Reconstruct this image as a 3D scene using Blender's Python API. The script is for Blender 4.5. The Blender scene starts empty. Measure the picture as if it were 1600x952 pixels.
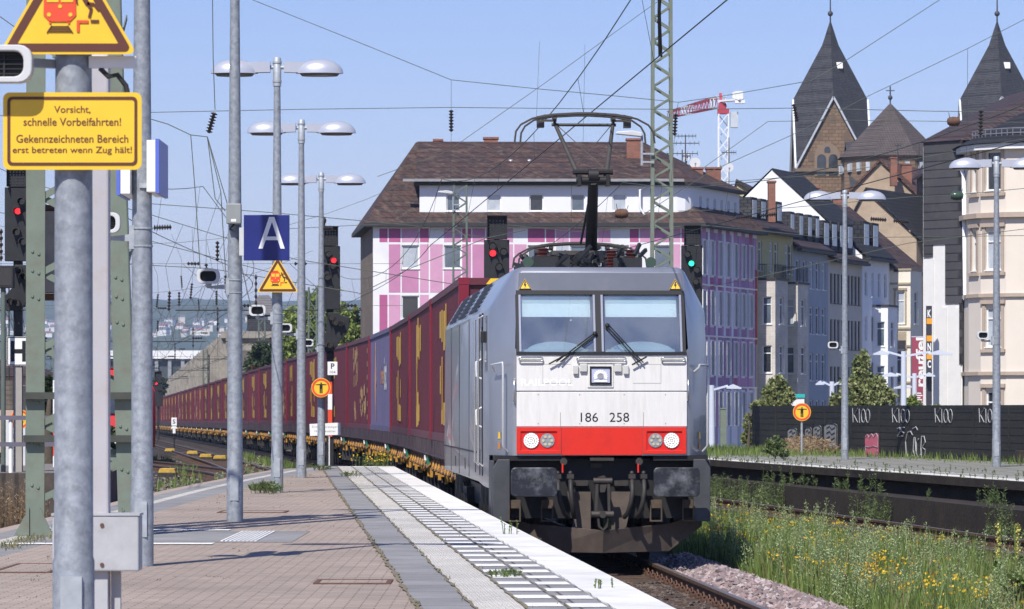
import bpy, bmesh, math, random
from mathutils import Vector, Matrix
R = math.radians
scn = bpy.context.scene
COL = scn.collection
rnd = random.Random(186258)

# ---------------------------------------------------------------- camera
EYE, FPX, HORIZON = 2.09, 6000.0, 640.0
cd = bpy.data.cameras.new('camera')
cam = bpy.data.objects.new('camera', cd)
COL.objects.link(cam)
cam.location = (0, 0, EYE)
cam.rotation_euler = (R(90), 0, 0)
cd.sensor_width = 36.0
cd.lens = 36.0 * FPX / 1600
cd.shift_y = (HORIZON - 476) / 1600
cd.clip_start, cd.clip_end = 1.0, 30000
cd.dof.use_dof = True
cd.dof.focus_distance = 54
cd.dof.aperture_fstop = 15
scn.camera = cam

# ---------------------------------------------------------------- sky, sun, exposure
SUN_EL, SUN_AZ = 50.0, 200.0          # azimuth the light comes from, clockwise from +Y
w = bpy.data.worlds.new('World')
scn.world = w
w.use_nodes = True
wn = w.node_tree
wn.nodes.clear()
sky = wn.nodes.new('ShaderNodeTexSky')
sky.sky_type = 'NISHITA'
sky.sun_disc = False
sky.sun_elevation = R(SUN_EL)
sky.sun_rotation = R(SUN_AZ)
sky.altitude = 60
sky.air_density = 1.0
sky.dust_density = 0.3
sky.ozone_density = 4.0
bg = wn.nodes.new('ShaderNodeBackground')
bg.inputs['Strength'].default_value = 0.108
wo = wn.nodes.new('ShaderNodeOutputWorld')
tint = wn.nodes.new('ShaderNodeMixRGB'); tint.blend_type = 'MULTIPLY'; tint.inputs[0].default_value = 1; tint.inputs[2].default_value = (1.0, .875, 1.05, 1)
hsv = wn.nodes.new('ShaderNodeHueSaturation'); hsv.inputs['Saturation'].default_value = 1.15
wn.links.new(sky.outputs[0], tint.inputs[1]); wn.links.new(tint.outputs[0], hsv.inputs['Color']); wn.links.new(hsv.outputs[0], bg.inputs[0])
wn.links.new(bg.outputs[0], wo.inputs[0])
sd = bpy.data.lights.new('sun', 'SUN')
sd.energy = 5.0
sd.angle = R(0.53)
sd.color = (1.0, 0.955, 0.88)
sun = bpy.data.objects.new('sun', sd)
COL.objects.link(sun)
az, el = R(SUN_AZ), R(SUN_EL)
sdir = Vector((math.sin(az) * math.cos(el), math.cos(az) * math.cos(el), math.sin(el)))
sun.rotation_euler = sdir.to_track_quat('Z', 'Y').to_euler()
scn.view_settings.view_transform = 'Standard'
scn.view_settings.look = 'None'
scn.view_settings.exposure = 0.22
scn.view_settings.gamma = 1.0
scn.view_settings.use_curve_mapping = False
scn.cycles.max_bounces = 6
scn.cycles.transparent_max_bounces = 16
scn.cycles.volume_bounces = 0

# ---------------------------------------------------------------- helpers
def at(px, py, Y):
    """point of the place seen at a pixel of the photograph, Y metres away"""
    return Vector(((px - 800) / FPX * Y, Y, EYE + (HORIZON - py) / FPX * Y))

class MB:
    def __init__(s):
        s.v, s.f, s.m, s.cur = [], [], [], 0
    def add(s, vs, fs, m=None):
        b = len(s.v)
        s.v.extend([tuple(q) for q in vs])
        for f in fs:
            s.f.append([i + b for i in f])
            s.m.append(s.cur if m is None else m)
        return s
    def bx(s, x0, y0, z0, x1, y1, z1, m=None):
        if x0 > x1: x0, x1 = x1, x0
        if y0 > y1: y0, y1 = y1, y0
        if z0 > z1: z0, z1 = z1, z0
        return s.add([(x0,y0,z0),(x1,y0,z0),(x1,y1,z0),(x0,y1,z0),(x0,y0,z1),(x1,y0,z1),(x1,y1,z1),(x0,y1,z1)],
              [(3,2,1,0),(4,5,6,7),(0,1,5,4),(1,2,6,5),(2,3,7,6),(3,0,4,7)], m)
    def box(s, c, d, m=None, rot=None):
        x, y, z = d[0]/2, d[1]/2, d[2]/2
        vs = [Vector(q) for q in [(-x,-y,-z),(x,-y,-z),(x,y,-z),(-x,y,-z),(-x,-y,z),(x,-y,z),(x,y,z),(-x,y,z)]]
        if rot is not None: vs = [rot @ q for q in vs]
        return s.add([q + Vector(c) for q in vs], [(3,2,1,0),(4,5,6,7),(0,1,5,4),(1,2,6,5),(2,3,7,6),(3,0,4,7)], m)
    def bar(s, p, q, wd, ht, m=None, up=(0,0,1)):
        p, q = Vector(p), Vector(q)
        d = (q - p); L = d.length
        if L < 1e-6: return s
        d.normalize(); up = Vector(up)
        if abs(d.dot(up)) > .98: up = Vector((0,1,0))
        sx = d.cross(up).normalized(); sz = sx.cross(d).normalized()
        vs = []
        for e in (p, q):
            for a, b in ((-1,-1),(1,-1),(1,1),(-1,1)):
                vs.append(e + sx * (a * wd / 2) + sz * (b * ht / 2))
        return s.add(vs, [(3,2,1,0),(4,5,6,7),(0,1,5,4),(1,2,6,5),(2,3,7,6),(3,0,4,7)], m)
    def tube(s, p, q, r, r2=None, n=10, m=None, caps=True):
        return s.path([p, q], [r, r if r2 is None else r2], n, m, caps)
    def path(s, pts, r, n=6, m=None, caps=True):
        pts = [Vector(p) for p in pts]
        k = len(pts)
        rs = r if isinstance(r, (list, tuple)) else [r] * k
        vs, fs = [], []
        prev = None
        for i, p in enumerate(pts):
            d = (pts[min(i+1, k-1)] - pts[max(i-1, 0)])
            d = d.normalized() if d.length > 1e-9 else Vector((0,0,1))
            if prev is None:
                a = Vector((0,0,1)) if abs(d.z) < .9 else Vector((1,0,0))
                u = d.cross(a).normalized()
            else:
                u = (prev - d * prev.dot(d))
                u = u.normalized() if u.length > 1e-6 else d.orthogonal().normalized()
            prev = u
            vv = d.cross(u)
            for j in range(n):
                t = 2 * math.pi * (j + .5) / n
                vs.append(p + (u * math.cos(t) + vv * math.sin(t)) * rs[i])
        for i in range(k - 1):
            for j in range(n):
                a, b = i*n + j, i*n + (j+1) % n
                fs.append((a, b, b + n, a + n))
        if caps:
            fs.append(tuple(range(n - 1, -1, -1)))
            fs.append(tuple((k-1)*n + j for j in range(n)))
        return s.add(vs, fs, m)
    def prism(s, poly, axis, t0, t1, m=None):
        n = len(poly)
        def P(a, b, t):
            return {'x': (t, a, b), 'y': (a, t, b), 'z': (a, b, t)}[axis]
        vs = [P(a, b, t0) for a, b in poly] + [P(a, b, t1) for a, b in poly]
        fs = [tuple(range(n - 1, -1, -1)), tuple(range(n, 2*n))]
        for i in range(n):
            j = (i + 1) % n
            fs.append((i, j, j + n, i + n))
        return s.add(vs, fs, m)
    def poly(s, pts, m=None):
        return s.add(pts, [tuple(range(len(pts)))], m)
    def lathe(s, prof, c=(0,0,0), axis='z', n=16, m=None):
        c = Vector(c); vs, fs = [], []
        for r, h in prof:
            for j in range(n):
                t = 2*math.pi*(j+.5)/n
                a, b = r*math.cos(t), r*math.sin(t)
                q = {'z': (a, b, h), 'y': (a, h, b), 'x': (h, a, b)}[axis]
                vs.append(c + Vector(q))
        k = len(prof)
        for i in range(k-1):
            for j in range(n):
                a, b = i*n+j, i*n+(j+1) % n
                fs.append((a, b, b+n, a+n))
        fs.append(tuple(range(n-1, -1, -1))); fs.append(tuple((k-1)*n+j for j in range(n)))
        return s.add(vs, fs, m)
    def ball(s, c, rx, ry=None, rz=None, n=10, k=6, m=None):
        ry = rx if ry is None else ry; rz = rx if rz is None else rz
        prof = [(math.sin(math.pi*i/k), -math.cos(math.pi*i/k)) for i in range(k+1)]
        prof[0] = (.02, -1); prof[-1] = (.02, 1)
        b = len(s.v)
        s.lathe(prof, (0,0,0), 'z', n, m)
        for i in range(b, len(s.v)):
            q = s.v[i]; s.v[i] = (c[0]+q[0]*rx, c[1]+q[1]*ry, c[2]+q[2]*rz)
        return s
    def xf(s, M):
        s.v = [tuple(M @ Vector(q)) for q in s.v]
        return s
    def mesh(s, name, mats, smooth=0, fix=True):
        me = bpy.data.meshes.new(name)
        me.from_pydata(s.v, [], s.f)
        if not isinstance(mats, (list, tuple)): mats = [mats]
        for q in mats: me.materials.append(q)
        if len(mats) > 1: me.polygons.foreach_set('material_index', s.m)
        if fix and len(s.f) < 60000:
            b = bmesh.new(); b.from_mesh(me)
            bmesh.ops.recalc_face_normals(b, faces=b.faces)
            b.to_mesh(me); b.free()
        if smooth:
            me.polygons.foreach_set('use_smooth', [True]*len(me.polygons))
            me.set_sharp_from_angle(angle=R(smooth))
        me.update()
        return me
    def build(s, name, mats, parent=None, smooth=0, bevel=0, loc=None, rot=None, fix=True):
        return put(name, s.mesh(name, mats, smooth, fix), parent, loc, rot, bevel)

def put(name, me, parent=None, loc=None, rot=None, bevel=0):
    o = bpy.data.objects.new(name, me)
    COL.objects.link(o)
    if parent is not None: o.parent = parent
    if loc is not None: o.location = loc
    if rot is not None: o.rotation_euler = rot
    if bevel:
        b = o.modifiers.new('bevel', 'BEVEL'); b.width = bevel; b.segments = 2; b.limit_method = 'ANGLE'
    return o
def tag(o, label=None, cat=None, group=None, kind=None):
    if label: o['label'] = label
    if cat: o['category'] = cat
    if group: o['group'] = group
    if kind: o['kind'] = kind
    return o
def thing(name, label, cat, loc=(0,0,0), rz=0, group=None):
    o = bpy.data.objects.new(name, None)
    COL.objects.link(o)
    o.location = loc; o.rotation_euler = (0, 0, rz); o.empty_display_size = .2
    return tag(o, label, cat, group)
def structure(o):
    o['kind'] = 'structure'; return o
def stuff(o, label=None, cat=None):
    o['kind'] = 'stuff'
    return tag(o, label, cat)
KIDS = {}
def dup(root, loc=None, rz=None, label=None, group=None, scale=None):
    r = root.copy(); COL.objects.link(r)
    if loc is not None: r.location = loc
    if rz is not None: r.rotation_euler = (0, 0, rz)
    if label: r['label'] = label
    if group: r['group'] = group
    if scale: r.scale = (scale,)*3
    if root.name not in KIDS:
        KIDS[root.name] = [(c, list(c.children)) for c in root.children]
    for ch, sub in KIDS[root.name]:
        c = ch.copy(); COL.objects.link(c); c.parent = r
        for g in sub:
            d = g.copy(); COL.objects.link(d); d.parent = c
    return r

_texts = {}
def text_mesh(body, font_scale=1.0, bold=0.0, ext=0.0):
    cu = bpy.data.curves.new('lettering', 'FONT')
    cu.body = body; cu.align_x = 'CENTER'; cu.size = 1.0; cu.extrude = ext; cu.offset = bold
    cu.resolution_u = 3
    o = bpy.data.objects.new('lettering', cu); COL.objects.link(o)
    dg = bpy.context.evaluated_depsgraph_get()
    me = bpy.data.meshes.new_from_object(o.evaluated_get(dg))
    bpy.data.objects.remove(o)
    return me
def lettering(body, mt, cx, cz, wd, ht, y, parent, name='lettering', bold=0.0, rotz=0, face=-1, vertical=False, matrix=None):
    """letters standing in the local x-z plane, read from -y, fitted into wd x ht about (cx, cz)"""
    me = text_mesh(body, bold=bold)
    xs = [q.co.x for q in me.vertices]; ys = [q.co.y for q in me.vertices]
    x0, x1, y0, y1 = min(xs), max(xs), min(ys), max(ys)
    for q in me.vertices:
        u = ((q.co.x - x0)/(x1-x0) - .5); v = ((q.co.y - y0)/(y1-y0) - .5)
        if vertical: u, v = -v, u
        p = Vector((cx + u*wd, y, cz + v*ht))
        q.co = matrix @ p if matrix is not None else p
    me.materials.clear(); me.materials.append(mt)
    return put(name, me, parent)

# ---------------------------------------------------------------- materials
def M(name, col, rough=.6, metal=0.0, var=.12, scale=3.0, bump=0.0, bscale=60.0, dirt=None, dscale=1.2, damt=.5, spec=.4, rand=0.0, stretch=None, coat=0.0, emit=None, estr=0):
    m = bpy.data.materials.new(name); m.use_nodes = True
    nt = m.node_tree; b = nt.nodes['Principled BSDF']
    b.inputs['Roughness'].default_value = rough
    b.inputs['Metallic'].default_value = metal
    b.inputs['Specular IOR Level'].default_value = spec
    if coat: b.inputs['Coat Weight'].default_value = coat
    if emit:
        b.inputs['Emission Color'].default_value = (*emit, 1); b.inputs['Emission Strength'].default_value = estr
    tc = nt.nodes.new('ShaderNodeTexCoord'); vec = tc.outputs['Object']
    if stretch:
        mp = nt.nodes.new('ShaderNodeMapping'); mp.inputs['Scale'].default_value = stretch
        nt.links.new(vec, mp.inputs[0]); vec = mp.outputs[0]
    out = None
    if var or dirt or rand:
        n = nt.nodes.new('ShaderNodeTexNoise'); n.inputs['Scale'].default_value = scale; n.inputs['Detail'].default_value = 6; n.inputs['Roughness'].default_value = .65
        nt.links.new(vec, n.inputs['Vector'])
        r = nt.nodes.new('ShaderNodeValToRGB')
        r.color_ramp.elements[0].position = .3; r.color_ramp.elements[1].position = .7
        r.color_ramp.elements[0].color = (*[c*(1-var) for c in col], 1)
        r.color_ramp.elements[1].color = (*[min(1, c*(1+var)) for c in col], 1)
        nt.links.new(n.outputs['Fac'], r.inputs[0]); out = r.outputs[0]
        if dirt:
            n2 = nt.nodes.new('ShaderNodeTexNoise'); n2.inputs['Scale'].default_value = dscale; n2.inputs['Detail'].default_value = 8; n2.inputs['Roughness'].default_value = .7
            nt.links.new(vec, n2.inputs['Vector'])
            r2 = nt.nodes.new('ShaderNodeValToRGB'); r2.color_ramp.elements[0].position = .48; r2.color_ramp.elements[1].position = .72
            r2.color_ramp.elements[0].color = (0,0,0,1); r2.color_ramp.elements[1].color = (damt,)*3 + (1,)
            nt.links.new(n2.outputs['Fac'], r2.inputs[0])
            mx = nt.nodes.new('ShaderNodeMixRGB'); mx.inputs[2].default_value = (*dirt, 1)
            nt.links.new(r2.outputs[0], mx.inputs[0]); nt.links.new(out, mx.inputs[1]); out = mx.outputs[0]
        if rand:
            oi = nt.nodes.new('ShaderNodeObjectInfo'); hs = nt.nodes.new('ShaderNodeHueSaturation')
            ma = nt.nodes.new('ShaderNodeMapRange'); ma.inputs['To Min'].default_value = 1-rand; ma.inputs['To Max'].default_value = 1+rand
            nt.links.new(oi.outputs['Random'], ma.inputs['Value']); nt.links.new(ma.outputs[0], hs.inputs['Value']); nt.links.new(out, hs.inputs['Color']); out = hs.outputs[0]
        nt.links.new(out, b.inputs['Base Color'])
    else:
        b.inputs['Base Color'].default_value = (*col, 1)
    if bump:
        nb = nt.nodes.new('ShaderNodeTexNoise'); nb.inputs['Scale'].default_value = bscale; nb.inputs['Detail'].default_value = 4
        nt.links.new(vec, nb.inputs['Vector'])
        bp = nt.nodes.new('ShaderNodeBump'); bp.inputs['Strength'].default_value = bump; bp.inputs['Distance'].default_value = .02
        nt.links.new(nb.outputs['Fac'], bp.inputs['Height']); nt.links.new(bp.outputs[0], b.inputs['Normal'])
    return m

def MBRICK(name, c1, c2, mortar, bw, bh, ms=.01, plane='wall', rough=.8, bump=.4, offset=.5, dirt=None, dscale=.6, damt=.5, rot=0, speck=None):
    m = bpy.data.materials.new(name); m.use_nodes = True
    nt = m.node_tree; b = nt.nodes['Principled BSDF']; b.inputs['Roughness'].default_value = rough
    b.inputs['Specular IOR Level'].default_value = .25
    tc = nt.nodes.new('ShaderNodeTexCoord'); vec = tc.outputs['Object']
    if plane == 'wall':
        sx = nt.nodes.new('ShaderNodeSeparateXYZ'); nt.links.new(vec, sx.inputs[0])
        ad = nt.nodes.new('ShaderNodeMath'); nt.links.new(sx.outputs[0], ad.inputs[0]); nt.links.new(sx.outputs[1], ad.inputs[1])
        cb = nt.nodes.new('ShaderNodeCombineXYZ'); nt.links.new(ad.outputs[0], cb.inputs[0]); nt.links.new(sx.outputs[2], cb.inputs[1]); v2 = cb.outputs[0]
    else:
        mp = nt.nodes.new('ShaderNodeMapping'); mp.inputs['Rotation'].default_value = (0,0,rot); nt.links.new(vec, mp.inputs[0]); v2 = mp.outputs[0]
    br = nt.nodes.new('ShaderNodeTexBrick'); br.offset = offset
    br.inputs['Scale'].default_value = 1; br.inputs['Brick Width'].default_value = bw; br.inputs['Row Height'].default_value = bh
    br.inputs['Mortar Size'].default_value = ms; br.inputs['Mortar Smooth'].default_value = .3
    br.inputs['Color1'].default_value = (*c1,1); br.inputs['Color2'].default_value = (*c2,1); br.inputs['Mortar'].default_value = (*mortar,1)
    nt.links.new(v2, br.inputs['Vector'])
    out = br.outputs['Color']
    n = nt.nodes.new('ShaderNodeTexNoise'); n.inputs['Scale'].default_value = dscale; n.inputs['Detail'].default_value = 8; n.inputs['Roughness'].default_value = .7
    nt.links.new(vec, n.inputs['Vector'])
    hs = nt.nodes.new('ShaderNodeHueSaturation'); ma = nt.nodes.new('ShaderNodeMapRange')
    ma.inputs['From Min'].default_value = .3; ma.inputs['From Max'].default_value = .7; ma.inputs['To Min'].default_value = .78; ma.inputs['To Max'].default_value = 1.16
    nt.links.new(n.outputs['Fac'], ma.inputs['Value']); nt.links.new(ma.outputs[0], hs.inputs['Value']); nt.links.new(out, hs.inputs['Color']); out = hs.outputs[0]
    if dirt:
        n2 = nt.nodes.new('ShaderNodeTexNoise'); n2.inputs['Scale'].default_value = dscale*2.3; n2.inputs['Detail'].default_value = 10; n2.inputs['Roughness'].default_value = .75
        nt.links.new(vec, n2.inputs['Vector'])
        r2 = nt.nodes.new('ShaderNodeValToRGB'); r2.color_ramp.elements[0].position = .5; r2.color_ramp.elements[1].position = .72
        r2.color_ramp.elements[0].color = (0,0,0,1); r2.color_ramp.elements[1].color = (damt,)*3+(1,)
        nt.links.new(n2.outputs['Fac'], r2.inputs[0])
        mx = nt.nodes.new('ShaderNodeMixRGB'); mx.inputs[2].default_value = (*dirt,1)
        nt.links.new(r2.outputs[0], mx.inputs[0]); nt.links.new(out, mx.inputs[1]); out = mx.outputs[0]
    nt.links.new(out, b.inputs['Base Color'])
    if bump:
        bp = nt.nodes.new('ShaderNodeBump'); bp.inputs['Strength'].default_value = bump; bp.inputs['Distance'].default_value = .02; bp.invert = True
        nt.links.new(br.outputs['Fac'], bp.inputs['Height']); nt.links.new(bp.outputs[0], b.inputs['Normal'])
    return m

def leafmat(name, c, c2, scale=1.5):
    m = M(name, c, rough=.55, var=0)
    nt = m.node_tree; b = nt.nodes['Principled BSDF']
    g = nt.nodes.new('ShaderNodeNewGeometry')
    r = nt.nodes.new('ShaderNodeValToRGB'); r.color_ramp.elements[0].color = (*c,1); r.color_ramp.elements[1].color = (*c2,1)
    nt.links.new(g.outputs['Random Per Island'], r.inputs[0]); nt.links.new(r.outputs[0], b.inputs['Base Color'])
    b.inputs['Transmission Weight'].default_value = 0
    tr = nt.nodes.new('ShaderNodeBsdfTranslucent'); nt.links.new(r.outputs[0], tr.inputs[0])
    ms = nt.nodes.new('ShaderNodeMixShader'); ms.inputs[0].default_value = .3
    o = nt.nodes['Material Output']
    nt.links.new(b.outputs[0], ms.inputs[1]); nt.links.new(tr.outputs[0], ms.inputs[2]); nt.links.new(ms.outputs[0], o.inputs[0])
    return m

MAT = dict(
 galv = M('galvanised_steel', (.25,.275,.305), .5, .2, .3, 14, dirt=(.45,.47,.50), dscale=22, damt=.55),
 galv_far = M('weathered_steel', (.36,.39,.42), .5, .2, .2, 9),
 white = M('white_paint', (.78,.78,.76), .45, 0, .05, 3),
 lampwhite = M('lamp_shell', (.50,.52,.57), .28, .35, .03, 3),
 greywhite = M('pale_grey_plastic', (.55,.56,.56), .45, 0, .06, 4),
 greybox = M('grey_cabinet', (.40,.41,.43), .55, 0, .1, 6, dirt=(.28,.26,.23), dscale=7, damt=.35),
 greymid = M('grey_plastic', (.25,.27,.27), .5, 0, .08, 5),
 dark = M('black_metal', (.018,.019,.021), .55, 0, .25, 6),
 soot = M('sooty_metal', (.03,.028,.027), .7, 0, .35, 8, dirt=(.075,.058,.045), dscale=4, damt=.6),
 mastgreen = M('mast_green', (.155,.19,.15), .6, 0, .12, 2.2, dirt=(.14,.09,.055), dscale=5, damt=.4),
 mastgreen_far = M('faded_mast_green', (.11,.14,.12), .7, 0, .15, 3),
 yellow = M('sign_yellow', (.80,.50,.035), .4, 0, .05, 5),
 brown = M('sign_brown', (.105,.035,.022), .5, 0, .05, 5),
 signred = M('sign_red', (.72,.075,.03), .45, 0, .05, 5),
 blue = M('sign_blue', (.018,.026,.16), .35, 0, .12, 2),
 bluebright = M('panel_blue', (.10,.15,.55), .35, 0, .08, 3),
 black = M('sign_black', (.012,.012,.012), .5, 0, 0),
 signwhite = M('sign_white', (.80,.80,.78), .45, 0, .04, 5),
 wire = M('wire_copper', (.045,.05,.045), .6, .3, .2, 1),
 wirelight = M('wire_bronze', (.11,.125,.10), .6, .3, .2, 1),
 insul = M('insulator_glaze', (.035,.026,.02), .25, 0, .2, 4),
 insgreen = M('insulator_green', (.04,.07,.05), .25, 0, .2, 4),
 rail = M('rail_steel', (.12,.075,.05), .65, .1, .25, 5),
 railtop = M('rail_head', (.20,.165,.145), .45, .5, .15, 3),
 rust = M('rusty_iron', (.12,.062,.04), .8, 0, .35, 6),
 redlamp = M('red_signal_light', (.5,.01,.01), .3, 0, 0, emit=(1,.02,.03), estr=2.2),
 greenlamp = M('green_signal_light', (.02,.4,.2), .3, 0, 0, emit=(.03,1,.45), estr=2.2),
 headlamp = M('headlamp_light', (.9,.9,.85), .3, 0, 0, emit=(1,.98,.94), estr=.6),
 lens = M('dark_lens', (.012,.013,.014), .1, 0, 0, spec=.8),
 rubber = M('rubber_hose', (.03,.028,.026), .6, 0, .2, 9),
 glass_dark = M('window_glass', (.05,.06,.075), .06, 0, .3, .7, spec=.9),
)
# ---------------------------------------------------------------- where the tracks run
def slope(Y):
    if Y < 95: return -.06
    if Y < 140: return -.06 - .052 * (Y - 95) / 45
    return -.112
def trk(Y):
    if Y < 95: return 1.21 - .06 * (Y - 51.7)
    if Y < 140: return -1.388 - .06*(Y-95) - .5*.052/45*(Y-95)**2
    return -1.388 - .06*45 - .5*.052*45 - .112*(Y-140)
def tz(Y): return -.003 * max(0, min(Y, 520) - 150)
def smooth01(t):
    t = max(0, min(1, t)); return t*t*(3-2*t)
def left_off(Y): return -7.75 + 3.15 * smooth01((Y - 72) / 58)
def right_rail(Y): return 8.2 - .116 * (Y - 61.5)
def right_mid(Y): return right_rail(Y) - .7525
def edge_r(Y): return trk(Y) - 1.68
def edge_l(Y):
    if Y < 62: return -5.72
    if Y < 85: return -5.72 + .44 * ((Y-62)/23)**1.5
    return -5.28 + 1.0 * min(1, (Y-85)/5.2)
def far_edge(Y): return 9.13 - .134 * (Y - 68.5)
PZ, QZ = .76, .80

mat_ground = M('bare_ground', (.105,.095,.075), .9, 0, .3, .35, bump=.5, bscale=9, dirt=(.09,.11,.035), dscale=.12, damt=.7)
mat_ballast = MBRICK('ballast', (.15,.12,.10), (.085,.068,.058), (.025,.02,.017), .07, .05, .012, 'flat', .9, 1.0, .5, (.055,.035,.022), .8, .8)
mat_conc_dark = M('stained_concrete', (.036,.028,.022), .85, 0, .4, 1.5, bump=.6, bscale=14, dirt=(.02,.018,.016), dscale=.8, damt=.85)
mat_conc = M('platform_concrete', (.20,.18,.16), .85, 0, .2, 2, bump=.4, bscale=20)
mat_pav = MBRICK('block_paving', (.39,.315,.262), (.315,.258,.215), (.15,.12,.095), .205, .105, .006, 'flat', .85, .5, .5, (.29,.235,.20), .5, .7)
ROTE = R(-3.43)
mat_slab = MBRICK('grey_slabs', (.235,.232,.232), (.265,.26,.258), (.07,.07,.06), 2.0, 1.0, .012, 'flat', .85, .4, 0, (.15,.145,.14), .9, .5, ROTE)
mat_slabL = MBRICK('grey_slabs_by_line', (.235,.232,.232), (.265,.26,.258), (.07,.07,.06), 2.0, 1.0, .012, 'flat', .85, .4, 0, (.15,.145,.14), .9, .5)
mat_edge = MBRICK('white_edge_slabs', (.72,.71,.68), (.68,.67,.64), (.40,.38,.35), 3.0, 1.2, .008, 'flat', .8, .2, 0, (.5,.47,.42), 1.2, .45, ROTE)
mat_tact = MBRICK('ribbed_tactile_slabs', (.74,.72,.67), (.68,.66,.61), (.36,.33,.28), .05, .075, .010, 'flat', .8, .8, .5, (.46,.42,.36), .9, .5, ROTE)
mat_line = M('white_line_paint', (.74,.73,.70), .8, 0, .08, 8, dirt=(.38,.36,.33), dscale=6, damt=.6)
mat_kerb = M('pink_kerb', (.36,.29,.24), .85, 0, .12, 3)
mat_moss = M('joint_moss', (.19,.155,.105), .95, 0, .4, 9, dirt=(.11,.115,.045), dscale=3, damt=.8)
mat_sleeper = M('sleeper_timber', (.085,.055,.038), .85, 0, .35, 5, bump=.4, bscale=30)
mat_grass = leafmat('grass_blades', (.09,.15,.03), (.24,.31,.08))
mat_grass2 = leafmat('pale_weeds', (.22,.29,.11), (.44,.50,.25))
mat_weed = leafmat('green_weeds', (.075,.12,.04), (.19,.24,.09))
mat_dry = leafmat('dry_stalks', (.26,.17,.09), (.42,.31,.19))
mat_flower = leafmat('yellow_flowers', (.70,.42,.02), (.85,.62,.05))

# ground: one sheet to the horizon, dipping a little with the line
rows = [-80, 150, 260, 400, 520, 900, 3200, 9000]
g = MB()
for i, Y in enumerate(rows):
    z = tz(Y) - .32
    g.v += [(-6000, Y, z), (6000, Y, z)]
for i in range(len(rows)-1):
    g.f.append([2*i, 2*i+1, 2*i+3, 2*i+2]); g.m.append(0)
structure(g.build('ground', mat_ground))

def ribbon(name, fl, fr, z, Y0, Y1, mt, step=2.0, skirt=None):
    b = MB(); n = max(1, int(round((Y1-Y0)/step)))
    zf = z if callable(z) else (lambda Y: z)
    for i in range(n+1):
        Y = Y0 + (Y1-Y0)*i/n
        b.v += [(fl(Y), Y, zf(Y)), (fr(Y), Y, zf(Y))]
    for i in range(n):
        b.f.append([2*i, 2*i+1, 2*i+3, 2*i+2]); b.m.append(0)
    return b
def track(mid, Y0, Y1, sleepers=None, step=3.0, bed=True, zoff=0):
    n = max(2, int((Y1-Y0)/step))
    def fr(Y):
        s = (mid(Y+.5) - mid(Y-.5)); L = math.hypot(1, s)
        return Vector((1/L, -s/L, 0))
    prof = [(-.036,0),(.036,0),(.036,-.04),(.009,-.052),(.009,-.13),(.07,-.145),(.07,-.155),(-.07,-.155),(-.07,-.145),(-.009,-.13),(-.009,-.052),(-.036,-.04)]
    for sgn in (-1, 1):
        b = MB(); k = len(prof)
        for i in range(n+1):
            Y = Y0 + (Y1-Y0)*i/n; r = fr(Y)
            for a, h in prof:
                q = Vector((mid(Y), Y, tz(Y)+h+zoff)) + r*(sgn*.7525 + a)
                b.v.append(tuple(q))
        for i in range(n):
            for j in range(k):
                j2 = (j+1) % k
                b.f.append([i*k+j, i*k+j2, (i+1)*k+j2, (i+1)*k+j]); b.m.append(1 if j == 0 else 0)
        structure(b.build('rail', [MAT['rail'], MAT['railtop']]))
    if bed:
        b = MB(); offs = [(-2.3,-.33),(-1.5,-.19),(1.5,-.19),(2.3,-.33)]
        for i in range(n+1):
            Y = Y0 + (Y1-Y0)*i/n; r = fr(Y)
            for a, h in offs: b.v.append(tuple(Vector((mid(Y),Y,tz(Y)+h+zoff)) + r*a))
        for i in range(n):
            for j in range(3):
                b.f.append([i*4+j, i*4+j+1, (i+1)*4+j+1, (i+1)*4+j]); b.m.append(0)
        structure(b.build('track_bed', mat_ballast))
    if sleepers:
        b = MB(); Y = sleepers[0]
        while Y < sleepers[1]:
            r = fr(Y); ang = math.atan2(r.y, r.x)
            rot = Matrix.Rotation(ang + rnd.uniform(-.01,.01), 3, 'Z')
            b.box((mid(Y), Y, tz(Y)-.215+zoff), (2.5, .25, .11), 0, rot)
            for sgn in (-1,1):
                for e in (-.11,.11):
                    c = Vector((mid(Y), Y, tz(Y)-.13+zoff)) + r*(sgn*.7525 + e)
                    b.box(c, (.06,.16,.05), 1, rot)
                    if Y < 60:
                        t = Vector((-r.y, r.x, 0))
                        b.path([c + t*(.09*math.cos(a)) + Vector((0,0,.05*math.sin(a)+.02)) for a in [math.pi*q/5 for q in range(6)]], .011, 5, 1)
            Y += .62
        structure(b.build('sleepers', [mat_sleeper, MAT['rust']]))
track(trk, -30, 620, (24, 66))
track(right_mid, -30, 130, (52, 112))
track(lambda Y: trk(Y) + left_off(Y), 66, 620, (86, 200))
track(lambda Y: trk(Y) + left_off(Y) - 4.6, 92, 620, (100, 190))
track(lambda Y: trk(Y) + left_off(Y) - 9.3, 100, 620, None)
# a crossover between the two left tracks
track(lambda Y: trk(Y) + left_off(Y) - 4.6*smooth01((Y-112)/66), 112, 178, (116,174), bed=False, zoff=-.004)

# ---------------------------------------------------------------- the platform
YS, YE = -12.0, 90.0
def strip(name, o0, o1, mt, z=PZ, y0=YS, y1=YE, side='r'):
    if side == 'r': fl, fr = (lambda Y: edge_r(Y) - o1), (lambda Y: edge_r(Y) - o0)
    else: fl, fr = (lambda Y: edge_l(Y) + o0), (lambda Y: edge_l(Y) + o1)
    return structure(ribbon(name, fl, fr, z, y0, y1, mt).build(name, mt))
strip('platform_edge', 0, .42, mat_edge)
strip('ladder_slabs', .42, 1.0, mat_slab)
strip('tactile_strip', 1.0, 1.34, mat_tact)
strip('grey_slab_strip', 1.34, 1.72, mat_slab)
structure(ribbon('block_paving', lambda Y: min(edge_l(Y)+1.1, edge_r(Y)-1.74), lambda Y: edge_r(Y)-1.72, PZ, YS, YE, mat_pav).build('block_paving', mat_pav))
strip('kerb', 0, .2, mat_kerb, side='l', y1=86.5)
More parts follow.
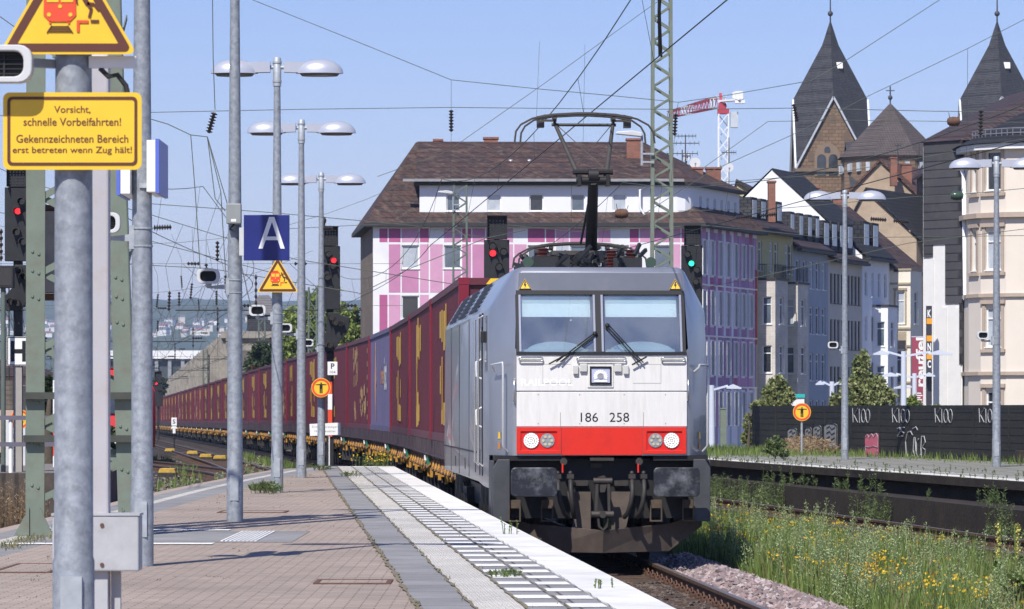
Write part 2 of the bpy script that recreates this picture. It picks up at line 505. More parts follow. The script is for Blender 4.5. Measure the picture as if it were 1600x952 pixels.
strip('grey_slab_strip', .2, .5, mat_slabL, side='l', y1=86.5)
strip('white_guide_line', .5, .66, mat_tact, side='l', y1=86.5)
strip('grey_slab_strip', .66, 1.1, mat_slabL, side='l', y1=86.5)
# body under the paving
b = MB(); n = 51
for i in range(n+1):
    Y = YS + (YE-YS)*i/n; l, r = edge_l(Y), edge_r(Y)
    b.v += [(l, Y, -.32), (l, Y, PZ-.004), (r, Y, PZ-.004), (r, Y, PZ-.13), (r-.22, Y, PZ-.13), (r-.22, Y, -.32)]
for i in range(n):
    for j in range(5):
        b.f.append([i*6+j, i*6+j+1, i*6+j+7, i*6+j+6]); b.m.append(0)
b.f.append([n*6+j for j in range(6)]); b.m.append(0)
structure(b.build('platform_body', mat_conc))
# white cross line at the far end, and painted ladder bars along the edge
b = MB()
Y = 20.3; k = 0
while Y < 89.2:
    for (o0, o1, dy) in ((.44,.69,0), (.73,.98,.08)):
        wob = rnd.uniform(-.03,.03); wd = .50 + rnd.uniform(-.03,.03)
        def q(o, yy): return (edge_r(yy) - o, yy - (-.06)*0, PZ+.004)
        y0 = Y + dy + wob
        b.poly([q(o1, y0-.06*.25), q(o0, y0), q(o0, y0+wd), q(o1, y0+wd-.06*.25)])
    Y += 1.1
structure(b.build('ladder_markings', mat_line))
b = MB()
b.poly([(edge_r(88.9)-1.34, 88.9, PZ+.005), (edge_r(88.9)-.0, 88.9, PZ+.005), (edge_r(89.6), 89.6, PZ+.005), (edge_r(89.6)-1.34, 89.6, PZ+.005)])
structure(b.build('cross_line', mat_line))
# moss filled joints between the strips
for o, wd in ((1.0,.035), (1.34,.035), (1.72,.06), (.71,.022), (.42,.010)):
    b = MB(); Y = YS; pts = []
    while Y < YE:
        pts.append((Y, wd*rnd.uniform(.1,1.0), rnd.uniform(-.012,.012))); Y += .22
    for (Y, h, d) in pts: b.v += [(edge_r(Y)-o-h/2+d, Y, PZ+.009), (edge_r(Y)-o+h/2+d, Y, PZ+.009)]
    for i in range(len(pts)-1): b.f.append([2*i,2*i+1,2*i+3,2*i+2]); b.m.append(0)
    structure(b.build('mossy_joint', mat_moss))
# guidance field across the platform
b = MB(); b.poly([(-5.0+.05,38.4,PZ+.004),(-2.2,38.4,PZ+.004),(-2.2,41.9,PZ+.004),(-4.6,41.9,PZ+.004)])
structure(b.build('guide_slabs', mat_slabL))
b = MB()
for x in range(9):
    X = -2.93 + x*.042
    b.bx(X, 38.6, PZ+.005, X+.024, 41.7, PZ+.012)
structure(b.build('ribbed_guide_plate', mat_line))
b = MB(); b.poly([(-5.0,37.7,PZ+.008),(-2.95,37.7,PZ+.008),(-2.95,38.15,PZ+.008),(-5.0,38.15,PZ+.008)]); b.poly([(-4.4,42.0,PZ+.008),(-3.1,42.0,PZ+.008),(-3.1,42.4,PZ+.008),(-4.4,42.4,PZ+.008)])
structure(b.build('white_cross_line', mat_line))
# flush covers
def cover(name, label, X0, Y0, X1, Y1):
    t = thing(name, label, 'manhole cover', (X0, Y0, PZ))
    b = MB(); wx, wy = X1-X0, Y1-Y0
    for q in ((0,0,wx,.05),(0,wy-.05,wx,wy),(0,.05,.04,wy-.05),(wx-.04,.05,wx,wy-.05)): b.bx(q[0],q[1],-.02,q[2],q[3],.010)
    b.build('frame', MAT['rust'], t)
    b = MB(); b.bx(.04,.05,-.02,wx-.04,wy-.05,.006); b.build('lid', mat_pav, t)
cover('manhole_cover', 'paved flush cover in the brick paving near the tactile strip', at(492,910,29.5).x, 29.2, at(612,910,29.5).x, 29.9)
cover('manhole_cover', 'paved flush cover at the left by the foot of the green mast', -4.25, 31.2, -3.75, 33.0)
cover('manhole_cover', 'long flush cover beyond the galvanised pole with the blue A sign', at(245,835,41).x, 49.3, at(330,835,41).x+.3, 50.2)

# ---------------------------------------------------------------- the platform across the tracks
QY0, QY1 = 30.0, 125.0
mat_qtop = MBRICK('far_platform_slabs', (.27,.26,.235), (.22,.215,.195), (.12,.13,.06), .6, .6, .02, 'flat', .9, .4, 0, (.15,.16,.075), .8, .8)
structure(ribbon('far_platform', lambda Y: far_edge(Y), lambda Y: far_edge(Y)+9.5, QZ, QY0, QY1, mat_qtop).build('far_platform', mat_qtop))
mat_qedge = MBRICK('worn_white_edge', (.68,.66,.61), (.70,.68,.63), (.3,.3,.2), .9, .9, .03, 'flat', .85, .3, 0, (.24,.24,.14), 1.2, .6)
structure(ribbon('far_platform_edge', lambda Y: far_edge(Y)+.03, lambda Y: far_edge(Y)+.55, QZ+.004, QY0, 112, mat_qedge).build('far_platform_edge', mat_qedge))
b = MB()
Y = 52.0
while Y < 110:
    b.poly([(far_edge(Y)+.62, Y, QZ+.005), (far_edge(Y)+1.15, Y-.05, QZ+.005), (far_edge(Y)+1.15, Y+.3, QZ+.005), (far_edge(Y)+.62, Y+.35, QZ+.005)])
    Y += 1.3
structure(b.build('far_ladder_markings', mat_line))
b = MB(); n = 48
def ledge(Y): return right_rail(Y) + 1.0
for i in range(n+1):
    Y = QY0 + (QY1-QY0)*i/n; e = far_edge(Y); l = min(ledge(Y), e+.05)
    b.v += [(e, Y, QZ), (e, Y, QZ-.16), (max(e+.12,l+.02), Y, QZ-.16), (max(e+.12,l+.02), Y, .36), (l, Y, .36), (l, Y, -.33)]
for i in range(n):
    for j in range(5): b.f.append([i*6+j, i*6+j+1, i*6+j+7, i*6+j+6]); b.m.append(0)
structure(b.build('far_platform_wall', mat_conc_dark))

# ---------------------------------------------------------------- hills beyond the river
def hash2(i, j):
    v = math.sin(i*127.1 + j*311.7) * 43758.5453
    return v - math.floor(v)
def vnoise(x, y):
    i, j = math.floor(x), math.floor(y); fx, fy = x-i, y-j
    fx, fy = fx*fx*(3-2*fx), fy*fy*(3-2*fy)
    return (hash2(i,j)*(1-fx)+hash2(i+1,j)*fx)*(1-fy) + (hash2(i,j+1)*(1-fx)+hash2(i+1,j+1)*fx)*fy
def fbm(x, y, o=5):
    s, a, t = 0, .5, 0
    for _ in range(o): s += a*vnoise(x, y); t += a; x, y, a = x*2.03+7, y*2.03+3, a*.5
    return s/t
def hill_z(X, Y):
    t = (Y - 3300) / 2200
    ridge = 150 + 46*(fbm(X/420+5.3, .7)-.5)
    if t <= 0: return -2
    base = ridge * (1 - (1-min(t,1))**1.7) if t <= 1 else ridge*max(.2, 1-(t-1)*.5)
    return -2 + base + (fbm(X/60, Y/90)-.5)*9*min(1,t*4) + (fbm(X/14,Y/40)-.5)*7*min(1,t*4)
b = MB(); nx, ny = 260, 46
for j in range(ny+1):
    Y = 3300 + 2900*(j/ny)
    for i in range(nx+1):
        X = -1900 + 3000*i/nx
        b.v.append((X, Y, hill_z(X, Y)))
for j in range(ny):
    for i in range(nx):
        a = j*(nx+1)+i; b.f.append([a, a+1, a+nx+2, a+nx+1]); b.m.append(0)
mat_hill = M('wooded_hillside', (.045,.062,.026), .95, 0, .5, .035, dirt=(.10,.11,.05), dscale=.006, damt=.6)
structure(b.build('hills', mat_hill, smooth=60))
# air: one closed box around everything
b = MB(); b.bx(-6500, -120, -4.5, 6500, 9200, 260)
haze = b.build('haze', [])
mh = bpy.data.materials.new('air'); mh.use_nodes = True
mh.node_tree.nodes.clear()
pv = mh.node_tree.nodes.new('ShaderNodeVolumePrincipled'); pv.inputs['Density'].default_value = .00012
pv.inputs['Color'].default_value = (.55,.72,1,1); pv.inputs['Anisotropy'].default_value = .0
mo = mh.node_tree.nodes.new('ShaderNodeOutputMaterial'); mh.node_tree.links.new(pv.outputs[0], mo.inputs['Volume'])
haze.data.materials.append(mh); haze['kind'] = 'stuff'
# ---------------------------------------------------------------- locomotive
m_silver = M('silver_paint', (.36,.375,.415), .28, .55, .06, 1.2, dirt=(.22,.21,.21), dscale=1.6, damt=.35, coat=.3)
m_front = M('dirty_white_paint', (.72,.71,.68), .36, 0, .04, 9, dirt=(.47,.43,.37), dscale=2.8, damt=.32, stretch=(3,1,.45))
m_red = M('traffic_red', (.68,.028,.015), .35, 0, .05, 4, dirt=(.36,.03,.02), dscale=2.6, damt=.35)
m_redd = M('lamp_box_red', (.62,.02,.015), .4, 0, .05, 4)
m_ldark = M('underframe_black', (.013,.013,.014), .6, .0, .3, 7, dirt=(.028,.023,.019), dscale=3, damt=.5)
m_plough = M('dusty_plough', (.10,.077,.063), .75, 0, .25, 3, dirt=(.06,.048,.04), dscale=2.2, damt=.6)
m_band = M('slate_paint', (.115,.125,.155), .35, .2, .06, 3, dirt=(.2,.2,.21), dscale=2.5, damt=.3)
m_gasket = M('window_rubber', (.012,.012,.013), .4, 0, 0)
m_blind = M('white_blind', (.92,.94,.92), .6, 0, .03, 4)
m_cab = M('cab_interior', (.27,.275,.26), .8, 0, .2, 3)
m_buffer = M('greased_buffer', (.032,.035,.042), .4, .4, .3, 5, dirt=(.30,.31,.32), dscale=3.2, damt=.75)
m_steelb = M('worn_steel', (.055,.048,.043), .55, .3, .2, 9)
m_panto = M('pantograph_steel', (.075,.068,.06), .55, .3, .2, 5)
m_rustins = M('red_insulator', (.16,.05,.035), .4, 0, .15, 5)
m_num = M('number_black', (.015,.015,.017), .5, 0, 0)
m_faded = M('faded_white_letters', (.93,.93,.93), .5, 0, .05, 12)
mg = bpy.data.materials.new('windscreen_glass'); mg.use_nodes = True
_n = mg.node_tree; _n.nodes.clear()
_t = _n.nodes.new('ShaderNodeBsdfTransparent'); _t.inputs[0].default_value = (.88,.94,.95,1)
_g = _n.nodes.new('ShaderNodeBsdfGlossy'); _g.inputs['Roughness'].default_value = .03; _g.inputs[0].default_value = (.9,.95,1,1)
_x = _n.nodes.new('ShaderNodeMixShader'); _x.inputs[0].default_value = .16
_o = _n.nodes.new('ShaderNodeOutputMaterial')
_n.links.new(_t.outputs[0], _x.inputs[1]); _n.links.new(_g.outputs[0], _x.inputs[2])
_d = _n.nodes.new('ShaderNodeBsdfDiffuse'); _d.inputs[0].default_value = (.72,.76,.78,1)
_tc = _n.nodes.new('ShaderNodeTexCoord'); _nz = _n.nodes.new('ShaderNodeTexNoise'); _nz.inputs['Scale'].default_value = 26; _nz.inputs['Detail'].default_value = 3
_nl = _n.nodes.new('ShaderNodeTexNoise'); _nl.inputs['Scale'].default_value = 1.7; _nl.inputs['Detail'].default_value = 2
_r1 = _n.nodes.new('ShaderNodeMapRange'); _r1.inputs['From Min'].default_value = .70; _r1.inputs['From Max'].default_value = .77; _r1.inputs['To Max'].default_value = .3
_r2 = _n.nodes.new('ShaderNodeMapRange'); _r2.inputs['From Min'].default_value = .3; _r2.inputs['From Max'].default_value = .7; _r2.inputs['To Min'].default_value = .03; _r2.inputs['To Max'].default_value = .12
_a = _n.nodes.new('ShaderNodeMath'); _a.operation = 'ADD'; _x2 = _n.nodes.new('ShaderNodeMixShader')
_n.links.new(_tc.outputs['Object'], _nz.inputs['Vector']); _n.links.new(_tc.outputs['Object'], _nl.inputs['Vector']); _n.links.new(_nz.outputs[0], _r1.inputs[0]); _n.links.new(_nl.outputs[0], _r2.inputs[0])
_n.links.new(_r1.outputs[0], _a.inputs[0]); _n.links.new(_r2.outputs[0], _a.inputs[1]); _n.links.new(_a.outputs[0], _x2.inputs[0]); _n.links.new(_x.outputs[0], _x2.inputs[1]); _n.links.new(_d.outputs[0], _x2.inputs[2]); _n.links.new(_x2.outputs[0], _o.inputs[0])
m_wglass = mg

LY = 51.7; LL = 15.0
loco = thing('locomotive', 'silver electric locomotive with white and red front, number 186 258 and one raised pantograph', 'locomotive', (trk(LY), LY, 0), math.atan(.06))
def yf(z): return 0 if z <= 2.84 else (z-2.84)*.3
def hw(z): return 1.17 if z <= 2.84 else 1.17 - (z-2.84)*.035
b = MB()
def side(s):
    F = [(s*hw(z), yf(z), z) for z in (1.47, 2.84, 3.68, 4.02)]
    S = [(s*1.485, .62, 1.47), (s*1.485, .68, 2.84), (s*1.485, .86, 3.46)]
    T = (s*1.15, 1.25, 4.02)
    b.poly([F[0], S[0], S[1], F[1]]); b.poly([F[1], S[1], S[2], F[2]]); b.poly([F[2], S[2], F[3]]); b.poly([F[3], S[2], T])
    b.poly([S[0], (s*1.485, LL, 1.47), (s*1.485, LL, 3.46), S[2]][:2] + [(s*1.485, LL, 3.46), S[2], S[1]])
    b.poly([S[2], (s*1.485, LL, 3.46), (s*1.15, LL, 4.02), T])
    b.poly([(s*1.485, .62, 1.47), (s*1.485, .62, 1.02), (s*1.485, 2.0, 1.02), (s*1.485, 3.4, .86+.2), (s*1.485, LL, 1.06), (s*1.485, LL, 1.47)])
side(-1); side(1)
b.poly([(-hw(1.47),0,1.47),(hw(1.47),0,1.47),(hw(2.84),0,2.84),(-hw(2.84),0,2.84)])
b.poly([(-hw(3.68),yf(3.68),3.68),(hw(3.68),yf(3.68),3.68),(hw(4.02),yf(4.02),4.02),(-hw(4.02),yf(4.02),4.02)])
b.poly([(-hw(4.02),yf(4.02),4.02),(hw(4.02),yf(4.02),4.02),(1.15,1.25,4.02),(-1.15,1.25,4.02)])
b.poly([(-1.15,1.25,4.02),(1.15,1.25,4.02),(1.15,LL,4.02),(-1.15,LL,4.02)])
b.poly([(-1.485,LL,1.06),(1.485,LL,1.06),(1.485,LL,3.46),(1.15,LL,4.02),(-1.15,LL,4.02),(-1.485,LL,3.46)])
b.poly([(-1.485,.62,1.02),(1.485,.62,1.02),(1.485,LL,1.06),(-1.485,LL,1.06)])
bmv = b.mesh('body', m_silver)
_b = bmesh.new(); _b.from_mesh(bmv); bmesh.ops.remove_doubles(_b, verts=_b.verts, dist=.0005); bmesh.ops.recalc_face_normals(_b, faces=_b.faces); _b.to_mesh(bmv); _b.free()
bmv.polygons.foreach_set('use_smooth', [True]*len(bmv.polygons)); bmv.set_sharp_from_angle(angle=R(34))
put('body', bmv, loco, bevel=.075)
# white front and its seams
b = MB(); b.prism([(-1.15,1.86),(1.15,1.86),(1.15,2.325),(-1.15,2.325)], 'y', -.012, .03); b.build('lower_front_panel', m_front, loco, bevel=.006)
b = MB(); b.prism([(-1.15,2.34),(1.15,2.34),(1.15,2.825),(-1.15,2.825)], 'y', -.012, .03); b.build('upper_front_panel', m_front, loco, bevel=.006)
b = MB(); b.prism([(-.545,1.475),(.545,1.475),(.545,1.85),(-.545,1.85)], 'y', -.014, .03); b.build('red_apron', m_red, loco, bevel=.005)
# slate coloured band above the windows
b = MB()
b.add([(-1.12,yf(3.70)-.006,3.70),(1.12,yf(3.70)-.006,3.70),(1.10,yf(3.94)-.006,3.94),(-1.10,yf(3.94)-.006,3.94)], [(0,1,2,3)]); b.build('front_band', m_band, loco)
def zsheet(pts, name, mt, dy, parent=loco, th=.004):
    bb = MB(); n = len(pts)
    v = [(x, yf(z)+dy-th, z) for x, z in pts] + [(x, yf(z)+dy, z) for x, z in pts]
    fs = [tuple(range(n)), tuple(range(2*n-1, n-1, -1))] + [(i, (i+1)%n, n+(i+1)%n, n+i) for i in range(n)]
    return bb.add(v, fs).build(name, mt, parent)
for cx in (-1.02, 1.02):
    tri = zsheet([(cx-.085,3.715),(cx+.085,3.715),(cx,3.86)], 'high_voltage_sign', MAT['yellow'], -.014)
    c = [(cx-.085,3.715),(cx+.085,3.715),(cx,3.86)]; k = (cx, 3.7633)
    for i in range(3):
        p, q = c[i], c[(i+1)%3]; f = lambda a, t: (k[0]+(a[0]-k[0])*t, k[1]+(a[1]-k[1])*t)
        zsheet([f(p,.95),f(q,.95),f(q,.80),f(p,.80)], 'sign_border', MAT['black'], -.020, tri)
    zsheet([(cx-.004,3.82),(cx+.012,3.82),(cx+.002,3.785),(cx+.018,3.785),(cx-.006,3.725),(cx-.002,3.768),(cx-.018,3.768)], 'lightning_bolt', MAT['black'], -.020, tri)
# windscreens: rubber frame, pillar, glass, blind, cab behind
def rake(z): return yf(z)
b = MB()
def fbar(x0, z0, x1, z1, th0=-.03, th1=.03, mb=None):
    mb = mb or b
    mb.add([(x0,rake(z0)+th0,z0),(x1,rake(z0)+th0,z0),(x1,rake(z1)+th0,z1),(x0,rake(z1)+th0,z1),(x0,rake(z0)+th1,z0),(x1,rake(z0)+th1,z0),(x1,rake(z1)+th1,z1),(x0,rake(z1)+th1,z1)],
           [(0,1,2,3),(7,6,5,4),(0,4,5,1),(1,5,6,2),(2,6,7,3),(3,7,4,0)])
fbar(-1.155,2.825,1.145,2.865); fbar(-1.145,3.645,1.135,3.70); fbar(-1.155,2.865,-1.115,3.645); fbar(1.06,2.865,1.135,3.645); fbar(-.11,2.865,.035,3.645)
b.build('window_surround', m_gasket, loco)
m_chrome = M('bright_trim', (.55,.55,.54), .25, .8, .05, 4)
for x in (-1.10, -.095, .012, 1.075):
    b = MB(); fbar(x-.014, 2.87, x+.014, 3.64, -.036, -.029, b); b.build('window_trim', m_chrome, loco)
for (x0, x1) in ((-1.115,-.11),(.035,1.06)):
    b = MB(); fbar(x0, 2.865, x1, 3.645, .0, .006); ws = b.build('windscreen', m_wglass, loco)
    b = MB(); fbar(x0+.03, 3.34, x1-.03, 3.52, .05, .056); b.build('sun_blind', m_blind, ws)
    b = MB(); fbar(x0+.03, 3.52, x1-.03, 3.645, .05, .056); b.build('blind_top', M('shaded_blind', (.60,.68,.68), .6, 0, .05, 4), ws)  # upper strip of the blind, shade painted into its colour
b = MB()
b.poly([(-1.13,1.3,2.84),(1.13,1.3,2.84),(1.13,1.3,3.7),(-1.13,1.3,3.7)])
b.poly([(-1.13,.03,2.84),(1.13,.03,2.84),(1.13,1.3,2.84),(-1.13,1.3,2.84)])
b.poly([(-1.13,.28,3.7),(1.13,.28,3.7),(1.13,1.3,3.7),(-1.13,1.3,3.7)])
for s in (-1,1): b.poly([(s*1.13,.03,2.84),(s*1.13,1.3,2.84),(s*1.13,1.3,3.7),(s*1.13,.3,3.7)])
b.build('cab', m_cab, loco, fix=False)
m_desk = M('driver_desk', (.42,.50,.54), .5, 0, .1, 3)
b = MB()
for cx, rr in ((-.60,.42),(.56,.45)):
    b.prism([(cx+rr*math.cos(math.pi*i/10), 2.85+.16*math.sin(math.pi*i/10)) for i in range(11)], 'y', .22, .6)
b.bx(-1.1,.12,2.845,1.0,.3,2.90)
b.build('driver_desk', m_desk, loco)
# wipers
def wiper(x0, z0, x1, z1):
    t = MB()
    for d in (0, .045):
        t.bar((x0+d, rake(z0)-.06, z0), (x1+d*1.2, rake(z1)-.07, z1), .014, .016)
    t.bar((x1-.10,rake(z1)-.07,z1-.03),(x1+.1,rake(z1)-.07,z1+.08),.012,.02)
    t.ball((x0+.02,rake(z0)-.05,z0),.035)
    return t.build('wiper', MAT['black'], loco)
wiper(-.11, 3.11, -.62, 2.73); wiper(.06, 3.22, .50, 2.72)
# handles under the windows
def loop(pts, r, name, mt=m_chrome, parent=loco):
    MB().path(pts, r, 8).build(name, mt, parent, smooth=60)
def hbar(x0, x1, z, h=.05):
    pts = []
    for cx, a0 in ((x0+h/2, 90), (x1-h/2, -90)):
        for i in range(7):
            a = R(a0 + i*30); pts.append((cx + h/2*math.cos(a), -.045, z + h/2*math.sin(a)))
    pts.append(pts[0]); loop(pts, .011, 'grab_handle')
hbar(-1.12,-.80,2.765); hbar(-.34,.32,2.765); hbar(.80,1.12,2.765)
# vertical rails at the corners of the white front
for x in (-1.185, 1.165):
    loop([(x,.02,2.50),(x,-.05,2.48),(x,-.05,2.22),(x,.02,2.20)], .012, 'corner_handrail')
for s in (-1,1):
    c = Vector((s*1.34,.30,0)); d = Vector((s*.315,.62,0)).normalized()
    a, e = c - d*.16, c + d*.16; o = Vector((s*.06,-.06,0))
    P2 = lambda v, z: (v.x, v.y, z)
    loop([P2(a,2.60), P2(a+o,2.66), P2(a+o*1.1,2.69), P2(e+o*1.1,2.69), P2(e+o,2.64), P2(e+o,1.60), P2(e,1.52)] if s > 0 else [P2(e,2.60),P2(e+o,2.69),P2(a+o*1.1,2.72),P2(a+o,2.66),P2(a+o,1.60),P2(a,1.52)], .016, 'side_handrail', M('pale_handrail', (.6,.61,.62), .4, .3, .05, 4))
# sockets and emblem plate on the white front
for (x, wd, z, h) in ((-.355,.07,2.625,.125),(-.25,.10,2.65,.11),(.215,.10,2.65,.11),(.325,.07,2.625,.125)):
    q = MB(); q.bx(x-wd/2,-.055,z-h/2,x+wd/2,-.013,z+h/2); q.build('socket_cover', M('socket_grey', (.52,.52,.50), .5, 0, .1, 9), loco, bevel=.01)
pl = MB(); pl.bx(-.195,-.026,2.385,.155,-.013,2.70); pl = pl.build('emblem_plate', m_front, loco, bevel=.004)
q = MB()
for z in (( -.165,2.425,.125,2.45),(-.165,2.645,.125,2.67),(-.165,2.45,-.145,2.645),(.105,2.45,.125,2.645)): q.bx(z[0],-.045,z[1],z[2],-.027,z[3])
q.build('emblem_frame', m_gasket, pl)
q = MB(); q.bx(-.145,-.034,2.45,.105,-.0275,2.645); q.build('emblem_glass', M('emblem_lilac', (.42,.45,.60), .3, 0, .2, 7), pl)
q = MB()
for i in range(13):
    a = math.pi*(-.12 + 1.24*i/12); ca, sa = math.cos(a), math.sin(a); c = (-.02, 2.535)
    p = lambda r, t: (c[0]+r*ca - t*sa, c[1]+r*.92*sa + t*ca)
    q.prism([p(.045,-.008),p(.088,-.013),p(.10,0),p(.088,.013),p(.045,.008)], 'y', -.040, -.035)
q.bx(-.11,-.040,2.458,.07,-.035,2.488)
q.build('sunburst', MAT['signwhite'], pl)
q = MB(); q.lathe([(.036,-.043),(.036,-.040)], (-.02,0,2.535), 'y', 16); q.build('wheel', M('emblem_grey', (.36,.36,.37), .4, .3, .1, 30), pl)
m_hair = M('hairline_seam', (.34,.32,.30), .6, 0, 0)
b = MB()
for (x0,z0,x1,z1) in ((-.80,2.44,-.42,2.447),(-.80,2.44,-.795,2.70),(-.80,2.695,-.42,2.70),(.42,2.44,.80,2.447),(.795,2.44,.80,2.70),(.42,2.695,.80,2.70)): b.bx(x0,-.0135,z0,x1,-.0122,z1)
b.build('panel_outline', m_hair, loco)
b = MB()
for (x0,z0,x1,z1) in ((-.565,1.86,-.556,2.05),(.556,1.86,.565,2.05)): b.bx(x0,-.0135,z0,x1,-.0122,z1)
for x in (-.86,-.3,.3,.86):
    for z in (1.90,2.29): b.lathe([(.009,-.0145),(.009,-.0121)], (x,0,z), 'y', 8)
b.build('panel_latches', m_hair, loco)
lettering('RAILPOOL', m_faded, -.74, 2.455, .70, .095, -.0135, loco, bold=.015)
lettering('186', m_num, -.17, 1.985, .235, .125, -.0145, loco, name='number'); lettering('258', m_num, .235, 1.985, .265, .125, -.0145, loco, name='number')
# headlamp boxes
for (x0, x1, bright, dim) in ((-1.14,-.535,-.955,-.735),(.715,1.14,.745+.245-.0,.0),):
    pass
def lampbox(x0, x1, xb, xd):
    z0, z1 = 1.49, 1.85
    hl = MB()
    for q in ((x0,z0,x1,z0+.05),(x0,z1-.055,x1,z1),(x0,z0+.05,x0+.055,z1-.055),(x1-.055,z0+.05,x1,z1-.055)): hl.bx(q[0],-.026,q[1],q[2],.03,q[3])
    hl = hl.build('headlight', m_red, loco, bevel=.004)
    q = MB(); q.bx(x0+.055,-.006,z0+.05,x1-.055,-.002,z1-.055); q.build('recess', m_redd, hl)
    q = MB()
    for r, k in ((0,1),(.032,7),(.062,14),(.09,20)):
        for i in range(k):
            a = 2*math.pi*i/k + r*9; q.lathe([(.0115,-.028),(.0115,-.02)], (xb+r*math.cos(a), 0, 1.672+r*math.sin(a)), 'y', 8)
    q.build('white_lamp', MAT['headlamp'], hl)
    q = MB(); q.lathe([(.107,-.018),(.107,.012)], (xb,0,1.672), 'y', 22); q.build('lamp_cup', M('lamp_silver', (.28,.28,.29), .3, .3, .05, 6), hl)
    q = MB(); q.lathe([(.095,-.018),(.098,.012)], (xd,0,1.672), 'y', 22); q.build('tail_lamp', M('lamp_grey', (.30,.33,.35), .3, .2, .3, 25), hl)
    q = MB()
    for i in range(6):
        a = math.pi*i/3; q.lathe([(.02,-.026),(.02,-.019)], (xd+.058*math.cos(a),0,1.672+.058*math.sin(a)), 'y', 8)
    q.build('lamp_beads', M('lamp_amber', (.55,.47,.33), .3, 0, .1, 9), hl)
lampbox(-1.15,-.55,-.955,-.735); lampbox(.55,1.14,.94,.725)
# headstock, black front beam, side cheeks
b = MB()
b.bx(-1.44,.03,1.40,-.50,.62,1.468); b.bx(.70,.03,1.40,1.44,.62,1.468)
b.bx(-1.40,.25,.62,1.40,.62,1.42)
b.build('headstock', m_ldark, loco)
for s in (-1,1):
    b = MB()
    b.prism([(s*1.24,.58),(s*1.47,.58),(s*1.47,1.30),(s*1.40,1.42),(s*1.24,1.42)], 'y', .0, .14)
    b.prism([(s*1.44,.58),(s*1.485,.58),(s*1.485,1.40),(s*1.44,1.40)], 'y', .14, .75)
    b.build('side_cheek', M('cheek_grey', (.06,.063,.07), .55, .1, .2, 5), loco, bevel=.01)
b = MB(); b.bx(-.16,-.02,1.40,.16,.24,1.44); b.bx(-.13,.21,1.30,.02,.25,1.36); b.build('draw_plate', m_steelb, loco)
for s in (-.945, .965):
    bu = MB()
    pts = []; wx, wz, rr = .31, .195, .06
    for (cx, cz, a0) in ((wx-rr,wz-rr,0),(-wx+rr,wz-rr,90),(-wx+rr,-wz+rr,180),(wx-rr,-wz+rr,270)):
        for i in range(5):
            a = R(a0+i*22.5); pts.append((s+cx+rr*math.cos(a), 1.12+cz+rr*math.sin(a)))
    bu.prism(pts, 'y', -.47, -.42)
    bu = bu.build('buffer', m_buffer, loco, bevel=.008)
    q = MB(); q.lathe([(.10,-.42),(.10,-.15)], (s,0,1.12), 'y', 18); q.lathe([(.15,-.16),(.15,.25)], (s,0,1.12), 'y', 18); q.build('buffer_stem', m_ldark, bu, smooth=40)
    for dx in (-.22,.22):
        q = MB(); q.bx(s+dx-.09,.05,.76,s+dx+.07,.25,.87); q.bx(s+dx-.10,-.02,.60,s+dx-.08,.0,.80); q.bx(s+dx+.05,-.02,.60,s+dx+.07,.0,.80); q.bx(s+dx-.10,-.02,.58,s+dx+.07,.0,.60)
        q.build('cable_coupling', M('dusty_coupling', (.085,.062,.045), .7, .1, .3, 8), loco)
# screw coupling
b = MB()
b.bx(-.36,.1,1.06,-.18,.25,1.13); b.bx(.18,.1,1.06,.36,.25,1.13)
b.prism([(-.05,1.18),(.03,1.20),(.05,1.08),(.02,.98),(-.04,.98)], 'y', -.22, .2)
for x in (-.085,.07): b.bar((x,-.2,1.12),(x*1.15,-.2,.70),.035,.05)
b.lathe([(.05,-.16),(.05,.14)], (0,-.2,.68), 'x', 12); b.lathe([(.045,-.13),(.045,.12)], (0,-.2,1.13), 'x', 12)
b.path([(-.07,-.2,.66),(-.055,-.2,.52),(.0,-.2,.47),(.05,-.2,.52),(.06,-.2,.66)], .022, 6)
b.lathe([(.045,-.03),(.05,.03)], (-.01,-.25,.68), 'y', 14)
b.build('screw_coupling', m_steelb, loco, smooth=40)
for (x, dx) in ((-.60,.14),(-.43,.06),(.40,-.10),(.56,-.10)):
    b = MB(); b.path([(x,.05,1.17),(x,-.10,1.12),(x,-.16,1.0),(x+dx*.2,-.17,.85),(x+dx*.6,-.12,.70),(x+dx,-.02,.64)], .033, 8)
    hz = b.build('brake_hose', MAT['rubber'], loco, smooth=60)
    q = MB(); q.box((x,-.04,1.19),(.09,.12,.06)); q.ball((x,-.05,1.235),.03); q.build('hose_tap', m_steelb, hz)
for x in (-.535,.485):
    b = MB(); b.bx(x-.01,-.06,1.24,x+.01,-.04,1.36); b.build('tap_lever', m_red, loco)
    b = MB(); b.lathe([(.05,-.02),(.05,.10)], (x+.02,0,1.39), 'y', 8); b.build('bolt', m_steelb, loco)
# coupling apron and plough
for pl_ in ([(-.46,.98),(-.14,.98),(-.14,.44),(-.34,.50)], [(.14,.98),(.44,.98),(.34,.50),(.14,.44)]):
    b = MB(); b.prism(pl_, 'y', .13, .19); b.build('apron_plate', m_plough, loco)
b = MB()
prof = [(-1.42,.60,.50),(-.95,.46,.16),(0,-.12,.16),(.95,.46,.16),(1.42,.60,.50)]
top = [(-1.42,.60,.70),(-.95,.40,.54),(0,-.22,.47),(.95,.40,.54),(1.42,.60,.70)]
v = [(x,y,z) for x,y,z in prof] + [(x,y,z) for x,y,z in top] + [(x,y+.05,z) for x,y,z in prof] + [(x,y+.05,z) for x,y,z in top]
f = []
for i in range(4): f += [(i,i+1,i+6,i+5),(10+i,15+i,16+i,11+i),(i,10+i,11+i,i+1),(5+i,6+i,16+i,15+i)]
f += [(0,5,15,10),(4,14,19,9)]
b.add(v, f); b.build('snow_plough', m_plough, loco, bevel=.006)
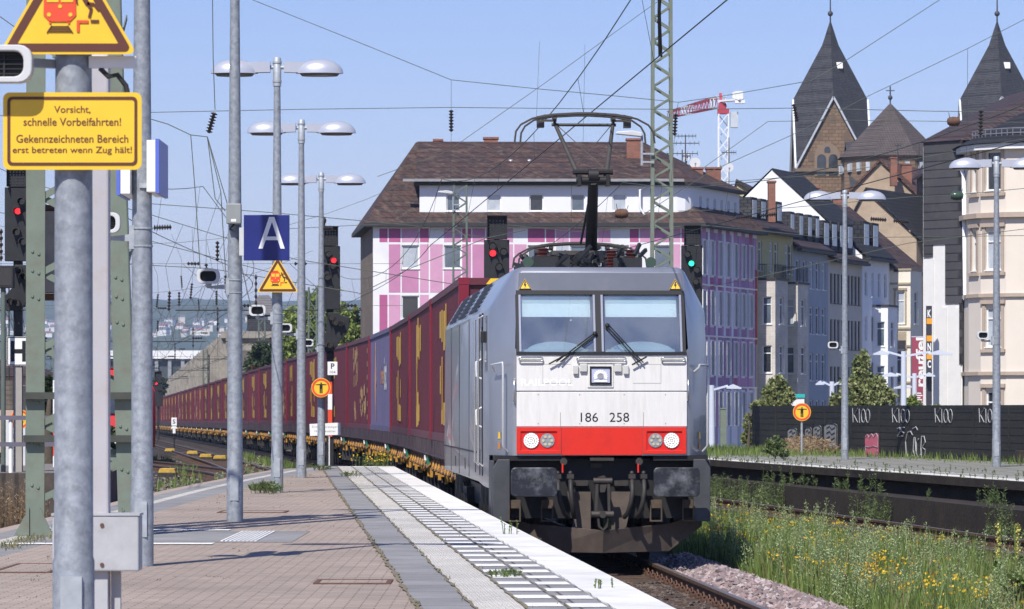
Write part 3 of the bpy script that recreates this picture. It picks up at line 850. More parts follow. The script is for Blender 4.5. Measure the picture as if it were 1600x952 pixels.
# bogies and underfloor gear
b = MB(); b.bx(-1.25,.75,.62,1.25,LL-.3,1.05); b.build('underframe', m_ldark, loco)
for yb in (3.4, LL-3.6):
    q = MB()
    for s in (-1,1):
        q.bx(s*1.28-.09,yb-2.0,.62,s*1.28+.09,yb+2.0,.86); q.bx(s*1.28-.12,yb-1.55,.36,s*1.28+.12,yb-1.05,.74); q.bx(s*1.28-.12,yb+1.05,.36,s*1.28+.12,yb+1.55,.74)
        for e in (-.55,.55): q.lathe([(.13,.60),(.13,1.02)], (s*1.30,yb+e,0), 'z', 12)
        q.bar((s*1.34,yb-1.2,.78),(s*1.34,yb-.3,.98),.05,.05)
    bo = q.build('bogie', m_ldark, loco)
    for e in (-1.3,1.3):
        for s in (-1,1):
            q = MB(); q.lathe([(.61,-.07),(.625,.0),(.64,.065)], (s*.7525,yb+e,.62), 'x', 28); q.build('wheel', m_steelb, bo, smooth=40)
# left side: door, cab window, grilles, skirt seam, handrails
m_seam = M('panel_seam', (.02,.02,.022), .6, 0, 0)
for s in (-1, 1):
    X = s*1.487
    b = MB(); b.bx(X-.006,2.35,1.52,X+.006,2.95,3.40); dr = b.build('door', M('door_silver', (.24,.255,.30), .33, .35, .08, 2), loco)
    b = MB()
    for yy in (2.30, 2.98): b.bx(X-.012,yy-.03,1.16,X+.012,yy+.03,3.44)
    b.build('door_seam', m_seam, dr)
    b = MB(); b.bx(X-.012,2.48,2.55,X+.012,2.82,3.25); b.build('door_window', MAT['glass_dark'], dr)
    for yy in (2.16, 3.12):
        o = s*.07
        loop([(X,yy,3.40),(X+o,yy,3.36),(X+o,yy,1.35),(X,yy,1.30)], .016, 'door_handrail')
    for z in (2.66, 1.98):
        o = s*.08
        loop([(X,2.5,z+.14),(X+o,2.5,z+.10),(X+o,2.5,z-.10),(X,2.5,z-.14)], .014, 'door_handle', M('handle_white', (.7,.7,.68), .4, 0, 0), dr)
    b = MB(); b.prism([(1.05,2.62),(1.65,2.62),(1.65,3.38),(1.12,3.38)], 'x', X-.006, X+.006); b.build('cab_window', MAT['glass_dark'], loco)
    b = MB(); b.bx(X-.004,3.4,1.46,X+.004,LL-.05,1.485)
    for yy in (6.2, 9.4, 12.3): b.bx(X-.004,yy,1.08,X+.004,yy+.03,3.44)
    b.build('panel_seam', m_seam, loco)
    for yy in (4.6, 8.2, 11.4):
        b = MB()
        for i in range(7):
            t0, t1 = .12+i*.11, .20+i*.11
            p = lambda t, y, o: (s*(1.485-.335*t+o*.86), y, 3.46+.56*t+o*.5)
            b.add([p(t0,yy,.012),p(t0,yy+2.4,.012),p(t1,yy+2.4,.022),p(t1,yy,.022)], [(0,1,2,3)])
        b.build('roof_grille', m_ldark, loco)
    b = MB()
    for yy in (4.2,7.4,10.6): b.bx(X-.005,yy,1.18,X+.005,yy+.14,1.34); 
    b.build('skirt_vent', m_seam, loco)
    b = MB(); b.bx(X-.05 if s<0 else X,1.75,3.02,X if s<0 else X+.05,1.9,3.18); b.build('mirror_camera', m_ldark, loco, bevel=.01)
    # little warning stickers on the cab corner
    d = Vector((s*.315,.62,0)).normalized(); nrm = Vector((d.y*s, -abs(d.x), 0)).normalized()
    c0 = Vector((s*1.36,.372,0))
    for z, mt in ((1.74,MAT['yellow']),(1.60,M('sticker_orange',(.55,.20,.03),.5,0,0))):
        q = c0 + nrm*.004
        b = MB(); b.add([tuple(q-d*.035+Vector((0,0,z-.045))),tuple(q+d*.035+Vector((0,0,z-.045))),tuple(q+d*.02+Vector((0,0,z+.045))),tuple(q-d*.02+Vector((0,0,z+.045)))],[(0,1,2,3)])
        b.build('sticker', mt, loco, fix=False)
# roof equipment
b = MB()
for (x, y, wd, dp, h) in ((-.55,2.2,.5,.9,.20),(.5,2.0,.4,.7,.18),(-.2,4.2,.9,.5,.16),(.55,3.6,.35,1.2,.24),(-.72,4.6,.3,1.4,.18),(0,6.5,1.4,1.2,.22),(0,9.5,1.5,2.2,.2),(.1,12.6,1.3,1.2,.22)):
    b.bx(x-wd/2,y-dp/2,4.02,x+wd/2,y+dp/2,4.02+h)
for i in range(70):
    x, y = rnd.uniform(-.78,.78), rnd.uniform(1.6,5.5); z = 4.05+rnd.uniform(0,.22)
    b.bar((x,y,z),(x+rnd.uniform(-.22,.22),y+rnd.uniform(-.4,.4),z+rnd.uniform(0,.2)),.04,.05)
b.build('roof_gear', MAT['dark'], loco)
for (x, y, h) in ((-.62,2.6,.36),(.62,2.6,.34),(-.5,4.6,.34),(.5,4.6,.34),(.30,1.9,.3)):
    q = MB(); prof = []
    for i in range(7): prof += [(.055,4.03+h*i/7),(.105,4.03+h*(i+.4)/7),(.06,4.03+h*(i+.6)/7)]
    q.lathe(prof, (x,y,0), 'z', 14); q.build('roof_insulator', m_rustins, loco, smooth=50)
for x in (-.93, .76):
    q = MB(); q.lathe([(.072,.98),(.075,1.0),(.03,1.16),(.02,1.3)], (x,0,4.11), 'y', 16); q.bx(x-.03,1.1,4.0,x+.03,1.2,4.1); q.build('horn', MAT['insgreen'], loco, smooth=40)
def collector(y0, zc, parent, xc, droop):
    q = MB()
    for dy in (-.16,.16):
        q.path([(xc-.68,y0+dy,zc+.0),(xc-.45,y0+dy,zc+.04),(xc-.1,y0+dy,zc+.06),(xc+.1,y0+dy,zc+.06),(xc+.45,y0+dy,zc+.04),(xc+.68,y0+dy,zc+.0)], .021, 6)
        for s in (-1,1):
            e = 1.0 if dy < 0 else .78
            q.path([(xc+s*.55,y0+dy,zc+.035),(xc+s*(.55+.2*e),y0+dy,zc-.015),(xc+s*(.55+.36*e),y0+dy,zc-.10),(xc+s*(.55+.43*e),y0+dy,zc-droop*.55),(xc+s*(.55+.45*e),y0+dy,zc-droop)], .014, 6)
    for s in (-1,1):
        q.bar((xc+s*.42,y0-.16,zc+.0),(xc+s*.42,y0+.16,zc+.0),.05,.04); q.box((xc+s*.62,y0,zc-.08),(.10,.16,.10)); q.box((xc+s*.50,y0,zc-.03),(.22,.05,.03))
    q.build('collector_head', m_panto, parent, smooth=50)
pan = MB()
yb = 3.9
pan.bx(-.45,yb-.7,4.30,-.38,yb+.9,4.36); pan.bx(.38,yb-.7,4.30,.45,yb+.9,4.36); pan.bx(-.45,yb-.72,4.30,.45,yb-.62,4.36); pan.bx(-.45,yb+.6,4.30,.45,yb+.7,4.36)
pan = pan.build('raised_pantograph', m_panto, loco)
KN = Vector((.055, 2.1, 5.30))
q = MB(); q.path([(.16,yb-.1,4.33),(.11,3.0,4.82),(KN.x,KN.y,KN.z)], [.095,.085,.075], 8); q.build('lower_arm', m_ldark, pan, smooth=50)
q = MB(); q.lathe([(.05,-.24),(.05,.24)], KN, 'x', 10); q.lathe([(.09,-.07),(.09,.07)], KN+Vector((0,0,.07)), 'x', 12); q.lathe([(.04,-.28),(.04,.28)], KN+Vector((0,.05,.12)), 'x', 8)
for s in (-1,1): q.box(KN+Vector((s*.2,0,0)),(.05,.16,.16))
q.build('knee_joint', m_ldark, pan, smooth=40)
zc = 6.24; yh = 3.1
for s in (-1,1):
    q = MB(); q.path([KN+Vector((s*.17,0,-.02)), (.0+s*.42,yh,zc-.06)], [.04,.026], 8); q.build('upper_arm', m_panto, pan, smooth=50)
q = MB(); q.tube((-.46,yh,zc-.09),(.46,yh,zc-.09),.022); q.tube((-.42,yh,zc-.06),(.30,2.6,5.45),.006); q.tube((.42,yh,zc-.06),(-.2,2.6,5.45),.006); q.tube((.05,2.4,5.2),(.02,yb,4.5),.018)
q.build('brace', m_panto, pan, smooth=50)
collector(yh, zc, pan, 0, .36)
pf = MB(); yb = 5.6
for s in (-1,1): pf.path([(s*.2,yb+1.3,4.42),(s*.42,yb-.1,4.50)], .03, 8)
pf.path([(0,yb-.2,4.36),(0,yb+1.35,4.40)], .07, 8); pf.bx(-.5,yb-.5,4.26,.5,yb-.42,4.34); pf.bx(-.5,yb+.6,4.26,.5,yb+.68,4.34)
pf = pf.build('folded_pantograph', MAT['dark'], loco, smooth=40)
collector(yb-.1, 4.50, pf, .12, .30)

# ---------------------------------------------------------------- containers on flat wagons
PITCH, CL, CZ0, CH = 13.35, 12.9, 1.47, 2.92
m_maroon = M('maroon_container_paint', (.105,.017,.029), .5, .05, .12, .8, dirt=(.085,.03,.03), dscale=1.5, damt=.6, rand=.22)
m_maroonp = M('crimson_post_paint', (.17,.010,.024), .45, 0, .1, 2, rand=.2)
m_lilac = M('lilac_container_paint', (.115,.105,.20), .5, 0, .1, 1, dirt=(.10,.09,.13), dscale=1.5, damt=.5)
m_cyel = M('container_yellow', (.55,.33,.045), .55, 0, .15, 3, dirt=(.35,.20,.05), dscale=4, damt=.5)
m_gold = M('faded_gold', (.45,.30,.14), .6, 0, .2, 5)
m_orange = M('container_orange', (.72,.32,.12), .5, 0, .1, 5)
m_hazy = M('hazard_yellow', (.75,.48,.02), .5, 0, 0)
def container_mesh():
    b = MB(); hw_ = 1.19; dp = .036; p = .278
    n = int((CL-.4)/p); y0 = .2; step = (CL-.4)/n
    for s in (-1,1):
        ys = [(y0, hw_)]
        for i in range(n):
            y = y0 + i*step
            ys += [(y+step*.10,hw_),(y+step*.3,hw_-dp),(y+step*.6,hw_-dp),(y+step*.8,hw_),(y+step,hw_)]
        k = len(ys); bb = len(b.v)
        for (y, x) in ys: b.v += [(s*x, y, .16), (s*x, y, CH-.12)]
        for i in range(k-1): b.f.append([bb+2*i,bb+2*i+2,bb+2*i+3,bb+2*i+1]); b.m.append(0)
    b.poly([(-1.19,.1,CH-.03),(1.19,.1,CH-.03),(1.19,CL-.1,CH-.03),(-1.19,CL-.1,CH-.03)])
    b.poly([(-1.19,.06,.1),(1.19,.06,.1),(1.19,.06,CH-.1),(-1.19,.06,CH-.1)])
    b.poly([(-1.19,CL-.06,.1),(1.19,CL-.06,.1),(1.19,CL-.06,CH-.1),(-1.19,CL-.06,CH-.1)])
    b.poly([(-1.19,.06,.14),(1.19,.06,.14),(1.19,CL-.06,.14),(-1.19,CL-.06,.14)])
    return b.mesh('container_walls', m_maroon, fix=False)
cm = container_mesh()
def rails_mesh():
    b = MB()
    for s in (-1,1):
        b.bx(s*1.22-.05,.0,0,s*1.22+.05*0,CL,.16) if False else b.bx(s*1.13,.15,0,s*1.218,CL-.15,.16)
        b.bx(s*1.13,.15,CH-.12,s*1.218,CL-.15,CH)
    for y in (0,CL-.12):
        b.bx(-1.06,y,0,1.06,y+.12,.16); b.bx(-1.06,y,CH-.12,1.06,y+.12,CH)
    return b.mesh('container_rails', m_maroon)
crm = rails_mesh()
def post_mesh(s, y):
    b = MB(); b.bx(s*1.05,y,0,s*1.225,y+.17,CH+.005)
    for z in (0,CH-.115): b.bx(s*1.04,y-.006,z,s*1.232,y+.176,z+.118)
    return b.mesh('corner_post', m_maroonp)
cpm = [post_mesh(s, y) for s in (-1,1) for y in (0, CL-.17)]
def bars_mesh(seed, kind):
    r = random.Random(seed); b = MB(); X = -1.2
    def bar(y, wd, z0, z1): b.bx(X-.006, y, z0, X, y+wd, z1)
    cl = [(CL*.44, 2.9)] if kind == 1 else [(CL*.16, 1.5), (CL*.66, 1.5)]
    for (y0, wd) in cl:
        y = y0
        while y < y0+wd:
            w_ = r.uniform(.34,.66); t = (y-y0)/wd
            bar(y, w_, r.uniform(1.45,2.1), CH-.2-r.uniform(0,.25))
            if r.random() < .8: bar(y, w_, .22+r.uniform(0,.15), r.uniform(.7,1.05))
            if r.random() < .45: bar(y+w_*.2, w_*.5, r.uniform(.6,1.0), r.uniform(1.3,1.7))
            y += w_ + r.uniform(.18,.4)
    return b.mesh('yellow_lettering', m_cyel)
bar_meshes = [bars_mesh(3,1), bars_mesh(5,1), bars_mesh(8,2)]
def gold_mesh():
    r = random.Random(5); b = MB(); X = -1.2
    for (y0, y1, z0, z1, n) in ((2.0,5.2,.35,1.1,22),(6.5,9.0,1.2,2.5,26),(7.5,9,.2,.7,9)):
        for i in range(n):
            y = r.uniform(y0,y1); z = r.uniform(z0,z1); b.bx(X-.005,y,z,X,y+r.uniform(.08,.25),z+r.uniform(.1,.4))
    for i in range(6): b.bx(X-.005,1.1,.3+i*.42,X,1.3,.3+i*.42+.16)
    return b.mesh('gold_lettering', m_gold)
gm = gold_mesh()
ORD = ['first','second','third','fourth','fifth','sixth','seventh','eighth','ninth','tenth','eleventh','twelfth','thirteenth','fourteenth','fifteenth','sixteenth','seventeenth','eighteenth','nineteenth','twentieth','twenty-first','twenty-second','twenty-third','twenty-fourth','twenty-fifth','twenty-sixth','twenty-seventh','twenty-eighth','twenty-ninth','thirtieth','thirty-first','thirty-second','thirty-third','thirty-fourth','thirty-fifth']
# wagon
m_sill = M('wagon_sill', (.055,.035,.042), .65, 0, .2, 2, dirt=(.10,.06,.05), dscale=2, damt=.5)
m_wy = M('brake_yellow', (.46,.23,.03), .55, 0, .25, 5, dirt=(.22,.10,.03), dscale=5, damt=.6)
m_wb = M('brake_brown', (.16,.085,.05), .7, 0, .3, 5)
m_wg = M('valve_green', (.015,.19,.10), .5, 0, .1, 5)
def wagon_parts():
    out = []
    b = MB()
    for s in (-1,1):
        b.bx(s*1.02,.1,1.18,s*1.2,PITCH-.25,CZ0-.005); b.bx(s*1.16,.1,1.14,s*1.24,PITCH-.25,1.18)
    for y in (.1, PITCH*.33, PITCH*.66, PITCH-.45): b.bx(-1.02,y,1.18,1.02,y+.2,1.44)
    for s in (-1,1):
        for i in range(9): b.bx(s*1.2,.8+i*1.45,1.18,s*1.215,.92+i*1.45,1.46)
    b.bx(-.25,.1,.95,.25,PITCH-.25,1.18)
    out.append(('frame', b.mesh('frame', m_sill), None))
    b = MB(); b.bx(-.8,3.6,.55,.8,PITCH-3.8,1.12); out.append(('underframe', b.mesh('underframe', MAT['soot']), None))
    for yb in (1.75, PITCH-1.95):
        b = MB()
        for s in (-1,1):
            b.prism([(yb-1.25,.62),(yb-.3,.50),(yb+.3,.50),(yb+1.25,.62),(yb+1.25,.78),(yb+.4,.95),(yb-.4,.95),(yb-1.25,.78)], 'x', s*.98, s*1.10)
            for e in (-.9,.9): b.bx(s*.98,yb+e-.2,.34,s*1.16,yb+e+.2,.70)
        b.bx(-1.0,yb-.2,.5,1.0,yb+.2,.8)
        bo = b.mesh('bogie', MAT['soot'])
        wh = []
        for e in (-.9,.9):
            for s in (-1,1):
                q = MB(); q.lathe([(.44,-.06),(.46,.06)], (s*.7525,yb+e,.46), 'x', 20); wh.append(('wheel', q.mesh('wheel', m_steelb, 40)))
        out.append(('bogie', bo, wh))
    r = random.Random(4)
    for mt, name, n in ((m_wy,'brake_linkage',8),(m_wb,'brake_lever',9)):
        b = MB()
        for i in range(n):
            y = .5 + (PITCH-1.4)*i/n + r.uniform(-.2,.2)
            for s in (-1,1):
                X = s*1.16
                b.path([(X,y,.95),(X+s*.06,y+.25,.88),(X+s*.06,y+.75,.86),(X,y+1.0,1.04)], .03, 6)
                if mt is m_wb:
                    for k in range(2): b.bar((X,y+.15+k*.32,.84),(X,y+.32+k*.32,1.12),.05,.05); b.box((X,y+.33+k*.32,1.13),(.11,.12,.08))
                else: b.bx(X-.03,y+.1,.70+r.uniform(-.05,.1),X+.03,y+.2,1.0)
        out.append((name, b.mesh(name, mt), None))
    b = MB()
    for y in (1.0,): b.bx(-1.23,y,.86,-1.13,y+.35,1.10)
    out.append(('valve_box', b.mesh('valve_box', m_wg), None))
    b = MB()
    for y in (2.3,): b.bx(-1.245,y,1.0,-1.20,y+.12,1.11)
    out.append(('data_plate', b.mesh('data_plate', MAT['signwhite']), None))
    b = MB()
    for s in (-.88,.88):
        b.lathe([(.2,-.27),(.2,-.22)], (s,0,1.05), 'y', 16); b.lathe([(.09,-.22),(.11,.12)], (s,0,1.05), 'y', 12)
        b.lathe([(.2,PITCH-.04),(.2,PITCH-.09)], (s,0,1.05), 'y', 16); b.lathe([(.09,PITCH-.1),(.11,PITCH-.4)], (s,0,1.05), 'y', 12)
    b.bx(-1.1,.1,.9,1.1,.22,1.2)
    out.append(('buffer', b.mesh('buffer', MAT['soot'], 40), None))
    return out
wag0 = thing('flat_wagon', 'first flat wagon, coupled behind the silver locomotive, with brown and yellow brake levers', 'freight wagon', group='flat wagons of the container train')
for name, me, sub in wagon_parts():
    p = put(name, me, wag0)
    for (n2, m2) in (sub or []): put(n2, m2, p)
con0 = None
conts = {}
def make_container(kind, label):
    t = thing('container', label, 'container', group='containers on the freight train')
    wl = put('wall', cm, t)
    put('rail', crm, t)
    for q in cpm: put('corner_post', q, t)
    if kind < 3: put('yellow_lettering', bar_meshes[kind], t)
    elif kind == 3: put('gold_lettering', gm, t)
    elif kind == 4:
        for mt, part in ((m_lilac, wl),):
            me = cm.copy(); me.materials.clear(); me.materials.append(m_lilac); part.data = me
        for c in t.children:
            if c.name.startswith('rail'):
                me = crm.copy(); me.materials.clear(); me.materials.append(m_lilac); c.data = me
        ML = Matrix(((0,1,0,0),(-1,0,0,0),(0,0,1,0),(0,0,0,1)))
        lettering('bgen', m_orange, -4.9, 1.55, 1.9, .75, -1.198, t, bold=.02, matrix=ML)
        lettering('ist', MAT['signwhite'], -3.1, 1.65, 1.5, .95, -1.198, t, bold=.02, matrix=ML)
        b = MB(); b.prism([(9.2,.25),(9.7,1.4),(9.2,2.65),(8.9,1.4)], 'x', -1.203, -1.198); b.build('orange_mark', m_orange, t)
    # door bars on the end facing the camera
    b = MB()
    for x in (-.85,-.35,.35,.85): b.tube((x,.03,.2),(x,.03,CH-.2),.025,n=6)
    b.build('locking_bar', m_maroonp, t)
    b = MB()
    for i in range(5): b.add([(-.75+i*.32,-.004,CH-.11),(-.60+i*.32,-.004,CH-.11),(-.52+i*.32,-.004,CH-.01),(-.67+i*.32,-.004,CH-.01)], [(0,1,2,3)])
    b.build('hazard_stripes', m_hazy, t, fix=False)
    return t
kinds = [0,1,0,4,3,1,0,2]
Y = 66.95
for i in range(34):
    s = slope(Y + PITCH/2); rz = math.atan(-s)
    yc = Y
    loc = (trk(yc), yc, tz(yc)); 
    a = math.atan2(-(trk(yc+PITCH)-trk(yc)), PITCH)
    k = kinds[i] if i < len(kinds) else rnd.choice([0,1,2,2,0,3])
    what = {0:'maroon container with tall yellow bars', 1:'maroon container with tall yellow bars', 2:'maroon container with two groups of yellow bars', 3:'plain maroon container with small faded gold lettering', 4:'lilac container with orange and white lettering'}[k]
    lab = f'{what}, {ORD[i]} behind the locomotive' if k != 4 else 'lilac blue container with orange and white lettering among maroon ones'
    if k not in conts:
        c = make_container(k, lab); conts[k] = c
        c.location = (loc[0], loc[1]+.2, loc[2]+CZ0); c.rotation_euler = (0,0,a)
    else: c = dup(conts[k], (loc[0], loc[1]+.2, loc[2]+CZ0), a, lab)
    if i == 0: wag0.location = loc; wag0.rotation_euler = (0,0,a)
    else: dup(wag0, loc, a, f'{ORD[i]} flat wagon of the freight train, counted from the locomotive')
    Y += PITCH/math.hypot(1, s)
# ---------------------------------------------------------------- buildings
pane_a = M('pane_blue_grey', (.10,.13,.17), .08, 0, .4, .6, spec=.9)
pane_b = M('pane_dark', (.03,.034,.04), .08, 0, .4, .9, spec=.8)
pane_c = M('pane_curtain', (.42,.46,.50), .25, 0, .2, 1.5, spec=.7)
PANES = [pane_a, pane_a, pane_b, pane_c]
fr_white = M('white_window_frame', (.74,.74,.73), .5, 0, .04, 3)
fr_dark = M('dark_window_frame', (.05,.05,.055), .5, 0, .1, 3)
def tiles(name, c1, c2, dirt=None, bw=.28, bh=.32): return MBRICK(name, c1, c2, tuple(c*.35 for c in c1), bw, bh, .03, 'wall', .75, .8, .5, dirt, .9, .85)
roof_brown = tiles('brown_roof_tiles', (.088,.05,.041), (.046,.034,.034), (.17,.13,.105), .42, .36)
roof_purple = tiles('dark_purple_tiles', (.075,.05,.052), (.058,.043,.046), (.05,.05,.055))
roof_slate = tiles('slate_roof', (.062,.064,.072), (.05,.05,.057), (.085,.08,.078), .3, .2)
roof_red = tiles('red_brown_tiles', (.17,.085,.06), (.12,.065,.05), (.09,.06,.05))
roof_black = tiles('black_roof_tiles', (.035,.036,.042), (.028,.029,.034), None)
zinc = M('zinc_sheet', (.20,.21,.23), .5, .3, .15, 2)
gutter = M('dark_gutter', (.035,.035,.038), .6, .1, .1, 2)
brick_ch = MBRICK('chimney_brick', (.30,.10,.06), (.24,.085,.055), (.25,.2,.16), .26, .085, .012, 'wall', .85, .4, .5, (.12,.07,.05), 1, .6)
_wc = {}
def win_mesh(w_, h_, frame, style):
    k = (round(w_,2), round(h_,2), frame.name, style)
    if k in _wc: return _wc[k]
    b = MB(); t = min(.07, w_*.11); d0, d1 = .09, .17
    b.bx(0,d0,0,t,d1,h_); b.bx(w_-t,d0,0,w_,d1,h_); b.bx(t,d0,0,w_-t,d1,t); b.bx(t,d0,h_-t,w_-t,d1,h_)
    if style == 't': b.bx(t,d0,h_*.70,w_-t,d1,h_*.70+t)
    if style == 'm': b.bx(w_*.5-t*.5,d0,t,w_*.5+t*.5,d1,h_-t)
    f = b.mesh('window', frame)
    p = MB(); p.add([(t,.14,t),(w_-t,.14,t),(w_-t,.14,h_-t),(t,.14,h_-t)],[(0,1,2,3)])
    ps = [p.mesh('pane', q) for q in (PANES if frame is fr_white or frame.name.startswith('white') else [pane_b])]
    s = MB(); s.bx(-.06,-.06,-.05,w_+.06,.16,-.002)
    sm = s.mesh('sill', frame if frame is fr_dark else fr_white)
    _wc[k] = (f, ps, sm); return _wc[k]
class Bld:
    def __init__(s, name, label, cat, base, group=None):
        s.base = Vector(base); s.root = thing(name, label, cat, base, 0, group); s.r = random.Random(name+label)
    def part(s, name, mb, mats, smooth=0, parent=None, fix=True):
        return mb.build(name, mats, parent or s.root, smooth, loc=tuple(-s.base) if parent is None else None, fix=fix)
    def wall(s, name, mat, segs, depth=.2, frame=None, style='t', windows=True, sill=True):
        """segs: (p0, p1, z0, z1, openings[(s, z, w, h)])"""
        b = MB(); todo = []
        for p0, p1, z0, z1, ops in segs:
            a, e = Vector((p0[0],p0[1],0)), Vector((p1[0],p1[1],0)); L = (e-a).length; d = (e-a)/L
            inn = Vector((-d.y, d.x, 0))
            xs = sorted({0, L, *[o[0] for o in ops], *[o[0]+o[2] for o in ops]}); zs = sorted({z0, z1, *[o[1] for o in ops], *[o[1]+o[3] for o in ops]})
            xs = [x for x in xs if -1e-6 <= x <= L+1e-6]; zs = [z for z in zs if z0-1e-6 <= z <= z1+1e-6]
            P = lambda u, z, y=0: tuple(a + d*u + inn*y + Vector((0,0,z)))
            for i in range(len(xs)-1):
                run = None
                for j in range(len(zs)-1):
                    cx, cz = (xs[i]+xs[i+1])/2, (zs[j]+zs[j+1])/2
                    hole = any(o[0] < cx < o[0]+o[2] and o[1] < cz < o[1]+o[3] for o in ops)
                    if not hole: b.poly([P(xs[i],zs[j]),P(xs[i+1],zs[j]),P(xs[i+1],zs[j+1]),P(xs[i],zs[j+1])])
            for (u, z, w_, h_) in ops:
                for q in (((u,z),(u+w_,z)),((u+w_,z),(u+w_,z+h_)),((u+w_,z+h_),(u,z+h_)),((u,z+h_),(u,z))):
                    (u0,za),(u1,zb) = q
                    b.poly([P(u0,za),P(u0,za,depth),P(u1,zb,depth),P(u1,zb)])
                todo.append((P(u,z), math.atan2(d.y,d.x), w_, h_))
        o = s.part(name, b, mat, fix=False)
        if windows:
            for pos, ang, w_, h_ in todo:
                f, ps, sm = win_mesh(w_, h_, frame or fr_white, style)
                wn_ = put('window', f, s.root, Vector(pos)-s.base, (0,0,ang))
                put('pane', s.r.choice(ps), wn_)
                if sill: put('sill', sm, wn_)
        return o
def on_wall(p0, p1):
    a, e = Vector((p0[0],p0[1],0)), Vector((p1[0],p1[1],0)); d = (e-a).normalized(); out = Vector((d.y,-d.x,0))
    return lambda u, z, o=.008: tuple(a + d*u + out*o + Vector((0,0,z)))
def slab(mb, P, u0, u1, z0, z1, o0=-.02, o1=.008, m=None):
    mb.add([P(u0,z0,o0),P(u1,z0,o0),P(u1,z1,o0),P(u0,z1,o0),P(u0,z0,o1),P(u1,z0,o1),P(u1,z1,o1),P(u0,z1,o1)],
           [(3,2,1,0),(4,5,6,7),(0,1,5,4),(1,2,6,5),(2,3,7,6),(3,0,4,7)], m)
GZ = -.32
# ---- pink and white apartment house
w_white = M('white_render', (.73,.73,.74), .8, 0, .05, .6, dirt=(.55,.54,.53), dscale=.5, damt=.4)
w_attic = M('white_attic_render', (.74,.75,.77), .8, 0, .03, .6)
w_lilac = M('lilac_render', (.74,.72,.82), .8, 0, .06, .6)
w_roughbrown = M('brown_roughcast', (.22,.17,.125), .9, 0, .35, 3, bump=.4, bscale=8, dirt=(.10,.09,.085), dscale=.3, damt=.7)
pinks = [M('panel_pink', (.56,.30,.43), .7, 0, .06, 1.2, dirt=(.5,.2,.36), dscale=1, damt=.5), M('panel_rose', (.48,.21,.35), .7, 0, .07, 1.2), M('panel_magenta', (.40,.10,.23), .7, 0, .08, 1.2), M('panel_grey', (.42,.46,.52), .7, 0, .05, 1.2), M('panel_violet', (.33,.18,.36), .7, 0, .08, 1.2), M('panel_plum', (.46,.24,.43), .7, 0, .08, 1.2), M('panel_crimson', (.42,.02,.06), .6, 0, .05, 1)]
A, B_, C_, D_ = (-8.4,232), (11.3,232), (15.5,243.2), (-9.7,246)
EV = 13.15
h1 = Bld('apartment_house', 'apartment house with pink, magenta and white front panels and brown hipped roof', 'house', (1.5,238,GZ))
cols = [-6.15,-3.6,-1.04,1.47,4.02,6.53,9.09]
zr = [10.6, 7.55, 4.5, 1.45]
ops = [(x+8.4-.52, z, 1.05, 1.42) for x in cols for z in zr]
sops = [(.55+i*1.62, z, .78, 2.05) for i in range(7) for z in (10.3,7.25,4.2,1.1)]
h1.wall('front_wall', w_white, [(A, B_, GZ, EV, ops)], .2, style='n')
h1.wall('side_wall', w_lilac, [(B_, C_, GZ, EV, sops)], .3, style='n')
h1.wall('brown_wall', w_roughbrown, [(D_, A, GZ, EV, [])]); h1.wall('rear_wall', w_roughbrown, [(C_, D_, GZ, EV, [])])
P = on_wall(A, B_); b = MB(); r = random.Random(21)
edges = [.35] + [q for x in cols for q in (x+8.4-.55, x+8.4+.55)] + [19.4]
ztop = [(12.15,13.05)] + [(z-1.55,z+1.48) for z in zr]
for k in range(0, len(edges)-1):
    u0, u1 = edges[k], edges[k+1]; bay = (k % 2 == 1)
    # small squares under the eaves
    sub = [(u0,u1)] if u1-u0 < 1.3 else [(u0,u0+(u1-u0)*.42),(u0+(u1-u0)*.42,u1)]
    for q0, q1 in sub:
        c = r.choice([0,2,1,2,0,1,None]);
        if c is not None: slab(b, P, q0+.04, q1-.04, 12.2, 13.02, m=c)
    for ri, z in enumerate(zr):
        zt = 12.1 if ri == 0 else zr[ri-1]-.03-1.5+.0
        zb = z-1.5
        if bay:
            c = r.choice([0,0,1,0,3])
            if c is not None: slab(b, P, u0+.04, u1-.04, zb+.05, z-.08, m=c)
        else:
            for q0, q1 in sub:
                c = r.choice([0,1,0,0,1,3,None,2])
                if c is not None: slab(b, P, q0+.04, q1-.04, zb+.05, min(12.08, z+1.47), m=c)
h1.part('painted_panels', b, pinks)
P = on_wall(B_, C_); b = MB(); r = random.Random(8)
for i in range(8):
    u0 = .04 if i == 0 else .55+(i-1)*1.62+.82; u1 = .51 if i == 0 else (.55+i*1.62-.04 if i < 7 else 11.9)
    for z0, z1 in ((-.2,3.4),(3.5,6.5),(6.6,9.6),(9.7,12.9)):
        c = r.choice([4,5,4,5,3]); u_ = (u0+u1)/2
        slab(b, P, u0, u_-.03, z0, z1, m=c)
        if r.random() < .55: slab(b, P, u_+.03, u1, z0, z1, m=r.choice([4,5,3]))
for i in range(7):
    for z in (12.45, 9.4, 6.35, 3.3):
        slab(b, P, .55+i*1.62, .55+i*1.62+.78, z, z+.75, m=r.choice([4,5,2]))
slab(b, P, 11.62, 11.96, 6.2, 10.9, .01, .03, m=6)
h1.part('side_panels', b, pinks)
b = MB()
for i in range(7):
    for z in (10.3,7.25,4.2,1.1):
        u = .55+i*1.62
        slab(b, P, u-.05, u, z-.05, z+2.1, -.28, .10); slab(b, P, u+.78, u+.83, z-.05, z+2.1, -.28, .10)
for z in (3.42, 6.52, 9.62): slab(b, P, .02, 11.95, z, z+.09, .0, .05)
h1.part('window_fins', b, fr_white)
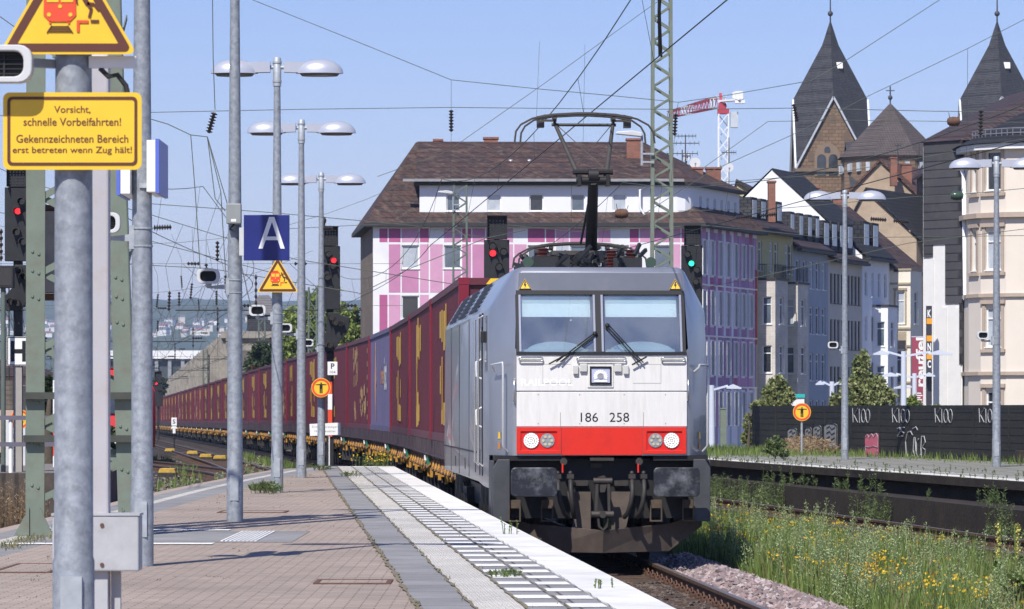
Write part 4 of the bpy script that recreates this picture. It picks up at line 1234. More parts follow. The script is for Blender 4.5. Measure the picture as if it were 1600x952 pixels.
def offs(poly, o):
    c = Vector((sum(p[0] for p in poly)/len(poly), sum(p[1] for p in poly)/len(poly)))
    out = []
    n = len(poly)
    for i in range(n):
        p0, p1, p2 = [Vector(poly[(i+k-1) % n]) for k in range(3)]
        d1 = (p1-p0).normalized(); d2 = (p2-p1).normalized(); n1 = Vector((d1.y,-d1.x)); n2 = Vector((d2.y,-d2.x))
        m_ = (n1+n2); m_ = m_/ max(.3, m_.dot(n1)) if m_.length > 1e-6 else n1
        out.append(tuple(p1 + m_*o))
    return out
plan = [A, B_, C_, D_]
E = offs(plan, .55)
b = MB(); b.prism(E, 'z', EV-.02, EV+.2); h1.part('eaves', b, gutter)
R1, R2 = (-6,240,18.8), (8.2,240.5,18.8)
E3 = [(p[0],p[1],EV+.2) for p in E]
b = MB()
b.poly([E3[0],E3[1],R2,R1]); b.poly([E3[1],E3[2],R2]); b.poly([E3[2],E3[3],R1,R2]); b.poly([E3[3],E3[0],R1])
h1.part('roof', b, roof_brown)
at_plan = [(-5.6,232.6),(10.0,232.6),(10.5,232.7),(10.85,233.0),(11.1,233.5),(14.35,242.3),(8,245),(-5.6,243)]
aops = [((px-800)*.03877+5.6-.42, 14.1, .85, 1.05) for px in (708,772,838,903,968)]
segs = []
for i in range(len(at_plan)):
    p, q = at_plan[i], at_plan[(i+1) % len(at_plan)]
    o = aops if i == 0 else ([(1.0+k*1.45,13.95,.5,1.15) for k in range(6)] if i == 4 else [])
    segs.append((p, q, 13.36, 15.66, o))
h1.wall('attic_wall', w_attic, segs, .18, style='n')
E2 = offs(at_plan, .35)
b = MB(); b.prism(E2, 'z', 15.66, 15.84); h1.part('attic_gutter', b, gutter)
b = MB(); e = [(p[0],p[1],15.85) for p in offs(at_plan, .28)]
R1b, R2b = (-5.9,240,18.84), (8.2,240.5,18.84)
b.poly([e[0],e[1],e[2],e[3],e[4],R2b,R1b]); b.poly([e[4],e[5],R2b]); b.poly([e[5],e[6],e[7],R1b,R2b]); b.poly([e[7],e[0],R1b])
h1.part('roof', b, roof_brown)
b = MB()
for px in (798, 827):
    q = at(px, 268, 236.5); b.tube((q.x,q.y,q.z-.4),(q.x,q.y,q.z+.5),.14,n=10); b.ball((q.x,q.y-.05,q.z+.55),.2); b.bx(q.x-.3,q.y-.3,q.z-.55,q.x+.3,q.y+.1,q.z-.3)
h1.part('roof_vent', b, M('vent_steel', (.55,.58,.62), .35, .5, .05, 3), 40)
q = at(860, 268, 236); b = MB(); b.bx(q.x-.25,q.y-.3,q.z-.35,q.x+.25,q.y+.3,q.z+.25); h1.part('roof_hatch', b, zinc)
b = MB(); b.add([(-6.6,231.9,15.86),(10.4,231.9,15.86),(10.4,232.35,16.05),(-6.6,232.35,16.05)],[(0,1,2,3)]); h1.part('lead_flashing', b, M('grey_flashing', (.20,.195,.19), .7, 0, .3, 2), fix=False)
def chimney(bl, px0, px1, py0, py1, Y, dp=.9, parent=None):
    a, e = at(px0,py1,Y), at(px1,py0,Y); b = MB(); b.bx(a.x,Y-dp/2,a.z-1.2,e.x,Y+dp/2,e.z-.12); b.bx(a.x-.06,Y-dp/2-.06,e.z-.12,e.x+.06,Y+dp/2+.06,e.z)
    bl.part('chimney', b, brick_ch)
chimney(h1, 678,691,218,226,240.5); chimney(h1, 756,778,215,226,240.5); chimney(h1, 979,1002,217,262,237.5)
chimney(h1, 1081,1098,262,286,240); chimney(h1, 1103,1126,262,288,241.5)
b = MB(); q = at(1030,300,232); 
b.path([at(1008,292,232.4), at(1000,297,232.3), at(1000,325,232.3), at(1007,336,232.2)], .07, 8); h1.part('drainpipe', b, fr_white, 50)

# ---- the row of houses along the street behind it
SD = Vector((.349,.937)); SD.normalize(); SN = Vector((SD.y,-SD.x)); S0 = Vector((11.3,232))
def L_(t, o=0): p = S0 + SD*t + SN*o; return (p.x, p.y)
def rowhouse(name, label, t0, t1, eave, ridge, depth, wallm, roofm, ops, frame=None, style='t', gable=None, back=None, o=0, cdep=.18):
    c = L_((t0+t1)/2, -depth/2)
    h = Bld(name, label, 'house', (c[0],c[1],GZ), 'houses along the street')
    f0, f1, k0, k1 = L_(t0,o), L_(t1,o), L_(t0,-depth), L_(t1,-depth)
    h.wall('front_wall', wallm, [(f0,f1,GZ,eave,ops)], cdep, frame, style)
    rd = depth*.5
    r0, r1 = L_(t0,-rd), L_(t1,-rd)
    g = MB()
    for (f, k, rr) in ((f0,k0,r0),(f1,k1,r1)):
        g.poly([(f[0],f[1],GZ),(f[0],f[1],eave),(rr[0],rr[1],ridge),(k[0],k[1],eave),(k[0],k[1],GZ)])
    g.poly([(k0[0],k0[1],GZ),(k1[0],k1[1],GZ),(k1[0],k1[1],eave),(k0[0],k0[1],eave)])
    h.part('party_wall', g, gable or wallm, fix=False)
    e0, e1, b0, b1 = L_(t0-.05,o+.45), L_(t1+.05,o+.45), L_(t0-.05,-depth-.4), L_(t1+.05,-depth-.4); q0, q1 = L_(t0-.05,-rd), L_(t1+.05,-rd)
    g = MB(); dz = .12; z = lambda p, zz: (p[0],p[1],zz)
    g.poly([z(e0,eave),z(e1,eave),z(q1,ridge+dz),z(q0,ridge+dz)]); g.poly([z(q0,ridge+dz),z(q1,ridge+dz),z(b1,eave),z(b0,eave)])
    g.poly([z(e0,eave-.16),z(e1,eave-.16),z(q1,ridge-.04),z(q0,ridge-.04)]); g.poly([z(e0,eave-.16),z(e0,eave),z(q0,ridge+dz),z(q0,ridge-.04)]); g.poly([z(e0,eave-.16),z(e1,eave-.16),z(e1,eave),z(e0,eave)])
    h.part('roof', g, roofm, fix=False)
    g = MB(); P = on_wall(f0, f1); slab(g, P, 0, (Vector(f1)-Vector(f0)).length, eave-.3, eave-.12, .3, .62); h.part('gutter', g, gutter)
    return h, on_wall(f0, f1)
def dormers(h, ts, w_, eave, ridge, depth, z0, z1, mat, back=1.2):
    rd = depth*.5
    for t in ts:
        g = MB(); o = -.5
        f0, f1 = L_(t,o), L_(t+w_,o); k0, k1 = L_(t,-3.2), L_(t+w_,-3.2)
        pts = [(f0[0],f0[1]),(f1[0],f1[1]),(k1[0],k1[1]),(k0[0],k0[1])]
        g.prism(pts, 'z', z0, z1)
        d = h.part('dormer', g, mat)
        P = on_wall(f0, f1); q = MB(); slab(q, P, w_*.14, w_*.86, z0+.35, z1-.18, .0, .03); h.part('dormer_window', q, pane_c)
def grid_ops(us, zs, w_, h_): return [(u, z, w_, h_) for u in us for z in zs]
w_yellow = M('mustard_render', (.46,.42,.22), .85, 0, .08, .8)
w_baybrick = MBRICK('grey_bay_brick', (.58,.54,.49), (.52,.49,.44), (.62,.59,.54), .5, .17, .012, 'wall', .85, .3)
w_blue = M('slate_blue_render', (.33,.37,.44), .85, 0, .08, .6)
w_beige = M('grey_beige_render', (.54,.51,.46), .85, 0, .06, .8, dirt=(.24,.21,.18), dscale=.4, damt=.5)
w_ice = M('ice_blue_render', (.72,.75,.82), .85, 0, .04, .8)
w_icew = M('ice_white_render', (.80,.80,.81), .85, 0, .04, .8)
w_cream = M('cream_render', (.74,.69,.58), .85, 0, .06, .8)
w_sand = M('sandstone_trim', (.36,.30,.215), .85, 0, .15, 3)
def bay(h, t0, t1, dp, z0, z1, mat, wz, ww=.62, wh=1.75, frame=None, style='t', front=True, top=True):
    a, b2, c, d = L_(t0,0), L_(t0,dp), L_(t1,dp), L_(t1,0)
    segs = [(a, b2, z0, z1, [((dp-ww)/2, z, ww, wh) for z in wz]), (b2, c, z0, z1, [((t1-t0-1.1)/2, z, 1.1, wh) for z in wz] if front else []), (c, d, z0, z1, [])]
    h.wall('bay', mat, segs, .14, frame, style)
    g = MB(); g.prism([L_(t0-.08,-.02),L_(t0-.08,dp+.08),L_(t1+.08,dp+.08),L_(t1+.08,-.02)], 'z', z1, z1+.14); h.part('bay_cap', g, gutter if top else w_sand)
hy, P = rowhouse('town_house', 'mustard yellow house with two grey brick bays next to the pink house', 11.85, 20.2, 13.6, 17.2, 11, w_yellow, roof_purple,
    grid_ops([.6,3.0,4.2,6.6,7.4], [10.9], .8, 1.9), gable=w_yellow)
bay(hy, 12.4, 15.2, 1.12, GZ, 10.3, w_baybrick, [1.0,4.4,7.5]); bay(hy, 17.5, 20.0, 1.12, GZ, 10.2, w_baybrick, [1.0,4.4,7.5])
dormers(hy, [12.6,14.6,16.4,18.2], 1.2, 13.6, 17.2, 11, 14.0, 15.6, roof_slate)
for t0 in (12.4, 17.5):
    g = MB(); p = [L_(t0+.05,.05), L_(t0+.05,1.05), L_(t0+2.6,1.05)]
    for i in range(2):
        a, e = p[i], p[i+1]; n = 9 if i == 0 else 14
        for k in range(n+1): 
            x, y = a[0]+(e[0]-a[0])*k/n, a[1]+(e[1]-a[1])*k/n; g.bx(x-.015,y-.015,10.4,x+.015,y+.015,11.3)
        g.bar((a[0],a[1],11.3),(e[0],e[1],11.3),.05,.05)
    hy.part('balcony_rail', g, fr_dark)
chimney(hy, 1200,1211,283,318,244)
hb, P = rowhouse('town_house', 'slate blue house with pale windows between mustard and beige houses', 20.2, 28.7, 12.75, 16.0, 11, w_blue, roof_purple,
    grid_ops([.8,2.4,4.0,5.5,7.0], [10.1,7.1,4.0,.9], .85, 1.8), gable=w_blue)
dormers(hb, [21.3,23.4,25.5,27.3], 1.0, 12.75, 16.0, 11, 13.3, 15.1, roof_slate)
he, P = rowhouse('town_house', 'grey beige house with groups of four narrow dark windows', 28.7, 37.4, 12.35, 15.0, 11, w_beige, roof_purple,
    grid_ops([.5,1.4,2.3,3.2,4.9,5.8,6.7,7.6], [9.3,6.2,3.0,.0], .62, 2.0), frame=fr_dark, style='n', gable=w_beige)
dormers(he, [29.3,31.3,33.3,35.3], 1.5, 12.35, 15.0, 11, 12.9, 14.9, roof_slate)
g = MB(); slab(g, P, 4.5, 8.2, 2.9, 3.05, 0, .9); 
for k in range(14): slab(g, P, 4.5+k*.28, 4.53+k*.28, 3.05, 4.0, .85, .88)
slab(g, P, 4.5, 8.2, 4.0, 4.05, .84, .9); he.part('balcony', g, fr_dark)
hi, P = rowhouse('town_house', 'ice blue house with tall white gable wall and white bay', 37.4, 44.8, 12.8, 18.9, 13, w_ice, roof_black,
    grid_ops([.7,2.5,4.2,5.9], [10.0,6.9,3.7], .7, 1.7), gable=w_icew)
bay(hi, 40.2, 42.8, 1.1, GZ, 9.3, w_icew, [.6,3.4,6.5])
dormers(hi, [39.5,42.0], 1.7, 12.8, 18.9, 13, 13.3, 15.3, roof_black)
ho, P = rowhouse('town_house', 'cream house with carved sandstone panels and tall bay windows', 44.8, 54, 12.2, 17.0, 11, w_cream, roof_brown,
    grid_ops([.6,2.2,5.0,7.0], [9.3,6.0,2.6], .8, 2.0), gable=w_cream)
bay(ho, 44.95, 48.2, 1.5, GZ, 12.0, w_cream, [.2,4.0,8.2], .62, 2.3, top=False)
p0, p1 = L_(44.95,0), L_(44.95,1.5); Pb = on_wall(p0, p1); g = MB()
for z in (2.9, 6.7): slab(g, Pb, .3, 1.2, z, z+.95, -.02, .035)
for z in (2.7, 3.95, 6.55, 7.8, 11.0): slab(g, Pb, -.02, 1.53, z, z+.14, -.02, .10)
for z in (.2,4.0,8.2):
    slab(g, Pb, .28, .42, z-.05, z+2.4, -.02, .05); slab(g, Pb, 1.08, 1.22, z-.05, z+2.4, -.02, .05); slab(g, Pb, .24, 1.26, z+2.4, z+2.56, -.02, .09)
ho.part('sandstone_trim', g, w_sand)
# gable fronted houses behind the row
w_tan = MBRICK('tan_brick', (.47,.36,.25), (.43,.33,.235), (.40,.33,.25), .5, .16, .012, 'wall', .9, .2)
def gable_house(label, pxl, pxr, pxa, pya, pye, Y, dep, wallm, roofm, skew=0, ops=(), group='houses behind the row'):
    l, r_, a = at(pxl,pye,Y), at(pxr,pye,Y), at(pxa,pya,Y)
    h = Bld('gable_house', label, 'house', ((l.x+r_.x)/2, Y+dep/2, GZ), group)
    g = MB(); g.poly([(l.x,Y,GZ),(r_.x,Y,GZ),(r_.x,Y,r_.z),(a.x,Y,a.z),(l.x,Y,l.z)])
    g.poly([(l.x+skew,Y+dep,GZ),(r_.x+skew,Y+dep,GZ),(r_.x+skew,Y+dep,r_.z),(a.x+skew,Y+dep,a.z),(l.x+skew,Y+dep,l.z)])
    g.poly([(l.x,Y,GZ),(l.x+skew,Y+dep,GZ),(l.x+skew,Y+dep,l.z),(l.x,Y,l.z)]); g.poly([(r_.x,Y,GZ),(r_.x+skew,Y+dep,GZ),(r_.x+skew,Y+dep,r_.z),(r_.x,Y,r_.z)])
    h.part('wall', g, wallm, fix=False)
    g = MB(); y0 = Y-.25
    for s_, e in ((-1,l),(1,r_)):
        ex = e.x + s_*.4; ez = e.z - .25
        q = [(ex,y0,ez+.2),(ex+skew,Y+dep,ez+.2),(a.x+skew,Y+dep,a.z+.2),(a.x,y0,a.z+.2)]
        q2 = [(x,y,z-.22) for x,y,z in q]
        g.add(q+q2, [(0,1,2,3),(7,6,5,4),(0,4,5,1),(1,5,6,2),(2,6,7,3),(3,7,4,0)])
    h.part('roof', g, roofm)
    for (x, y, w_, h_) in ops:
        c = at(x, y, Y); g = MB(); g.bx(c.x-w_/2,Y-.03,c.z-h_/2,c.x+w_/2,Y+.05,c.z+h_/2); h.part('window', g, pane_b)
    return h
hg = gable_house('tan brick gable house with red brown roof below the church', 1296,1462,1375,252,335, 318, 14, w_tan, roof_red, 5)
chimney(hg, 1391,1401,246,268,316); chimney(hg, 1408,1424,256,275,320)
hg2 = gable_house('lower tan brick gable with dark roof in front of the church', 1318,1432,1352,297,372, 300, 12, w_tan, roof_black, 6)
chimney(hg2, 1301,1316,309,352,297)
hg3 = gable_house('brown roofed house with brick chimney left of the church', 1128,1300,1150,284,395, 290, 16, w_yellow, roof_purple, 3)
chimney(hg3, 1258,1281,292,320,292)
hg4 = gable_house('dark slate house with brick stack behind the white slate wall', 1462,1540,1500,206,262, 300, 14, roof_slate, roof_purple, 0)
# ---- white house with a slate hung gable wall
ws = M('white_roughcast', (.70,.69,.66), .9, 0, .05, 2, bump=.3, bscale=12)
slate_w = MBRICK('slate_cladding', (.075,.074,.08), (.055,.055,.06), (.025,.025,.028), .75, .38, .03, 'wall', .7, .8, .5, (.10,.095,.095), .5, .5)
hs = Bld('slate_clad_house', 'white house with stepped dark slate cladding on its side wall', 'house', (24,179,GZ))
W0, W1 = (18.66,174.3), (20.25,172.6); Lw = (Vector(W1)-Vector(W0)).length
hs.wall('side_wall', ws, [(W0, W1, GZ, 14.2, [])], windows=False)
def s_at(px):
    k = (px-800)/6000; d = (Vector(W1)-Vector(W0))/Lw
    return (k*W0[1]-W0[0])/(d.x - k*d.y)
P = on_wall(W0, W1); g = MB()
def zy(y, px): return EYE + (640-y)/6000*(W0[1] + (W1[1]-W0[1])*s_at(px)/Lw)
for x0, x1, y in ((1444,1458,402),(1458,1478,382),(1478,1500,474),(1500,1509,570)):
    slab(g, P, max(0,s_at(x0)), min(Lw,s_at(x1)), zy(y,(x0+x1)/2), 14.2, -.05, .06)
hs.part('slate_cladding', g, slate_w)
g = MB()
for px in (1459, 1479, 1501): slab(g, P, s_at(px)-.25, s_at(px)+.02, GZ, zy(470,px)-.3 if px != 1459 else zy(405,px), 0, .04)
hs.part('pilaster', g, ws)
g = MB(); g.poly([(W0[0]-.2,W0[1],14.2),(W1[0]-.2,W1[1],14.2),(26.5,176.5,17.6),(24.5,190,17.6)]); g.poly([(W1[0]-.2,W1[1],14.2),(31,171,14.2),(26.5,176.5,17.6)])
g.poly([(W0[0]-.2,W0[1],14.2),(26.5,190,17.6),(33,190,14.2)]); hs.part('roof', g, roof_purple, fix=False)
hs.wall('rear_wall', ws, [((33,190),W0,GZ,14.2,[])], windows=False)
# ---- cream corner house with the rounded bay
wc = M('pale_cream_render', (.69,.62,.53), .85, 0, .04, .8); trim = M('tan_stone_trim', (.42,.34,.27), .85, 0, .08, 3)
hc = Bld('corner_house', 'cream corner house with rounded bay and tan window surrounds', 'house', (26,176,GZ))
cp = [(20.32,173.6),(20.36,171.2),(20.75,170.0),(21.75,169.0),(23.0,168.6),(25.3,168.5),(33,168.4),(33,184)]
segs = []; zs = [11.75, 8.25, 4.85, 1.15]
for i in range(len(cp)-1):
    p, q = cp[i], cp[i+1]; Ls = (Vector(q)-Vector(p)).length
    o = []
    if i == 2: o = [((Ls-.86)/2, z, .86, 1.75) for z in zs]
    if i == 5: o = [(x, z, 1.1, 1.8) for z in zs for x in (1.6,4.6)]
    if i == 1: o = [((Ls-.5)/2, z, .5, 1.75) for z in zs[:2]]
    segs.append((p,q,GZ,13.75,o))
hc.wall('wall', wc, segs, .25)
for i in (1,2,5):
    P = on_wall(cp[i], cp[i+1])
    for (u, z, w_, h_) in segs[i][4]:
        g = MB(); slab(g,P,u-.17,u-.01,z-.1,z+h_+.15,-.02,.05); slab(g,P,u+w_+.01,u+w_+.17,z-.1,z+h_+.15,-.02,.05); slab(g,P,u-.24,u+w_+.24,z+h_+.15,z+h_+.32,-.02,.12); slab(g,P,u-.24,u+w_+.24,z-.24,z-.1,-.02,.12); hc.part('window_surround', g, trim)
ob = offs(cp, .0)
for z, h_, o in ((10.55,.22,.24),(7.05,.16,.12),(3.6,.16,.14),(13.55,.25,.35)):
    g = MB(); g.prism(offs(cp,o), 'z', z, z+h_); hc.part('cornice', g, trim if o < .3 else fr_white)
g = MB(); e = [(p[0],p[1],13.82) for p in offs(cp,.5)]; ap = (29,178,18.6)
for i in range(len(e)-1): g.poly([e[i],e[i+1],ap])
hc.part('roof', g, roof_black, fix=False)
g = MB()
for i in range(1,6):
    a, e2 = Vector(e[i]), Vector(e[i+1]); a = a.lerp(Vector(ap),.08); e2 = e2.lerp(Vector(ap),.08)
    for hh in (.1,.3): g.tube(a+Vector((0,0,hh)), e2+Vector((0,0,hh)), .03, n=5)
    n = max(2, int((e2-a).length/.3))
    for k in range(n): q = a.lerp(e2,k/n); g.tube(q-Vector((0,0,.05)), q+Vector((0,0,.33)), .025, n=5)
hc.part('snow_guard', g, zinc)
g = MB(); g.path([(20.25,173,13.6),(20.2,172.9,13.0),(20.25,172.2,12.6),(20.3,172.1,7)], .09, 8); hc.part('drainpipe', g, w_icew, 50)

# ---- church
stone = MBRICK('brown_stone', (.25,.165,.10), (.19,.125,.08), (.12,.09,.065), .75, .42, .05, 'wall', .9, .5, .5, (.10,.075,.055), .4, .6)
CY = 450
ch = Bld('church', 'brown stone church with two pointed slate spires and a low central roof', 'church', (47,CY+5,GZ))
lead = M('lead_flashing', (.50,.53,.56), .4, .2, .1, 2)
def tower(px):
    hwid = 4.15; cx = (px-800)/6000*CY; cy = CY+hwid; zb, zp = 30.4, 38.5; za = 2*zp-zb
    x0,x1,y0,y1 = cx-hwid,cx+hwid,cy-hwid,cy+hwid
    g = MB(); g.bx(x0,y0,GZ,x1,y1,zb)
    for pts in (((x0,y0),(x1,y0),(cx,y0)),((x1,y0),(x1,y1),(x1,cy)),((x1,y1),(x0,y1),(cx,y1)),((x0,y1),(x0,y0),(x0,cy))):
        g.poly([(*pts[0],zb),(*pts[1],zb),(*pts[2],zp)])
    t = ch.part('tower', g, stone, fix=False)
    def arch(x, z, w_, h_, name, mt, o=.05, par=None):
        q = MB(); pts = [(x-w_/2,z),(x+w_/2,z)] + [(x+w_/2*math.cos(math.pi*i/8), z+h_-w_/2+w_/2*math.sin(math.pi*i/8)) for i in range(9)]
        q.prism(pts,'y',y0-o,y0+.2); return ch.part(name, q, mt)
    arch(cx-.7,29.4,3.0,3.9,'arch_surround',M('arch_stone',(.22,.16,.11),.9,0,.1,2),.10)
    for dx in (-.68,.68): arch(cx-.7+dx,29.5,1.05,2.5,'belfry_opening',pane_b,.14)
    arch(cx-.7,32.2,.7,.7,'belfry_rose',pane_b,.14)
    for dx,z in ((-2.6,31.2),(2.6,31.2),(-1.6,33.6),(1.6,33.6),(0,35.6)): arch(cx+dx,z,.7,1.1,'blind_arch',M('blind_stone',(.14,.10,.07),.9,0,.1,2),.03)
    q = MB(); q.bx(x0-.35,y0-.35,zb-.45,x1+.35,y1+.35,zb-.05); q.bx(x0-.2,y0-.2,zb-4.3,x1+.2,y1+.2,zb-3.9); ch.part('cornice', q, M('cornice_stone',(.17,.13,.095),.9,0,.15,2))
    q = MB(); ap = (cx,cy,za+.4); o = .28
    pk = [(cx,y0-o,zp+.2),(x1+o,cy,zp+.2),(cx,y1+o,zp+.2),(x0-o,cy,zp+.2)]
    co = [(x1+o,y0-o,zb-.1),(x1+o,y1+o,zb-.1),(x0-o,y1+o,zb-.1),(x0-o,y0-o,zb-.1)]
    top = Vector((cx,cy,za+.4)); mid = lambda p: tuple(Vector(p).lerp(top,.78)*1.0)
    for i in range(4):
        a, c, b2 = pk[i], co[i], pk[(i+1)%4]
        q.poly([a, c, b2]); q.poly([a, b2, mid(b2), mid(a)]); q.poly([mid(a), mid(b2), (cx,cy,za+1.6)])
    ch.part('spire', q, roof_slate, fix=False)
    q = MB()
    for i in range(4):
        for c in (co[i], co[i-1]): q.bar(pk[i], c, .22, .22)
    ch.part('gable_flashing', q, lead)
    q = MB(); q.bar((cx+1.2,y0+2.6,zp+3.3),(cx+1.55,y0+2.5,zp+3.3),.7,.75) if False else q.box((cx+.95,cy-1.55,za-4.0),(.75,.3,.8),None,Matrix.Rotation(R(-20),3,'X')); ch.part('spire_hatch', q, M('hatch_white',(.6,.6,.6),.5,0,0))
    q = MB(); q.tube((cx,cy,za+1.2),(cx,cy,za+5.0),.10,.07,8); q.ball((cx,cy,za+2.3),.33); q.bar((cx-.75,cy,za+4.2),(cx+.75,cy,za+4.2),.14,.14); q.bar((cx,cy,za+3.0),(cx,cy,za+5.2),.14,.14); ch.part('cross', q, fr_dark)
tower(1302); tower(1565)
c0 = at(1391,165,CY-9); cx, cy = c0.x, CY-9; rb = 5.9; zb = 31.0
oc = [(cx+rb*math.cos(R(22.5+45*i)), cy+rb*math.sin(R(22.5+45*i))) for i in range(8)]
g = MB(); g.prism(oc,'z',GZ,zb); ch.part('crossing_drum', g, stone)
g = MB(); ov = [(cx+(rb+.5)*math.cos(R(22.5+45*i)), cy+(rb+.5)*math.sin(R(22.5+45*i)), zb-.1) for i in range(8)]
for i in range(8): g.poly([ov[i], ov[(i+1)%8], (cx,cy,c0.z+.3)])
ch.part('crossing_roof', g, tiles('brown_slate', (.115,.092,.085), (.09,.072,.068), (.07,.065,.065), .3,.22), fix=False)
g = MB(); g.tube((cx,cy,c0.z),(cx,cy,c0.z+2.2),.08,n=6); g.ball((cx,cy,c0.z+.9),.28); g.bar((cx-.5,cy,c0.z+1.7),(cx+.5,cy,c0.z+1.7),.1,.1); ch.part('cross', g, fr_dark)
g = MB()
for i in range(8):
    a, b2 = Vector((*oc[i],0)), Vector((*oc[(i+1)%8],0))
    for k in (.2,.5,.8): q = a.lerp(b2,k); q = q + (q-Vector((cx,cy,0))).normalized()*.05; g.box((q.x,q.y,zb-1.3),(.5,.5,1.0),None,Matrix.Rotation(math.atan2(q.y-cy,q.x-cx),3,'Z'))
ch.part('drum_window', g, pane_c)
g = MB(); g.bx(cx-5,cy-4,GZ,(1565-800)/6000*CY-4,cy+8,27.5); ch.part('nave', g, stone)
g = MB(); nx1 = (1565-800)/6000*CY-4; g.poly([(cx-5,cy-4.4,27.4),(nx1,cy-4.4,27.4),(nx1,cy+2,33),(cx-5,cy+2,33)]); g.poly([(cx-5,cy+8.4,27.4),(nx1,cy+8.4,27.4),(nx1,cy+2,33),(cx-5,cy+2,33)]); ch.part('nave_roof', g, roof_slate, fix=False)

# ---- tower crane
cw = M('crane_white', (.74,.75,.76), .45, 0, .04, 2); crd = M('crane_red', (.42,.05,.075), .45, 0, .05, 2)
cr = thing('tower_crane', 'white tower crane with red and white lattice jib above the roofs', 'crane', (at(1130,640,425).x, 425, GZ))
def lattice(b, p, q, w0, w1, n, r_, m=None, up=(0,0,1), faces=4):
    p, q = Vector(p), Vector(q); d = (q-p).normalized(); u = d.cross(Vector(up)); u = u.normalized() if u.length > .01 else Vector((1,0,0)); v = u.cross(d)
    C = lambda t, i: p.lerp(q,t) + (u*((-1,1,1,-1)[i]) + v*((-1,-1,1,1)[i]))*((w0+(w1-w0)*t)/2)
    for i in range(4): b.bar(C(0,i), C(1,i), r_*1.6, r_*1.6, m)
    for k in range(n):
        for i in range(faces):
            j = (i+1) % 4
            a, e = (C(k/n,i), C((k+1)/n,j)) if k % 2 == 0 else (C(k/n,j), C((k+1)/n,i))
            b.bar(a, e, r_, r_, m)
hz_ = 35.8+.32
b = MB(); lattice(b, (0,0,0), (0,0,hz_-1), 1.05, 1.05, 26, .09, up=(0,1,0)); b.build('mast', cw, cr)
b = MB(); jd = Vector((-3.8,45,2.0)).normalized()
jp = Vector((-.2,0,hz_+.4))
for k in range(7):
    b.cur = 1 if k in (1,2,3,5,6) and k != 4 else 0
    lattice(b, jp+jd*(k*6.5), jp+jd*((k+1)*6.5), 1.15-.06*k, 1.09-.06*k, 5, .055, b.cur)
b.build('jib', [cw, crd], cr)
b = MB(); b.bx(-.62,-.62,hz_-1,.62,.62,hz_-.5); b.bx(-.5,-.5,hz_-.5,.3,.5,hz_+.2); b.bar((-.2,0,hz_+.1),(-.3,.2,hz_+1.3),.3,.3); b.build('slewing_head', crd, cr)
b = MB(); cj = Vector((.62,-.78,0)); b.bar(jp, jp+cj*3.4, .8, .2); b.box(jp+cj*2.9+Vector((0,0,.45)),(.9,.9,.9)); b.box(jp+cj*2.2+Vector((0,0,.5)),(.5,.7,.7)); b.box(jp+cj*2.9+Vector((.1,0,-.25)),(1.1,.8,.35)); b.build('counter_jib', cw, cr)
b = MB(); b.bx(.75,-1.7,hz_-2.6,1.55,-.6,hz_-.9); b.build('operator_cab', M('crane_cab', (.50,.54,.58), .3, 0, .1, 2), cr)
# ---- aerials and dishes on the roofs
def dish(px, py, Y, rr, label):
    c = at(px,py,Y); t = thing('satellite_dish', label, 'satellite dish', (c.x,c.y,c.z), 0, 'satellite dishes on the roof')
    b = MB(); prof = [(rr*i/5, .16*rr*(i/5)**2*-1.6) for i in range(6)]; prof[0] = (.01,0)
    b.lathe(prof, (0,0,0), 'y', 20); b.build('dish', M('dish_white', (.62,.64,.66), .5, 0, .05, 3), t, smooth=40)
    b = MB(); b.tube((0,.05,0),(0,.1,-1.3),.03,n=6); b.tube((0,-.1,-rr*.9),(0,-.55,-.1),.018,n=6); b.box((0,-.55,-.08),(.1,.12,.1)); b.build('mount', zinc, t)
dish(1073,245,241,.26,'small white dish, upper of the pair on the roof edge'); dish(1072,262,241,.26,'small white dish, lower of the pair on the roof edge'); dish(1086,255,240.5,.34,'large white satellite dish above the brick chimneys'); dish(1139,262,245,.29,'grey satellite dish right of the crane mast')
def aerial(px, py0, py1, Y, label, bars):
    c = at(px,py1,Y); h_ = (py1-py0)/6000*Y; t = thing('roof_aerial', label, 'aerial', (c.x,c.y,c.z), 0, 'aerials on the roofs')
    b = MB(); b.tube((0,0,0),(0,0,h_),.045,.03,6); b.build('pole', fr_dark, t)
    b = MB()
    for z, w_ in bars:
        b.tube((-w_/2,0,h_*z),(w_/2,0,h_*z),.03,n=5)
        for k in range(7): x = -w_/2+w_*k/6; b.tube((x,0,h_*z-.14),(x,0,h_*z+.14),.018,n=4)
    b.build('elements', fr_dark, t)
aerial(1071,211,270,240,'television aerial with two cross bars by the chimneys',[(.97,1.3),(.78,1.7)]); aerial(1066,234,275,239,'short television aerial beside the white dishes',[(.85,1.9)])
aerial(1139,215,262,246,'slanting aerial on the roof right of the crane',[(.5,.9)]); aerial(1403,224,258,310,'thin aerial on the tan gable roof below the church',[(.9,.5)])
# ---------------------------------------------------------------- left background
m_old = M('old_concrete', (.30,.275,.235), .9, 0, .2, .8, bump=.3, bscale=4, dirt=(.12,.105,.09), dscale=.5, damt=.75)
via = Bld('viaduct', 'pale concrete viaduct with arches and a pierced parapet behind the container train', 'viaduct', (-40,500,GZ))
V0, V1 = Vector((-25.2,345)), Vector((-96,1060)); VL = (V1-V0).length; vd = (V1-V0)/VL
vz = lambda s: 9.2
